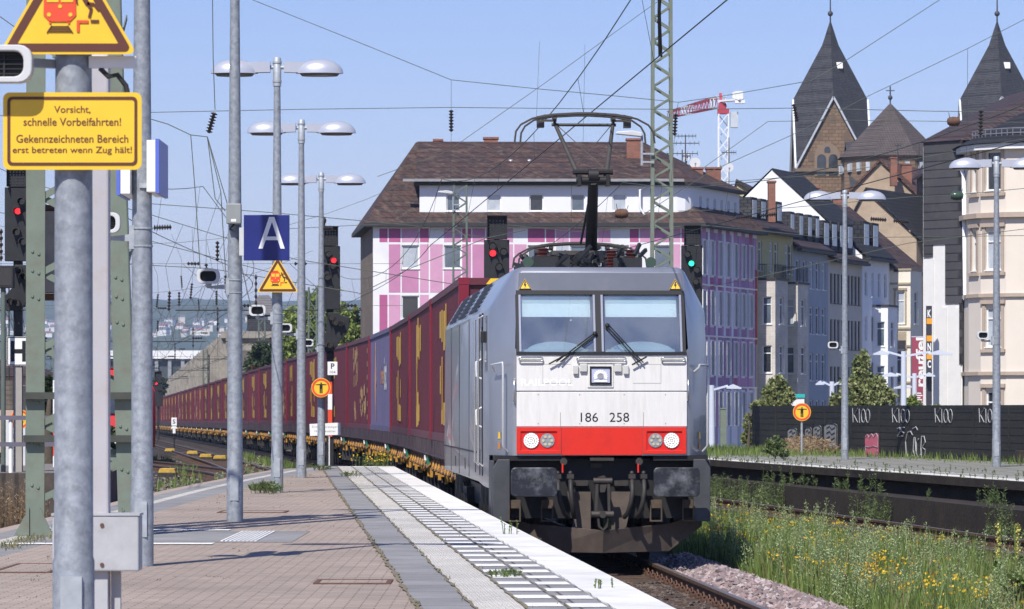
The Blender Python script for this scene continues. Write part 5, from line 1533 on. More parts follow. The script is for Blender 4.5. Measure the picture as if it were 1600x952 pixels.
# seen from the tracks the near side faces left
P = on_wall((V1.x,V1.y),(V0.x,V0.y))
g = MB(); n = 30; bl = VL/n
for i in range(n):
    u0 = VL - (i+1)*bl; 
    # pier, arch spandrel
    w_ = bl; pts = [(u0, GZ-3), (u0+w_*.10, GZ-3), (u0+w_*.10, 2.6)] + [(u0+w_*.5 - w_*.40*math.cos(math.pi*k/10), 2.6+3.3*math.sin(math.pi*k/10)) for k in range(1,10)] + [(u0+w_*.90,2.6),(u0+w_*.90,GZ-3),(u0+w_,GZ-3),(u0+w_,7.4),(u0,7.4)]
    vs = [P(a,z,0) for a,z in pts] + [P(a,z,-7) for a,z in pts]; m_ = len(pts)
    g.add(vs, [tuple(range(m_)), tuple(range(2*m_-1,m_-1,-1))] + [(k,(k+1)%m_,m_+(k+1)%m_,m_+k) for k in range(m_)])
m_oldd = M('arch_shade_concrete', (.13,.12,.10), .9, 0, .25, .8, bump=.3, bscale=4)  # same old concrete, darkened to paint the shade between the piers
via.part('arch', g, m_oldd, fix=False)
g = MB(); slab(g,P,0,VL,7.4,7.75,-7,.12); slab(g,P,0,VL,9.05,9.3,-.35,.10); slab(g,P,0,VL,7.75,7.95,-.3,.06)
k = 0
while k < VL-1:
    slab(g,P,k,k+1.0,7.95,9.05,-.3,.08); k += 9
via.part('parapet', g, m_old)
for i in range(51):
    u = VL*i/50; g = MB(); slab(g,P,max(0,u-.5),min(VL,u+.5),3.2,9.32,-.4,.5); via.part('pier', g, m_old)
g = MB(); slab(g,P,0,VL,7.95,9.05,-.7,-.6); via.part('inner_parapet', g, M('shaded_old_concrete', (.11,.10,.09), .9, 0, .2, .8))  # recessed panel, its shade put into a darker concrete colour
e0 = at(376,518,352); e1 = at(432,518,352)
g = MB(); g.bx(-26.5,350,GZ,e1.x+2,356,8.6); g.bx(-26.5,349.6,8.6,e1.x+2,356.4,9.2); via.part('abutment', g, m_old)
def simple_house(name, label, pxl, pxr, pyt, pye, Y, dep, wm, rm, ops=(), cat='house', group=None):
    l, r_ = at(pxl,pye,Y), at(pxr,pyt,Y); h = Bld(name, label, cat, ((l.x+r_.x)/2,Y+dep/2,tz(Y)+GZ), group)
    g = MB(); g.bx(l.x,Y,tz(Y)+GZ-.5,r_.x,Y+dep,l.z); h.part('wall', g, wm)
    o = .4; g = MB(); x0,x1,y0,y1 = l.x-o,r_.x+o,Y-o,Y+dep+o; m_ = min(x1-x0,y1-y0)*.35; ym = (y0+y1)/2
    q = [(x0,y0,l.z+.01),(x1,y0,l.z+.01),(x1,y1,l.z+.01),(x0,y1,l.z+.01),(x0+m_,ym,r_.z),(x1-m_,ym,r_.z)]
    g.add(q,[(0,1,5,4),(1,2,5),(2,3,4,5),(3,0,4),(3,2,1,0)]); h.part('roof', g, rm)
    for (x,y,w_,hh) in ops:
        c = at(x,y,Y); g = MB(); g.bx(c.x-w_/2,Y-.05,c.z-hh/2,c.x+w_/2,Y+.1,c.z+hh/2); h.part('window', g, pane_b)
    return h
simple_house('slate_house', 'grey slate roofed house beyond the loudspeaker under the warning triangle', 386,428,459,492, 420, 12, roof_slate, tiles('grey_slates',(.20,.19,.185),(.17,.16,.16),None,.4,.3))
simple_house('pink_house', 'pale pink house at the left edge behind the railing', -60,58,560,588, 205, 9, M('salmon_render',(.50,.36,.29),.85,0,.08,.8), roof_brown, [(8,620,.9,1.3),(38,622,.9,1.3)])
hall = Bld('hall', 'long white roofed hall with dark columns at the foot of the hills', 'hall', (-100,1000,-2))
a, e = at(120,590,1000), at(345,548,1000)
g = MB(); g.bx(a.x,1000,-2,e.x,1030,a.z+4.6); hall.part('wall', g, M('hall_shade',(.05,.06,.07),.8,0,.2,.3))  # near-black wall colour stands in for the shade behind the columns
g = MB(); g.bx(a.x-1,998.5,a.z+4.8,e.x+1,1032,e.z); hall.part('roof', g, fr_white)
g = MB(); x = a.x
while x < e.x: g.bx(x,999,-1.4,x+.9,999.9,a.z+4.75); x += 3.4
hall.part('column', g, M('hall_column',(.26,.27,.28),.8,0,.1,.3))
g = MB(); g.bx(a.x,999,3.2,e.x,999.95,4.6); hall.part('cornice', g, M('hall_cornice',(.2,.21,.22),.8,0,.1,.3))
# town on the hillside
hw1 = M('hill_house_white', (.76,.75,.72), .8, 0, .03, .3); hw2 = M('hill_house_cream', (.66,.60,.50), .8, 0, .03, .3); hr1 = M('hill_roof_red', (.26,.10,.07), .8, 0, .1, .3); hr2 = M('hill_roof_grey', (.13,.12,.13), .8, 0, .1, .3)
def hill_house_meshes(w_, d, h_, wm, rm):
    g = MB(); g.bx(-w_/2,-d/2,-4,w_/2,d/2,h_); a = g.mesh('wall', wm)
    g = MB(); g.prism([(-d/2-.6,h_),(d/2+.6,h_),(0,h_+d*.34)],'x',-w_/2-.6,w_/2+.6); return a, g.mesh('roof', rm)
hm = [hill_house_meshes(11,9,6.5,hw1,hr1), hill_house_meshes(9,9,8,hw2,hr2), hill_house_meshes(15,10,8,hw1,hr2), hill_house_meshes(8,8,6,hw1,hr1), hill_house_meshes(20,11,10,hw2,hr1)]
hwn = MB()
for x in (-3,0,3):
    for z in (1.5,4.2): hwn.bx(x-.6,-5.05,z,x+.6,-4.9,z+1.4)
r = random.Random(11); kinds_h = ['white house with red roof','cream house with grey roof','white house with grey roof','small white house with red roof','long cream house with red roof']
nh = 0
while nh < 95:
    px = r.uniform(-60, 400); Y = r.uniform(4050, 4620)
    X = (px-800)/6000*Y; z = hill_z(X,Y)
    py = 640-(z-EYE)/Y*6000
    if not (502 < py < 560) or r.random() > math.exp(-abs(py-528)/20): continue
    k = r.choice([0,1,2,2,3,1]); t = thing('hillside_house', f'{kinds_h[k]} in the far town on the wooded hillside', 'house', (X,Y,z), r.uniform(-.5,.5), 'houses of the town on the hillside'); t.scale = (r.uniform(.5,.8),)*3
    put('wall', hm[k][0], t); put('roof', hm[k][1], t); nh += 1
# ---------------------------------------------------------------- lamp posts
H_L = 6.92
def pole_mesh():
    b = MB(); b.lathe([(.098,0),(.098,.62),(.092,.64),(.088,2.6),(.072,4.4),(.055,6.3),(.052,H_L-.3)], (0,0,0), 'z', 20)
    return b.mesh('pole', MAT['galv'], 40)
def collar_mesh():
    b = MB(); b.lathe([(.066,H_L-.42),(.066,H_L+.02),(.05,H_L+.04)], (0,0,0), 'z', 16)
    b.tube((-.13,0,H_L-.12),(.13,0,H_L-.12),.032,n=10)
    for z in (H_L-.36,H_L-.06): b.lathe([(.074,z),(.074,z+.03)], (0,0,0), 'z', 16)
    return b.mesh('bracket', MAT['galv_far'], 40)
def head_mesh(s):
    b = MB(); z0 = H_L-.22; n = 14; k = 6; cx = s*.68
    # dome: half an ellipsoid, lower edge flat
    vs = []; 
    for i in range(k+1):
        a = math.pi/2*i/k
        for j in range(n*2):
            t = math.pi*j/n; vs.append((cx+.38*math.cos(a)*math.cos(t), .19*math.cos(a)*math.sin(t), z0+.235*math.sin(a)))
    fs = []
    for i in range(k):
        for j in range(2*n): a_, b_ = i*2*n+j, i*2*n+(j+1)%(2*n); fs.append((a_,b_,b_+2*n,a_+2*n))
    fs.append(tuple(range(2*n-1,-1,-1))); b.add(vs, fs)
    b.prism([(s*.11,z0+.02),(s*.46,z0+.01),(s*.62,z0+.17),(s*.11,z0+.19)], 'y', -.085, .085)
    return b.mesh('lamp_head', MAT['lampwhite'], 50)
def glass_mesh(s):
    b = MB(); b.lathe([(.15,H_L-.262),(.17,H_L-.222)], (0,0,0), 'z', 20)
    b.v = [(s*.68+x*1.9, y, z) for x,y,z in b.v]; return b.mesh('lamp_glass', M('lamp_glass', (.12,.11,.10), .2, 0, .1, 4))
lamp0 = thing('platform_lamp', 'tall galvanised pole with the warning signs, nearest the camera', 'lamp post', group='platform lamp posts')
put('pole', pole_mesh(), lamp0); put('bracket', collar_mesh(), lamp0)
for s in (-1,1):
    hd = put('lamp_head', head_mesh(s), lamp0); put('lamp_glass', glass_mesh(s), hd)
b = MB(); b.bx(-.05,-.1025,.25,.05,-.08,.55); b.build('hatch', MAT['galv_far'], lamp0)
lamps = [(115,18.0,'nearest'),(222,32.6,''),(367,45.6,''),(433,61.4,''),(471,74.6,''),(502,91.2,'')]
lampxy = []
labs = [None,'second galvanised lamp pole, left of the blue A sign pole, with a white light box','galvanised lamp pole carrying the blue A sign','galvanised lamp post whose upper double head stands highest, with a triangular train warning','galvanised lamp post with the middle of three double heads, right of the triangular warning','galvanised lamp post carrying the round red and yellow no entry sign at the platform end']
for i, (px, Y, q) in enumerate(lamps):
    X = (px-800)/FPX*Y; lampxy.append((X,Y))
    if i == 0: lamp0.location = (X,Y,PZ)
    else: dup(lamp0, (X,Y,PZ), 0, labs[i])
farlamps = [((1320-800)/FPX*99, 99.0), ((1557-800)/FPX*86, 86.0)]
dup(lamp0, (*farlamps[0],QZ), R(-4), 'lamp post on the opposite platform beside the round sign in front of the beige house')
dup(lamp0, (*farlamps[1],QZ), R(-4), 'lamp post on the opposite platform in front of the cream corner house')
# ---------------------------------------------------------------- loudspeakers
def rrect(w_, h_, r_, n=4):
    out = []
    for cx,cz,a0 in ((w_/2-r_,h_/2-r_,0),(-w_/2+r_,h_/2-r_,90),(-w_/2+r_,-h_/2+r_,180),(w_/2-r_,-h_/2+r_,270)):
        out += [(cx+r_*math.cos(R(a0+90*i/n)), cz+r_*math.sin(R(a0+90*i/n))) for i in range(n+1)]
    return out
def speaker_parts():
    o = rrect(.27,.175,.06); i_ = rrect(.19,.12,.045); n = len(o); b = MB()
    rings = [([(x*.62,z*.62) for x,z in o], .24), (o, .02), (o, -.05), (i_, -.05), (i_, .03)]
    for pts, y in rings: b.v += [(x,y,z) for x,z in pts]
    for k in range(len(rings)-1):
        for j in range(n): b.f.append([k*n+j,k*n+(j+1)%n,(k+1)*n+(j+1)%n,(k+1)*n+j]); b.m.append(0)
    b.f.append(list(range(n))); b.m.append(0)
    sh = b.mesh('horn_housing', MAT['greywhite'], 50)
    g = MB(); g.prism(i_, 'y', .012, .028)
    for k in range(5): g.bx(-.085,-.004,-.045+k*.022,.085,.012,-.04+k*.022)
    g.bx(-.004,-.006,-.055,.004,.012,.055)
    gr = g.mesh('grille', MAT['dark'])
    m_ = MB(); m_.bx(-.03,.0,-.13,.03,.12,-.085); m_.prism([(-.02,-.14),(.235,-.155),(.235,-.09),(-.02,-.12)],'y',.04,.09); m_.bx(.205,.0,-.22,.25,.13,-.02)
    for z in (-.20,-.05): m_.lathe([(.094,z),(.094,z+.014)], (.31,.06,0), 'z', 16)
    br = m_.mesh('bracket', MAT['galv_far'])
    return sh, gr, br
sh, gr, br = speaker_parts()
def new_speaker(label, loc, bracket):
    t = thing('loudspeaker', label, 'loudspeaker', loc, 0, 'platform loudspeakers')
    put('horn_housing', sh, t, bevel=.006); put('grille', gr, t); put('bracket', bracket, t); return t
b = MB(); b.bar((.06,.10,.02),(.235,.22,.02),.04,.04); b.lathe([(.080,-.02),(.080,.05)], (.30,.19,0), 'z', 16)
new_speaker('pale loudspeaker on the nearest pole, beside the yellow warning plate', (lampxy[0][0]-.30, lampxy[0][1]-.19, PZ+2.93), b.mesh('bracket', MAT['galv_far']))
sl = ['pale loudspeaker on the second pole, half hidden by the grey post','pale loudspeaker left of the pole with the A sign','pale loudspeaker under the triangular train warning','pale loudspeaker on the pole with the middle double lamp','small pale loudspeaker above the round no entry sign']
for i, (X, Y) in enumerate(lampxy[1:]):
    p = (X-.31, Y-.06, PZ+2.91)
    if i == 0: sp0 = new_speaker(sl[0], p, br)
    else: dup(sp0, p, 0, sl[i])
dup(sp0, (farlamps[0][0]-.31, farlamps[0][1]-.06, QZ+2.95), 0, 'loudspeaker on the opposite lamp post by the beige house')
dup(sp0, (farlamps[1][0]-.31, farlamps[1][1]-.06, QZ+2.95), 0, 'loudspeaker on the opposite lamp post by the cream corner house')
# ---------------------------------------------------------------- warning signs
def offpoly(poly, t):
    cx = sum(p[0] for p in poly)/len(poly); cz = sum(p[1] for p in poly)/len(poly)
    return [(cx+(x-cx)*t, cz+(z-cz)*t) for x,z in poly]
def rtri(a, r_, n=5):
    """equilateral triangle of side a, rounded corners, base on z=0"""
    h_ = a*math.sqrt(3)/2; cs = [(-a/2,0),(a/2,0),(0,h_)]; out = []
    inn = [(-a/2+r_*math.sqrt(3),r_),(a/2-r_*math.sqrt(3),r_),(0,h_-2*r_)]
    for (cx,cz),a0 in zip(inn,(150,270,30)):
        out += [(cx+r_*math.cos(R(a0+120*i/n)), cz+r_*math.sin(R(a0+120*i/n))) for i in range(n+1)]
    return out
def ring(b, outer, inner, y0, y1):
    n = len(outer); vs = [(x,y0,z) for x,z in outer]+[(x,y0,z) for x,z in inner]+[(x,y1,z) for x,z in outer]+[(x,y1,z) for x,z in inner]
    fs = []
    for i in range(n):
        j = (i+1)%n; fs += [(i,j,n+j,n+i),(2*n+i,3*n+i,3*n+j,2*n+j),(i,2*n+i,2*n+j,j),(n+i,n+j,3*n+j,3*n+i)]
    b.add(vs, fs)
def train_pictogram(t, s, z0):
    """red engine, rails, platform edge, falling figure; s = side of the sign"""
    q = lambda x, z: (x*s, z0+z*s)
    b = MB(); Y0, Y1 = -.006, -.002
    b.prism([q(-.175,.12),(-.13*s,z0+.075*s),q(.035-.02,.075),q(.06,.12),q(.055,.30),q(.02,.335),q(-.13,.335),q(-.17,.30)], 'y', Y0, Y1)
    b.prism([q(-.12,.345),q(.01,.345),q(.01,.36),q(-.12,.36)], 'y', Y0, Y1); b.prism([q(-.135,.06),q(-.12,.06),q(-.12,.08),q(-.135,.08)],'y',Y0,Y1); b.prism([q(.0,.06),q(.015,.06),q(.015,.08),q(0,.08)],'y',Y0,Y1)
    b.prism([q(.065,-.0),q(.085,0),q(.085,.065),q(.15,.065),q(.15,.085),q(.065,.085)], 'y', Y0, Y1)
    b.build('engine_pictogram', MAT['signred'], t)
    b = MB()
    for x0,x1 in ((-.15,-.065),(-.048,.04)): b.prism([q(x0,.215),q(x1,.215),q(x1,.29),q(x0,.29)],'y',-.009,-.0065)
    for x,z,r_ in ((-.055,.185,.014),(-.135,.125,.015),(.02,.125,.015)): b.lathe([(r_*s,-.009),(r_*s,-.0065)], (x*s,0,z0+z*s), 'y', 12)
    b.build('engine_lights', MAT['yellow'], t)
    b = MB()
    for p, e, w_ in (((-.115,.045),(-.15,-.005),.008),((0.0,.045),(.035,-.005),.008),((-.12,.04),(.005,.04),.007),((-.13,.022),(.015,.022),.007),((-.142,.004),(.027,.004),.007),((.165,.078),(.225,.078),.02)):
        b.bar((p[0]*s,-.004,z0+p[1]*s),(e[0]*s,-.004,z0+e[1]*s),.004,w_*s,up=(0,0,1) if p[0]!=e[0] else (1,0,0))
    for a_, e_, w_ in (((.10,.275),(.145,.20),.034),((.145,.20),(.17,.165),.024),((.17,.165),(.155,.105),.020),((.14,.205),(.19,.20),.022),((.19,.20),(.225,.155),.018),((.10,.27),(.06,.245),.016),((.06,.245),(.07,.20),.012),((.105,.28),(.16,.285),.016),((.16,.285),(.195,.315),.012)):
        b.bar((a_[0]*s,-.004,z0+a_[1]*s),(e_[0]*s,-.004,z0+e_[1]*s),w_*s,.004,up=(0,1,0))
    b.lathe([(.017*s,-.006),(.017*s,-.002)], (.095*s,0,z0+.305*s), 'y', 12)
    b.build('falling_figure', MAT['brown'], t)
def tri_sign(label, loc, a):
    t = thing('warning_sign', label, 'sign', loc)
    o = rtri(a, .02*a/.6); h_ = a*.866
    b = MB(); b.prism(o,'y',.0,.006); b.build('panel', MAT['yellow'], t)
    c0 = rtri(a,.02*a/.6); f = lambda k: [(x*k, h_/3+(z-h_/3)*k) for x,z in c0]
    b = MB(); ring(b, f(.93), [(x,z) for x,z in [(q[0]*.73, h_/3+(q[1]-h_/3)*.73) for q in rtri(a,.004)]] , -.003, -.0005); b.build('border', MAT['brown'], t)
    train_pictogram(t, a, .16*a)
    b = MB(); b.bx(-.12,.006,.05,.12,.03,.09); b.bx(-.06,.006,.3*a,.06,.03,.3*a+.04); b.build('clamp', MAT['galv_far'], t)
    return t
X1, Y1_ = lampxy[0]
px1 = 17.88
tri_sign('large yellow triangular train warning above the yellow text plate on the nearest pole', ((106-800)/FPX*px1, px1, EYE+(HORIZON-85)/FPX*px1), .645)
tri_sign('smaller yellow triangular warning with red train on the pole beside the A sign', ((434-800)/FPX*61.2, 61.2-.02, EYE+(HORIZON-457)/FPX*61.2), .66)
wp = thing('warning_plate', 'yellow plate with brown lettering warning of fast trains on the nearest pole', 'sign', ((113-800)/FPX*px1, px1, EYE+(HORIZON-205)/FPX*px1))
b = MB(); b.prism(rrect(.645,.36,.03),'y',0,.006); b.build('panel', MAT['yellow'], wp)
b = MB(); ring(b, rrect(.605,.32,.022), rrect(.578,.293,.014), -.003, -.0005); b.build('border', MAT['brown'], wp)
m_let = M('brown_lettering', (.10,.04,.02), .6, 0, 0)
for txt, z, w_, hh in (('Vorsicht,',.098,.170,.038),('schnelle Vorbeifahrten!',.043,.455,.038),('Gekennzeichneten Bereich',-.036,.522,.038),('erst betreten wenn Zug h\u00e4lt!',-.092,.556,.040)):
    lettering(txt, m_let, 0, z, w_, hh, -.0015, wp, bold=.012)
b = MB(); b.bx(-.1,.006,.15,.1,.035,.175); b.bx(-.1,.006,-.17,.1,.035,-.145); b.build('clamp', MAT['galv_far'], wp)
b = MB(); b.path([(.12,.08,.30),(.16,.08,.26),(.20,.09,.27),(.24,.10,.22),(.25,.10,.16)], .012, 6); b.build('cable', MAT['rubber'], wp)
b = MB(); b.bx(.07,.06,.30,.29,.10,.355) ; b.build('back_bracket', MAT['white'], wp)
# A sign
asg = thing('platform_section_sign', 'square dark blue sign with a white letter A', 'sign', ((416.5-800)/FPX*45.4, 45.4, EYE+(HORIZON-371.5)/FPX*45.4))
b = MB(); b.bx(-.27,0,-.27,.27,.05,.27); b.build('panel', MAT['blue'], asg, bevel=.004)
b = MB(); b.bx(-.325,.02,-.21,-.27,.05,.12); b.bx(-.37,.02,.16,-.325,.05,.19); b.build('bracket', MAT['greywhite'], asg)
b = MB()
b.prism([(-.093,-.125),(-.045,-.125),(.063,.235),(.013,.235)] if False else [(-.095,-.13),(-.045,-.13),(.085,.245),(.03,.245)], 'y', -.004, -.0005); b.prism([(.165,-.13),(.215,-.13),(.092,.245),(.045,.245)], 'y', -.0045, -.0005); b.bx(-.03,-.005,-.03,.15,-.0005,.012)
b.build('letter', MAT['signwhite'], asg)
bx = thing('control_box', 'small grey control box strapped to the pole above the A sign', 'box', (lampxy[2][0], lampxy[2][1]-.08, EYE+(HORIZON-336)/FPX*45.5))
b = MB(); b.bx(-.088,-.13,-.11,.088,0,.13); b.build('cabinet', MAT['greymid'], bx, bevel=.012)
b = MB(); b.bx(-.03,-.133,-.085,.03,-.1305,-.055); b.build('label_plate', MAT['signwhite'], bx)
b = MB(); b.path([(0,-.05,-.11),(-.05,-.05,-.17),(.02,-.06,-.20)], .012, 6); b.build('cable', MAT['dark'], bx)
# clamps on the A pole
# light boxes on the second pole
def lightbox(label, x0, Y, z0, z1):
    t = thing('light_box_sign', label, 'sign', (x0, Y, z0))
    b = MB(); b.bx(0,0,0,.075,.85,z1-z0); b.build('case', MAT['white'], t, bevel=.004)
    b = MB(); b.bx(.0755,-.01,-.01,.105,.86,z1-z0+.01); b.build('panel', MAT['bluebright'], t)
    b = MB(); b.bx(-.07,.1,.04,0,.14,.08); b.build('bracket', MAT['galv_far'], t)
Yb = 32.4
lightbox('white light box sign with blue face on the right of the second pole', (229-800)/FPX*Yb, Yb, EYE+(HORIZON-300)/FPX*Yb, EYE+(HORIZON-219)/FPX*Yb)
t = thing('light_box_sign', 'lower white light box sign with blue edge on the left of the second pole', 'sign', ((183-800)/FPX*Yb, Yb, EYE+(HORIZON-303)/FPX*Yb))
b = MB(); b.bx(.025,0,0,.11,.85,.42); b.build('case', MAT['white'], t, bevel=.004); b = MB(); b.bx(-.005,-.01,-.01,.0245,.86,.43); b.build('panel', MAT['bluebright'], t); b = MB(); b.bx(.11,.2,.05,.15,.26,.10); b.build('bracket', MAT['galv_far'], t)
# grey post with box close to the nearest pole
gp = thing('grey_post', 'pale grey square post with a grey cabinet at its foot, behind the nearest pole', 'post', ((153-800)/FPX*20.5, 20.5, PZ))
b = MB(); zt = EYE+(HORIZON-86)/FPX*20.5-PZ; zb = EYE+(HORIZON-805)/FPX*20.5-PZ
b.prism(rrect(.128,.10,.018),'z',-.0,zt) if False else b.bx(-.063,-.05,0,.063,.05,zt); b.build('post', M('post_grey', (.42,.41,.43), .5, 0, .06, 3, dirt=(.30,.22,.16), dscale=6, damt=.4), gp, bevel=.012)
b = MB(); b.bx(-.23,-.12,zb-.295,.23,.08,zb); b.build('cabinet', MAT['greybox'], gp, bevel=.008)
b = MB(); b.bx(-.235,-.125,zb,.235,.085,zb+.012); b.bx(-.03,-.1235,zb-.29,-.022,-.1205,zb-.005); b.build('lid', MAT['greybox'], gp)
b = MB()
for z in (zb-.05, zb-.26): b.lathe([(.011,-.127),(.011,-.1203)], (.035,0,z), 'y', 10)
b.build('screw', MAT['rust'], gp)
b = MB(); b.bx(.07,.0,0,.12,.05,zb-.29); b.bx(-.02,-.08,0,.06,-.05,zb-.29); b.build('cable_duct', MAT['greybox'], gp)
# round signs
def round_sign(label, loc, r_, post=None, bar_=False):
    t = thing('no_entry_sign', label, 'sign', loc)
    b = MB(); b.lathe([(r_,0),(r_,.02)], (0,0,0), 'y', 40); b.build('panel', MAT['yellow'], t)
    circ = lambda q: [(q*math.cos(2*math.pi*i/40), q*math.sin(2*math.pi*i/40)) for i in range(40)]
    b = MB(); ring(b, circ(r_*1.005), circ(r_*.79), -.006, -.0005); b.build('red_ring', MAT['signred'], t)
    b = MB(); ring(b, circ(r_*1.07), circ(r_*1.006), -.004, .02); b.build('rim', MAT['yellow'], t)
    b = MB()
    if bar_: pass
    k = r_
    if not bar_:
        b.lathe([(.085*k,-.006),(.085*k,-.001)], (0,0,.50*k), 'y', 14)
        b.prism([(-.60*k,.30*k),(.60*k,.30*k),(.60*k,.36*k),(.18*k,.40*k),(-.18*k,.40*k),(-.60*k,.36*k)],'y',-.006,-.001)
        b.prism([(-.16*k,.2999*k),(-.16*k,-.60*k),(-.03*k,-.60*k),(-.02*k,-.12*k),(.02*k,-.12*k),(.03*k,-.60*k),(.16*k,-.60*k),(.16*k,.2999*k)],'y',-.006,-.001)
        b.build('figure', MAT['black'], t)
    else:
        b.lathe([(.5*k,-.008),(.5*k,-.001)], (0,0,0), 'y', 24); b.build('centre', M('sign_orange', (.75,.42,.03), .4, 0, 0), t)
    if post:
        b = MB(); b.tube((0,.06,-post),(0,.06,r_*.6),.032,n=10); b.bx(-.06,.02,-.02,.06,.09,.02); b.build('post', MAT['galv_far'], t)
    return t
round_sign('round red and yellow no entry sign on the last platform pole', ((502-800)/FPX*91, 90.9, EYE+(HORIZON-606)/FPX*91), .215)
ry = 107.5; rz_ = EYE+(HORIZON-644)/FPX*ry
round_sign('round red and yellow no entry sign on its own post at the far platform', ((1253-800)/FPX*ry, ry, rz_), .235, rz_-QZ)
# white notice and mast plate at the end of the platform
nt_ = thing('notice_board', 'white notice board on thin red and white legs at the platform end', 'sign', ((508-800)/FPX*92.4, 92.4, PZ-.1))
zc_ = EYE+(HORIZON-671)/FPX*92.4-PZ+.1
b = MB(); b.box((0,0,zc_),(.74,.02,.29),None,Matrix.Rotation(R(-2.5),3,'Y')); b.build('board', MAT['signwhite'], nt_)
lettering('Ende \u00dcbersteigen', M('faded_grey_letters',(.35,.35,.36),.7,0,0), 0, zc_+.06, .62, .075, -.0125, nt_); lettering('Nicht gestattet', MAT['greymid'], 0, zc_-.05, .5, .06, -.0125, nt_)
for x, mt in ((.10,MAT['signwhite']),(-.12,MAT['signred'])):
    b = MB(); b.tube((x,.03,-.6),(x,.03,zc_+.1),.016,n=8); b.build('leg', mt, nt_)
# ---------------------------------------------------------------- signals
def signal(name, label, X, Y, zbase, ztop, w_, lit, aspect='main', post=True, lower=False, plate=None, zb=None, zig=True):
    """main screen with hooded lenses; lit = list of (x, z below the top, material)"""
    t = thing(name, label, 'signal', (X,Y,zbase)); H = ztop-zbase
    b = MB(); top = H; hh = w_*3.1
    b.prism([(-w_/2,top-hh),(w_/2,top-hh),(w_/2,top-.02*w_),(-w_/2,top-.02*w_)],'y',0,.16); b.build('screen', MAT['dark'], t, bevel=.012)
    nb = MB(); nb.bx(-w_*.36,-.02,top,w_*.40,.2,top+w_*.9); nb.bx(-w_*.38,-.2,top+w_*.9,w_*.42,.2,top+w_*.94); nb.bx(-w_*.38,-.18,top,-w_*.36,.0,top+w_*.9); nb.bx(w_*.40,-.18,top,w_*.42,0,top+w_*.9); nb.build('number_box', MAT['dark'], t)
    nb = MB(); 
    for i in range(5):
        for j in range(6): nb.bx(-w_*.28+i*w_*.13,-.026,top+w_*.1+j*w_*.12,-w_*.28+i*w_*.13+.03,-.0205,top+w_*.1+j*w_*.12+.03)
    nb.build('lamp_matrix', MAT['lens'], t)
    def lens(x, z, mt):
        q = MB(); rr = w_*.135; n = 14
        vs = []
        for y, k in ((-.005,1),(-.22,1.0)):
            for i in range(n+1):
                a = math.pi*(-.12+1.24*i/n); vs.append((x+rr*1.25*k*math.cos(a), y - (0 if y > -.1 else .0), z+rr*1.25*k*math.sin(a)))
        fs = [(i,i+1,n+2+i,n+1+i) for i in range(n)]
        hd = q.add(vs, fs).build('hood', MAT['soot'], t, fix=False)
        sm = hd.modifiers.new('thick','SOLIDIFY'); sm.thickness = .012
        q = MB(); q.lathe([(rr*.92,-.012),(rr*.92,-.002)], (x,0,z), 'y', 18); q.build('lens', mt, hd)
    for x, dz, mt in lit: lens(x*w_, top-dz*w_, mt)
    if lower:
        zl = top-hh-w_*.15
        b = MB(); b.prism([(-w_*.5,zl-w_*1.9),(w_*.15,zl-w_*1.9),(w_*.95,zl-w_*.75),(w_*.95,zl-w_*.25),(w_*.5,zl-w_*.1),(w_*.45,zl),(-w_*.1,zl),(-w_*.15,zl-w_*.9),(-w_*.5,zl-w_*1.3)] ,'y',.02,.16); b.build('distant_screen', MAT['dark'], t, bevel=.01)
        for x,z in ((.55,.55),(.30,.50),(-.2,1.55),(.02,1.6),(.1,.25)): lens(x*w_, zl-z*w_, MAT['lens'])
    if post:
        b = MB(); b.bx(-.09,.17,0,.09,.33,top); b.build('post', MAT['dark'], t)
        if zig:
            for i, mt in enumerate((MAT['signred'],MAT['signwhite'],MAT['signred'])):
                b = MB(); b.bx(-.05,.12,(1.7,2.385,2.785)[i],.06,.168,(2.38,2.78,3.1)[i]); b.build('mast_plate', mt, t)
    return t
L0 = MAT['lens']
S1 = (515-800)/FPX*97
sg = signal('main_signal', 'dark main signal with a red light behind the platform lamp posts', S1, 97, -.3, EYE+(HORIZON-384)/FPX*97, .52, [(.20,.72,MAT['redlamp']),(-.05,.42,L0),(-.28,.85,L0),(.16,1.0,L0),(-.1,1.55,L0)], lower=True)
pp = MB(); zz = EYE+(HORIZON-576)/FPX*97+.3; pp.bx(-.05,-.02,zz-.17,.20,.0,zz+.17); pp = pp.build('letter_plate', MAT['signwhite'], sg, bevel=.01)
lettering('P', MAT['black'], .08, zz+.06, .09, .14, -.0215, pp, bold=.02); lettering('104', MAT['black'], .08, zz-.09, .14, .065, -.0215, pp)
signal('main_signal', 'dark main signal showing red, above the left of the locomotive roof', (776-800)/FPX*112, 112, -.3, EYE+(HORIZON-374)/FPX*112, .74, [(-.15,.55,MAT['redlamp']),(-.15,.28,L0),(.28,.50,L0),(.1,1.1,L0)])
signal('main_signal', 'dark main signal showing green, right of the locomotive roof', (1081-800)/FPX*106, 106, -.3, EYE+(HORIZON-383)/FPX*106, .58, [(-.02,.88,MAT['greenlamp']),(.25,1.2,L0),(.2,1.75,L0),(-.2,.45,L0)])
sx = (26-800)/FPX*80
signal('main_signal', 'dark main signal with a red light at the left edge behind the green mast', sx, 80, PZ, EYE+(HORIZON-292)/FPX*80, .50, [(.05,1.02,MAT['redlamp']),(.22,.62,L0),(.02,1.9,L0),(.28,2.3,L0)], lower=True, zig=False)
nb = thing('number_indicator', 'black number indicator box at the far left edge under the signal', 'signal', ((4-800)/FPX*79, 79, PZ))
b = MB(); z0 = EYE+(HORIZON-450)/FPX*79-PZ; b.bx(-.25,0,z0,.22,.25,z0+.46); b.build('case', MAT['dark'], nb, bevel=.01); b = MB(); b.bx(-.22,-.006,z0+.05,.19,-.0005,z0+.41); b.build('screen', MAT['lens'], nb); b = MB(); b.tube((0,.12,0),(0,.12,z0),.05); b.build('post', MAT['mastgreen_far'], nb)
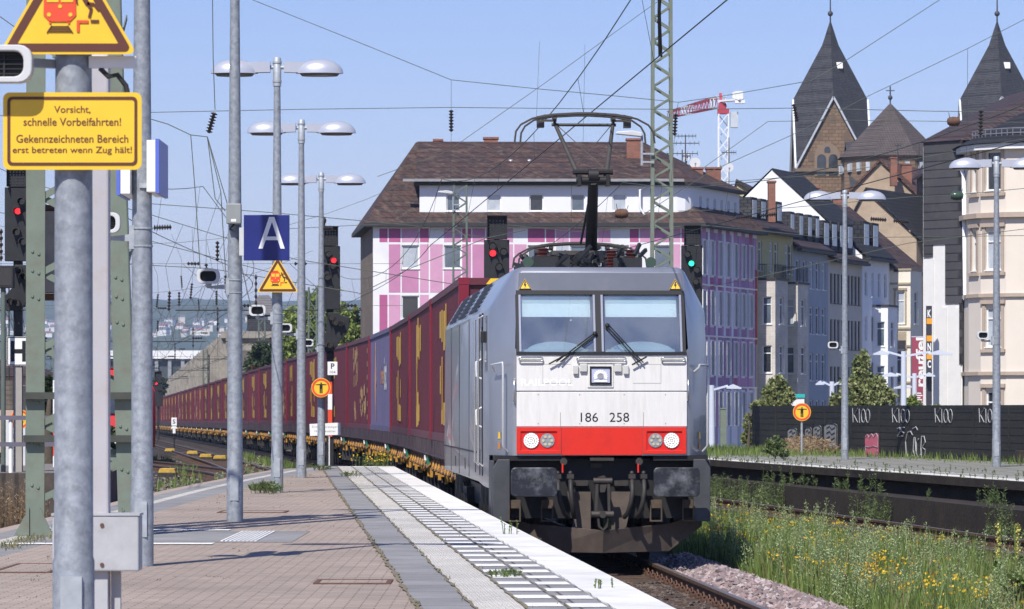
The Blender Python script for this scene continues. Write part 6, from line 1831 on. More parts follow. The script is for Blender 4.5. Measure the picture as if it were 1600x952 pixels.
signal('small_signal', 'small dark signal with red lights far along the left tracks', (247-800)/FPX*330, 330, tz(330)-.3, EYE+(HORIZON-593)/FPX*330, .75, [(-.2,.5,MAT['redlamp']),(.25,.3,L0),(.2,1.2,L0)], zig=False)
# ---------------------------------------------------------------- green lattice mast on the platform
gm_ = thing('lattice_mast', 'big green riveted lattice mast on the platform behind the nearest pole', 'mast', ((122-800)/FPX*40.3, 40.3, PZ))
ML_ = gm_.location
def lx(px, Y=40.3): return (px-800)/FPX*Y - ML_.x
def lz(py, Y=40.3): return EYE+(HORIZON-py)/FPX*Y - PZ
for (pb, pt) in ((55,57),(200,176)):
    for dy in (0, .95):
        b = MB()
        sh_ = (lx(pb)+ML_.x)*dy/40.3; x0, x1 = lx(pb)+sh_, lx(pb)+sh_+(lx(pt)-lx(pb))*(9.2/(lz(90)-lz(838)+.0001))
        zt_ = 9.2
        b.bar((x0,dy,0),(x1,dy*.9,zt_),.19,.016,up=(0,1,0)); sgn = 1 if pb < 120 else -1
        b.bar((x0-sgn*.095,dy+.05,0),(x1-sgn*.095,dy*.9+.05,zt_),.016,.10,up=(0,1,0))
        b.build('leg', MAT['mastgreen'], gm_)
b = MB(); ys = [838,700,540,415,290,160,40]
for i, (ya, yb_) in enumerate(zip(range(780,60,-118), range(721,0,-118))):
    for dy in (-.012, .96):
        xl = lambda y: lx(55+(838-y)/748*2)+.06; xr = lambda y: lx(200-(838-y)/748*24)-.06
        b.bar((xl(ya),dy+.025,lz(ya)),(xr(yb_),dy+.025,lz(yb_)),.07,.012,up=(0,1,0)); b.bar((xr(yb_),dy+.045,lz(yb_)),(xl(yb_-59),dy+.045,lz(yb_-59)),.07,.012,up=(0,1,0))
    for xx in (lambda y: lx(55+(838-y)/748*2)-.07, lambda y: lx(200-(838-y)/748*24)+.07):
        b.bar((xx(ya),0.02,lz(ya)),(xx(yb_),.95,lz(yb_)),.06,.012,up=(1,0,0))
b.build('bracing', MAT['mastgreen'], gm_)
b = MB()
for y in (615, 682): b.bx(lx(38),-.10,lz(y+9),lx(207),-.02,lz(y)); b.bx(lx(38),-.10,lz(y),lx(207),.05,lz(y)+.012)
b.build('crossbar', M('dark_crossbar', (.05,.055,.045), .7, 0, .2, 4), gm_)
b = MB()
for y0 in (395,425,465,695,760,628): 
    for dx in (-.035,.03):
        b.lathe([(.014,-.022),(.018,-.009)], (lx(55+(838-y0)/748*2)+dx,0,lz(y0+dx*60)), 'y', 8); b.lathe([(.014,-.022),(.018,-.009)], (lx(200-(838-y0)/748*24)+dx,0,lz(y0+40+dx*60)), 'y', 8)
b.build('rivets', MAT['mastgreen'], gm_)
for pb in (55,200):
    for dx in (-.15,.13):
        b = MB(); b.prism([(lx(pb)+dx*1.5,0),(lx(pb)+dx*.4,0),(lx(pb)+dx*.4,.30)],'y',-.03,.0); b.build('foot', MAT['mastgreen'], gm_)
tb = thing('tensioning_drum', 'large weathered beige drum hanging inside the green lattice mast', 'weight', ((90-800)/FPX*40.9, 40.85, EYE+(HORIZON-458)/FPX*40.9))
b = MB(); b.prism(rrect(.42,.36,.12),'z',0,.86); b.build('drum', M('beige_steel', (.36,.33,.28), .7, 0, .15, 4, dirt=(.18,.12,.08), dscale=5, damt=.6), tb, smooth=40)
b = MB(); b.bx(-.23,-.1,-.08,.23,.1,-.01); b.bx(-.2,-.12,.87,.2,.12,.93); b.build('yoke', MAT['rust'], tb)
b = MB(); b.tube((0,0,.93),(0,0,4.0),.015); b.build('rope', MAT['wire'], tb)
# ---------------------------------------------------------------- next platform end with railing at the left
wl = MB(); PX0 = -16.0; YQ = 78.0
m_sheet = M('brown_sheet_piling', (.075,.062,.052), .8, .1, .3, 3, dirt=(.13,.10,.075), dscale=1.5, damt=.6)
x = PX0; b = MB()
while x < -9.25:
    b.add([(x,YQ,-.35),(x+.10,YQ-.05,-.35),(x+.18,YQ-.05,-.35),(x+.26,YQ,-.35),(x,YQ,.80),(x+.10,YQ-.05,.80),(x+.18,YQ-.05,.80),(x+.26,YQ,.80)],[(0,1,5,4),(1,2,6,5),(2,3,7,6)]); x += .26
rw = b.build('retaining_wall', m_sheet, fix=False); tag(rw, 'dark brown corrugated retaining wall below the white railing at the left', 'wall')
b = MB(); b.bx(PX0,YQ+.02,-.35,-9.25,91,.80); structure(b.build('side_platform', mat_conc))
rl = thing('railing', 'pale grey tubular railing on the brown retaining wall at the left', 'railing', (-12.5,YQ+.3,.8))
for i in range(8):
    b = MB(); b.tube((-3.3+i*.93,0,0),(-3.3+i*.93,0,1.12),.045,n=10); b.build('post', MAT['white'], rl)
for z in (1.12,.58):
    b = MB(); b.bar((-3.4,-.05,z),(3.3,-.05,z),.05,.09); b.build('rail', M('railing_violet_grey', (.13,.12,.15), .5, 0, .1, 3), rl)
hs_ = thing('stop_board', 'white board with a black letter H on a concrete post at the left', 'sign', ((28.5-800)/FPX*79.5, 79.5, .8))
zc_ = EYE+(HORIZON-549)/FPX*79.5-.8
b = MB(); b.bx(-.235,0,zc_-.30,.235,.03,zc_+.30); b.build('board', MAT['signwhite'], hs_)
b = MB(); ring(b, rrect(.455,.585,.005), rrect(.42,.55,.005), -.003, -.0005); b.bx(-.155,-.004,zc_-.21,-.085,-.0005,zc_+.21) if False else None
b.v = [(x,y,z+zc_) for x,y,z in b.v]; b.build('border', MAT['black'], hs_)
b = MB(); b.bx(-.155,-.004,zc_-.215,-.08,-.0005,zc_+.215); b.bx(.08,-.004,zc_-.215,.155,-.0005,zc_+.215); b.bx(-.08,-.004,zc_-.045,.08,-.0005,zc_+.045); b.build('letter', MAT['black'], hs_)
b = MB(); b.bx(-.09,.03,0,.07,.16,zc_-.3); b.build('post', M('concrete_post', (.34,.32,.29), .85, 0, .1, 3), hs_)
round_sign('round yellow and red sign behind the railing at the left edge', ((31-800)/FPX*84, 84, EYE+(HORIZON-655)/FPX*84), .20, 1.0, True)
t = thing('striped_post', 'slim post painted white and red behind the green mast', 'post', ((86-800)/FPX*86, 86, .8))
zs_ = [lzv for lzv in (0, .25, 1.15, 1.95, 2.6)]
for i, mt in enumerate((MAT['signwhite'],MAT['signred'],MAT['signwhite'],MAT['mastgreen_far'])):
    b = MB(); b.bx(-.045,-.02,zs_[i],.045,.02,zs_[i+1]-.003); b.build('band', mt, t)
t = thing('utility_cabinet', 'small pale cabinet with black scribble behind the railing', 'cabinet', ((22-800)/FPX*88, 88, .8))
b = MB(); b.bx(-.22,-.15,0,.28,.15,1.05); b.build('case', MAT['greywhite'], t, bevel=.01); b = MB(); b.path([(-.08,-.156,.5),(.12,-.156,.55),(-.05,-.156,.7),(.15,-.156,.75),(-.02,-.156,.92),(.16,-.156,.95)], .012, 5); b.build('scribble', MAT['black'], t)
t = thing('balance_weights', 'stack of rusty round tension weights hanging at the left edge', 'weights', ((14-800)/FPX*90, 90, EYE+(HORIZON-640)/FPX*90))
b = MB(); 
for i in range(6): b.lathe([(.17,i*.115),(.17,i*.115+.10)], (0,0,0), 'z', 16)
b.build('weights', M('weight_iron', (.14,.115,.09), .8, 0, .3, 4), t); b = MB(); b.tube((0,0,.68),(0,0,3.2),.018); b.build('rope', MAT['wire'], t)
# red regional train standing on the far left track
rt = thing('passenger_train', 'red regional train standing on the left tracks behind the green mast', 'train', (-16.1,158,tz(158)), math.atan(.112))
b = MB(); body = [(-1.42,.55),(1.42,.55),(1.45,1.1),(1.42,2.9),(1.1,3.65),(.6,3.85),(-.6,3.85),(-1.1,3.65),(-1.42,2.9),(-1.45,1.1)]
m_dbred = M('train_red', (.55,.02,.018), .35, 0, .05, 2)
n = len(body)
rings = [(.88,0,.0),(.97,.25,0),(1,1.0,0),(1,24,0)]
for k, y, _ in rings: b.v += [(x*k, y + (max(0,(z-1.3))*.35 if y < .9 else 0), .55+(z-.55)*(.97 if y < .5 else 1)) for x,z in body]
for i in range(3):
    for j in range(n): b.f.append([i*n+j,i*n+(j+1)%n,(i+1)*n+(j+1)%n,(i+1)*n+j]); b.m.append(0)
b.f.append(list(range(n))); b.m.append(0); b.f.append(list(range(3*n,4*n))[::-1]); b.m.append(0)
b.build('body', m_dbred, rt, smooth=35)
b = MB(); b.add([(-1.0,.18,1.95),(1.0,.18,1.95),(.9,.62,3.3),(-.9,.62,3.3)],[(0,1,2,3)]); b.build('windscreen', MAT['glass_dark'], rt)
for s in (-1,1):
    b = MB(); b.bx(s*.8-.2,-.05,1.25,s*.8+.2,.06,1.42); b.build('headlight', MAT['headlamp'] if s < 0 else MAT['signwhite'], rt)
b = MB(); b.bx(-1.2,-.03,.62,1.2,.2,.95); b.build('bumper', MAT['white'], rt); b = MB(); b.bx(-1.2,.4,.1,1.2,23.5,.56); b.build('underframe', MAT['soot'], rt)
for s in (-1,1):
    b = MB()
    for k in range(7): b.bx(s*1.43,2.5+k*3,1.9,s*1.455,4.8+k*3,2.8)
    b.build('side_window', MAT['glass_dark'], rt)
b = MB()
for y in (3,20.5):
    for e in (-1,1):
        for s in (-1,1): b.lathe([(.42,-.05),(.44,.05)], (s*.75,y+e,.42), 'x', 16)
b.build('wheels', MAT['soot'], rt)
# shunting boards and point machines by the left tracks
def small_board(label, px, Y, py):
    z0 = tz(Y)-.3; t = thing('track_board', label, 'sign', ((px-800)/FPX*Y, Y, z0)); z = EYE+(HORIZON-py)/FPX*Y - z0
    b = MB(); b.bx(-.16,0,z-.05,.16,.03,z+.42); b.build('board', MAT['signwhite'], t, bevel=.01); lettering('S', MAT['black'], 0, z+.19, .16, .26, -.001, t, bold=.02)
    b = MB(); b.prism([(-.2,z-.22),(.2,z-.22),(.12,z-.08),(-.12,z-.08)],'y',0,.1); b.bx(-.08,0,z-.5,.08,.1,z-.23); b.build('dwarf_lamp', MAT['signwhite'], t); b = MB(); b.tube((0,.06,0),(0,.06,z-.05),.04); b.build('post', MAT['dark'], t)
small_board('small white S board above a white dwarf signal between the left tracks', 272, 225, 664)
for px, py, Y, lab in ((266,682,215,'left of the white S board'),(301,687,198,'in the middle of the track gap'),(322,690,180,'beside a grass tuft, with a sloping lid'),(344,693,172,'nearest the container wagons'),(262,724,130,'at the crossing nearest the platform')):
    z = tz(Y)-.3; t = thing('point_machine', f'yellow topped point machine {lab}', 'point machine', ((px-800)/FPX*Y, Y, z), 0, 'point machines among the left tracks')
    b = MB(); b.prism([(-.30,.24),(.30,.24),(.24,.40),(-.24,.40)],'y',-.3,.3); b.build('lid', M('dusty_yellow', (.50,.32,.05), .7, 0, .3, 5, dirt=(.2,.15,.08), dscale=4, damt=.7), t, bevel=.02); b = MB(); b.bx(-.32,-.3,0,.32,.3,.24); b.build('case', MAT['soot'], t); b = MB(); b.tube((.4,0,.15),(1.0,.1,.15),.03); b.build('rod', MAT['rust'], t)
# ---------------------------------------------------------------- fence and street things on the right
m_fence = M('charcoal_fence', (.022,.022,.021), .7, 0, .25, 2, dirt=(.04,.042,.03), dscale=.6, damt=.6)
F0, F1 = Vector((7.6,121)), Vector((16.8,67.5)); FL = (F1-F0).length; fd = (F1-F0)/FL
fn = thing('fence', 'long black slatted fence with graffiti on the opposite platform', 'fence', (F0.x,F0.y,QZ-.1), math.atan2(fd.y,fd.x))
FH = 1.47
b = MB(); z = .02
while z < FH-.1: b.bx(0,-.014,z,FL,.014,z+.168); b.bx(0,-.003,z+.168,FL,.010,z+.185); z += .185
b.build('slats', m_fence, fn)
npost = 19
fpx = [F0 + fd*(FL*i/(npost-1)) for i in range(npost)]
for i in range(npost):
    u = FL*i/(npost-1); b = MB(); b.bx(u-.05,-.024,0,u+.05,.07,FH+.03); b.build('post', m_fence, fn)
b = MB(); b.bx(0,-.02,FH-.06,FL,.02,FH+.005); b.build('top_rail', m_fence, fn)
def fu(px): # distance along the fence seen at pixel px
    k = (px-800)/FPX; return (k*F0.y-F0.x)/(fd.x-k*fd.y)
def fz(py, px): u = fu(px); Y = F0.y+fd.y*u; return EYE+(HORIZON-py)/FPX*Y - QZ + .1
m_gw = M('spray_white', (.36,.37,.39), .8, 0, .25, 6); m_gp = M('spray_pink', (.55,.13,.19), .8, 0, .15, 4); m_gs = M('spray_silver', (.27,.275,.28), .7, .1, .3, 3)
def fstroke(b, pts, r_=.022):
    b.path([(fu(x), -.036, fz(y,x)) for x,y in pts], r_, 5)
for k, px in enumerate((1334,1396,1463,1532)):
    b = MB(); s = 1+.06*k
    fstroke(b,[(px,638),(px+1,660)],.012); fstroke(b,[(px+8,638),(px+2,648),(px+8,660)],.012); fstroke(b,[(px+10.5,639),(px+11,661)],.012)
    for dx in (17,24): fstroke(b,[(px+dx+3.2*math.cos(a),650+10.5*math.sin(a)) for a in [2*math.pi*i/12 for i in range(13)]],.012)
    b.build('graffiti_tag', m_gw, fn)
b = MB()
for sx0, wd, y0, y1 in ((1232,14,668,704),(1259,10,667,700),(1272,12,664,700),(1289,20,661,700)):
    top_ = [(sx0+wd*.5-wd*.5*math.cos(math.pi*i/6), y0+4-4*math.sin(math.pi*i/6)) for i in range(7)]
    b.prism([(fu(x), fz(y,x)) for x,y in top_+[(sx0+wd,y1),(sx0,y1)]],'y',-.026,-.0135)
b.build('silver_graffiti', m_gs, fn)
b = MB()
for sx0, wd, y0, y1 in ((1232,14,668,700),(1259,10,667,698),(1272,12,664,698),(1289,20,661,698)):
    fstroke(b,[(sx0,y1),(sx0,y0+4),(sx0+wd*.25,y0+.5),(sx0+wd*.75,y0+.5),(sx0+wd,y0+4),(sx0+wd,y1)],.012)
    for k in range(3): fstroke(b,[(sx0+wd*.2,y0+8+k*8),(sx0+wd*.45,y0+5+k*8),(sx0+wd*.6,y0+10+k*8),(sx0+wd*.85,y0+7+k*8)],.009)
b.build('graffiti_outline', MAT['dark'], fn)
b = MB()
for sx0, wd, y0, y1 in ((1353,7,679,717),(1359.5,7,678,717),(1366,8,677,717)):
    top_ = [(sx0+wd*.5-wd*.5*math.cos(math.pi*i/6), y0+4-4*math.sin(math.pi*i/6)) for i in range(7)]
    b.prism([(fu(x), fz(y,x)) for x,y in top_+[(sx0+wd,y1),(sx0,y1)]],'y',-.026-.001*sx0/1400,-.0135)
b.build('pink_graffiti', m_gp, fn)
b = MB()
fstroke(b,[(1354,684),(1357,679),(1360,684),(1364,678),(1367,683),(1371,677),(1374,684),(1373,699),(1366,697),(1360,699),(1354,698),(1354,712),(1359,716),(1362,708),(1366,716),(1371,714),(1373,704)],.009)
b.build('graffiti_outline', m_gw, fn)
b = MB()
for pts in ([(1428,680),(1425,674),(1420,676),(1417,690),(1418,708),(1422,716),(1428,712)],[(1430,684),(1429,704),(1431,714),(1433,704),(1432,684),(1430,684)],[(1437,686),(1434,690),(1434,708),(1437,716),(1440,710)],[(1442,682),(1441,700),(1442,717),(1447,712),(1448,703),(1443,699),(1448,691),(1446,682),(1442,682)],[(1428,670),(1433,667),(1436,672)],[(1418,716),(1430,719),(1446,718)],[(1404,670),(1408,668),(1409,674),(1404,682),(1409,682)],[(1415,668),(1411,668),(1411,674),(1415,677),(1413,682),(1410,681)]):
    fstroke(b, pts, .015)
b.build('white_graffiti', m_gw, fn)
# brick stub at the right end
t = thing('brick_pier', 'weathered brick pier on a stone base at the right end of the fence', 'pier', ((1600-800)/FPX*93, 93.2, QZ))
b = MB(); b.bx(-.15,-.3,.0,1.0,.3,.30); b.build('base', mat_conc_dark, t, bevel=.01); b = MB(); b.bx(.03,-.22,.301,.8,.2,1.2); b.build('shaft', brick_ch, t)
# street lamps beyond the fence
m_sl = M('street_lamp_grey', (.60,.64,.72), .4, .1, .05, 2)
def street_lamp(label, px, Y, py, arms, sc=1):
    z = EYE+(HORIZON-py)/FPX*Y; t = thing('street_lamp', label, 'street lamp', ((px-800)/FPX*Y, Y, GZ), 0, 'street lamps beyond the fence'); z -= GZ
    b = MB(); b.tube((0,0,0),(0,0,z+.1),.14*sc,.10*sc,n=12); b.build('pole', m_sl, t)
    for L in arms:
        s = 1 if L > 0 else -1
        b = MB(); b.bar((0,0,z-.1),(L*.55,0,z+.08),.08,.10,up=(0,1,0)); b.prism([(L*.5,z+.02),(L*.72,z+.14),(L,z+.0),(L,z-.05),(L*.5,z-.04)] if L > 0 else [(L,z-.05),(L,z+.0),(L*.72,z+.14),(L*.5,z+.02),(L*.5,z-.04)],'y',-.22,.22); b.build('lamp_head', m_sl, t)
street_lamp('tall pale street lamp with two arms left of the maroon banner', 1412, 150, 553, (1.9,-1.2))
street_lamp('middle pale street lamp in front of the maroon banner', 1429, 172, 587, (-1.5,.9))
street_lamp('shortest pale street lamp behind the maroon banner', 1445, 196, 606, (-1.6,))
street_lamp('pale street lamp with one arm beside the purple facade', 1112, 150, 606, (1.15,))
street_lamp('pale street lamp behind the small tree by the beige house', 1300, 165, 600, (-.7,.6))
# banner and shop pylons
bn = thing('shop_banner', 'tall maroon banner with white vertical lettering by the white wall', 'banner', ((1436-800)/FPX*180, 180, GZ))
z0, z1 = EYE+(HORIZON-628)/FPX*180-GZ, EYE+(HORIZON-527)/FPX*180-GZ
b = MB(); b.bx(-.34,-.015,z0,.34,.015,z1); b.build('cloth', M('banner_maroon', (.30,.06,.10), .7, 0, .08, 2), bn)
lettering('reuffel', MAT['signwhite'], .05, (z0+z1)/2+.35, .40, 2.3, -.017, bn, bold=.03, vertical=True)
b = MB(); b.bx(-.36,-.02,z1,.45,.02,z1+.04); b.bx(-.36,-.02,z0-.04,.45,.02,z0); b.tube((.42,0,0),(.42,0,z1+.2),.05); b.build('frame', m_sl, bn)
b = MB()
for i, (za_, w_) in enumerate(((.42,.3),(.30,.36),(.18,.26),(.08,.34))): b.bx(-.2,-.018,z0+za_*.9,-.2+w_,-.0155,z0+za_*.9+.05)
b.build('small_print', MAT['signwhite'], bn)
pyl = thing('shop_sign_pylon', 'dark vertical shop sign with white letters and orange panels beside the banner', 'sign', ((1452-800)/FPX*172.3, 172.3, GZ))
zq = lambda y: EYE+(HORIZON-y)/FPX*172.3-GZ
b = MB(); b.bx(-.12,0,zq(640),.12,.25,zq(478)); b.build('case', M('pylon_black', (.04,.042,.055), .5, 0, .1, 2), pyl)
for y in (502, 529, 557):
    b = MB(); b.bx(-.12,-.02,zq(y+4.5),.115,-.001,zq(y-4.5)); b.build('orange_panel', M('panel_orange', (.75,.33,.02), .5, 0, .05, 3), pyl)
for ch_, y in (('K',490),('N',542),('C',569)): lettering(ch_, MAT['signwhite'], .0, zq(y), .16, .34, -.003, pyl, bold=.03)
t = thing('market_awning', 'white awning with a turquoise edge behind the fence', 'awning', ((1248-800)/FPX*150, 150, GZ)); zq = lambda y: EYE+(HORIZON-y)/FPX*150-GZ
b = MB(); b.bx(-.4,-.5,zq(640),.18,.5,zq(622)); b.build('screen', MAT['white'], t); b = MB(); b.bx(-.55,-.55,zq(621.5),.2,.55,zq(616)); b.build('edge', M('turquoise', (.03,.42,.38), .5, 0, .05, 3), t); b = MB(); b.tube((-.3,0,0),(-.3,0,zq(641)),.04); b.tube((.1,0,0),(.1,0,zq(641)),.04); b.build('post', m_sl, t)
t = thing('fence_post', 'short dark post standing left of the fence by the purple facade', 'post', ((1130-800)/FPX*125, 125, .6)); b = MB(); b.bx(-.1,-.1,0,.1,.1,1.5); b.bx(-.12,-.12,1.5,.12,.12,1.54); b.build('shaft', MAT['mastgreen'], t)
# ---------------------------------------------------------------- overhead line
def ins_profile(h0, h1, r0, r1, n):
    pr = [(r0,h0)]
    for i in range(n):
        a = h0+(h1-h0)*i/n; d = (h1-h0)/n; pr += [(r0,a+d*.1),(r1,a+d*.35),(r1*.9,a+d*.6),(r0,a+d*.8)]
    return pr + [(r0,h1)]
def insulator(parent, p, q, r_=.07, n=7, name='insulator', mt=None):
    p, q = Vector(p), Vector(q); L = (q-p).length; b = MB(); b.lathe(ins_profile(0,L,r_*.4,r_,n),(0,0,0),'z',10)
    return put(name, b.mesh('insulator', mt or MAT['insul'], 40), parent, p, (q-p).to_track_quat('Z','Y').to_euler())
SUP = [-30, 34, 100, 165, 230, 295, 360, 430, 500]
def line(label, mid, Y0, Y1, zc_, zm, mt, stag=.25, group='overhead lines', drop=True, rscale=1.0):
    t = thing('overhead_line', label, 'overhead line', (mid((Y0+Y1)/2), (Y0+Y1)/2, 0), 0, group); o = Vector(t.location)
    def X(Y):
        for i in range(len(SUP)-1):
            if SUP[i] <= Y <= SUP[i+1]:
                k = (Y-SUP[i])/(SUP[i+1]-SUP[i]); a = stag*(1 if i%2 else -1); return mid(Y) + a + (-2*a)*k
        return mid(Y)
    def sag(Y):
        for i in range(len(SUP)-1):
            if SUP[i] <= Y <= SUP[i+1]:
                k = (Y-SUP[i])/(SUP[i+1]-SUP[i]); return 4*k*(1-k)
        return 0
    C = lambda Y: Vector((X(Y), Y, zc_+tz(Y)))
    W = lambda Y: Vector((mid(Y)+(X(Y)-mid(Y))*.3, Y, zm - (zm-zc_-.45)*sag(Y) + tz(Y)))
    ys = []; Y = Y0
    while Y < Y1: ys.append(Y); Y += 4 if Y < 150 else 10
    ys.append(Y1)
    rr = [(.0072+2.2e-5*Y)*rscale for Y in ys]
    b = MB(); b.path([C(Y)-o for Y in ys], rr, 5); b.build('contact_wire', MAT['wire'], t)
    b = MB(); b.path([W(Y)-o for Y in ys], rr, 5); b.build('messenger_wire', mt, t)
    if drop:
        b = MB(); Y = Y0+2
        while Y < Y1: b.tube(C(Y)-o, W(Y)-o, .004+1.6e-5*Y, n=4); Y += 9.3
        b.build('droppers', MAT['wire'], t)
    return t, C, W
lt, C0, W0_ = line('contact and messenger wire above the freight train, touched by the raised pantograph', trk, -20, 520, 6.37, 8.1, MAT['wirelight'], .42)
o = Vector(lt.location)
b = MB()
for dx in (0,.10): b.path([C0(46.5)-o+Vector((dx*.3,dx,0)), (C0(46.5)+W0_(45.5))/2-o+Vector((.03+dx*.2,dx,0)), W0_(44.6)-o+Vector((dx*.3,dx,0))], .014, 5)
b.build('power_jumper', MAT['wire'], lt)
line('contact and messenger wire above the right hand track by the opposite platform', right_mid, -20, 135, 6.2, 8.0, MAT['wirelight'], .3)
line('overhead line above the left track next to the train', lambda Y: trk(Y)+left_off(Y), 60, 520, 6.2, 7.9, MAT['wirelight'], .3)
line('overhead line above the second left track', lambda Y: trk(Y)+left_off(Y)-4.6, 100, 520, 6.2, 7.9, MAT['wirelight'], .3)
line('overhead line above the far left track with the red train', lambda Y: trk(Y)+left_off(Y)-9.3, 110, 520, 6.2, 7.9, MAT['wirelight'], .3)
# the cross span above the locomotive
def span(label, Y, cables, ins=(), r_=.010, extra=()):
    c = at(800, 200, Y); t = thing('cross_span', label, 'cross span', (c.x, Y, c.z), 0, 'cross spans over the tracks'); o = Vector(t.location)
    for pts in cables:
        b = MB(); b.path([at(x,y,Y)-o for x,y in pts], r_, 5); b.build('cable', MAT['wirelight'], t)
    for (x0,y0,x1,y1) in ins: insulator(t, at(x0,y0,Y)-o, at(x1,y1,Y)-o, .07*(Y/100)**.4)
    for pts in extra:
        b = MB(); b.path([at(x,y,Y)-o for x,y in pts], r_*.7, 4); b.build('hanger', MAT['wire'], t)
    return t
span('high cross span with two hanging insulators above the locomotive', 104,
     [[(200,-95),(395,0),(550,62),(705,125),(840,139),(960,150),(1060,160),(1125,151),(1268,126),(1326,92),(1465,2),(1640,-110)], [(0,181),(225,176),(470,171),(705,168),(900,170),(1060,171),(1250,169),(1460,174),(1700,176)]],
     [(705,172,705,206),(1056,178,1054,212),(1240,163,1246,190),(1533,172,1532,212)],
     extra=[[(705,125),(705,172)],[(705,206),(704,280)],[(1060,160),(1056,178)],[(1054,212),(1049,285)],[(1268,126),(1269,163)],[(1512,76),(1510,300)]])
span('lower cross wires running behind the pantograph to the right', 125,
     [[(400,360),(560,352),(720,345),(900,362),(1100,352),(1300,372),(1620,368)], [(1100,262),(1200,190),(1330,188),(1490,190),(1640,192)], [(590,276),(700,236),(850,131),(1010,15),(1090,-40)]],
     [(1048,183,1047,205)], extra=[[(893,290),(893,360)],[(843,65),(838,190)],[(914,70),(910,280)]])
span('sagging cross wires in front of the street houses', 118, [[(990,345),(1110,268),(1240,210),(1351,153),(1512,76),(1660,0)], [(1110,286),(1300,272),(1420,250),(1640,210)], [(1060,330),(1230,325),(1420,308),(1500,304),(1650,290)], [(1000,470),(1190,432),(1420,380),(1650,352)]],
     [(1150,340,1175,338),(1188,337,1212,335),(1360,342,1385,344),(1396,345,1420,347)])
# barrel shaped strain insulators
def barrel(label, px, py, Y, mt):
    c = at(px,py,Y); t = thing('strain_insulator', label, 'insulator', c, 0, 'barrel insulators on the cross wires')
    b = MB(); b.lathe([(.05,-.20),(.10,-.18),(.13,-.10),(.145,0),(.13,.10),(.10,.18),(.05,.20)],(0,0,0),'x',14)
    for k in (-.12,-.04,.04,.12): b.lathe([(.15,k-.012),(.15,k+.012)],(0,0,0),'x',14)
    b.build('barrel', mt, t, smooth=40); b = MB(); b.path([(-.15,0,.28),(-.12,0,.1),(-.05,0,.0)],.012,4); b.path([(.2,0,.24),(.13,0,.05)],.012,4); b.build('binding', MAT['wire'], t)
barrel('brown barrel insulator on the wire between the two church spires', 1490, 190, 118, MAT['rust'])
barrel('dark green barrel insulator in front of the slate clad wall', 1495, 306, 118, MAT['insgreen'])
barrel('brown barrel insulator right of the pantograph arm', 971, 334, 112, MAT['rust'])
# lattice masts
def lmast(label, X, Y, zb, zt_, w_, mt, n=None, d=None):
    t = thing('lattice_mast', label, 'mast', (X,Y,zb)); H = zt_-zb; n = n or int(H/(w_*.55))
    b = MB(); d = d or w_; 
    for sx in (-1,1):
        for sy in (-1,1): b.bar((sx*w_/2,sy*d/2,0),(sx*w_*.42,sy*d*.42,H),.095,.095)
    b.build('leg', mt, t)
    b = MB()
    for k in range(n):
        z0,z1 = H*k/n, H*(k+1)/n; s = 1 if k%2 else -1; f = lambda z: 1-.16*z/H
        for sy in (-1,1): b.bar((-s*w_/2*f(z0),sy*d/2*f(z0),z0),(s*w_/2*f(z1),sy*d/2*f(z1),z1),.05,.02,up=(0,1,0))
        for sx in (-1,1): b.bar((sx*w_/2*f(z0),-s*d/2*f(z0),z0),(sx*w_/2*f(z1),s*d/2*f(z1),z1),.05,.02,up=(1,0,0))
    b.build('bracing', mt, t); return t
lmast('green lattice mast rising right of the pantograph to the top of the photo', (1034-800)/FPX*112, 112, QZ-.3, 15.5, .60, MAT['mastgreen'])
lmast('thin green lattice mast with a lamp in front of the pink house', (719-800)/FPX*190, 190, -.4, EYE+(HORIZON-290)/FPX*190, .75, MAT['mastgreen_far'])
def yard_lamp(label, px, py, Y, sgn, post):
    c = at(px,py,Y); t = thing('yard_lamp', label, 'lamp', c, 0, 'flat lamps on the lattice masts')
    b = MB(); b.prism([(0,-.02),(0,.10),(sgn*.28,.16),(sgn*.72,.13),(sgn*.78,.06)] if sgn < 0 else [(0,-.02),(.78,.06),(.72,.13),(.28,.16),(0,.10)],'y',-.14,.14); b.build('lamp_head', MAT['greywhite'], t, bevel=.02)
    b = MB(); b.path([(0,0,.03),(0,0,-post)],.04,8); b.bar((0,0,-post+.1),(.35,0,-post+.1),.05,.05); b.bar((0,0,-post*.6),(.35,0,-post*.6),.05,.05); b.build('arm', MAT['galv_far'], t)
yard_lamp('flat pale lamp on the mast right of the pantograph', 1003, 213, 111.6, -1, .85); yard_lamp('flat pale lamp on the thin mast by the pink house', 708, 303, 189, -1, .9)
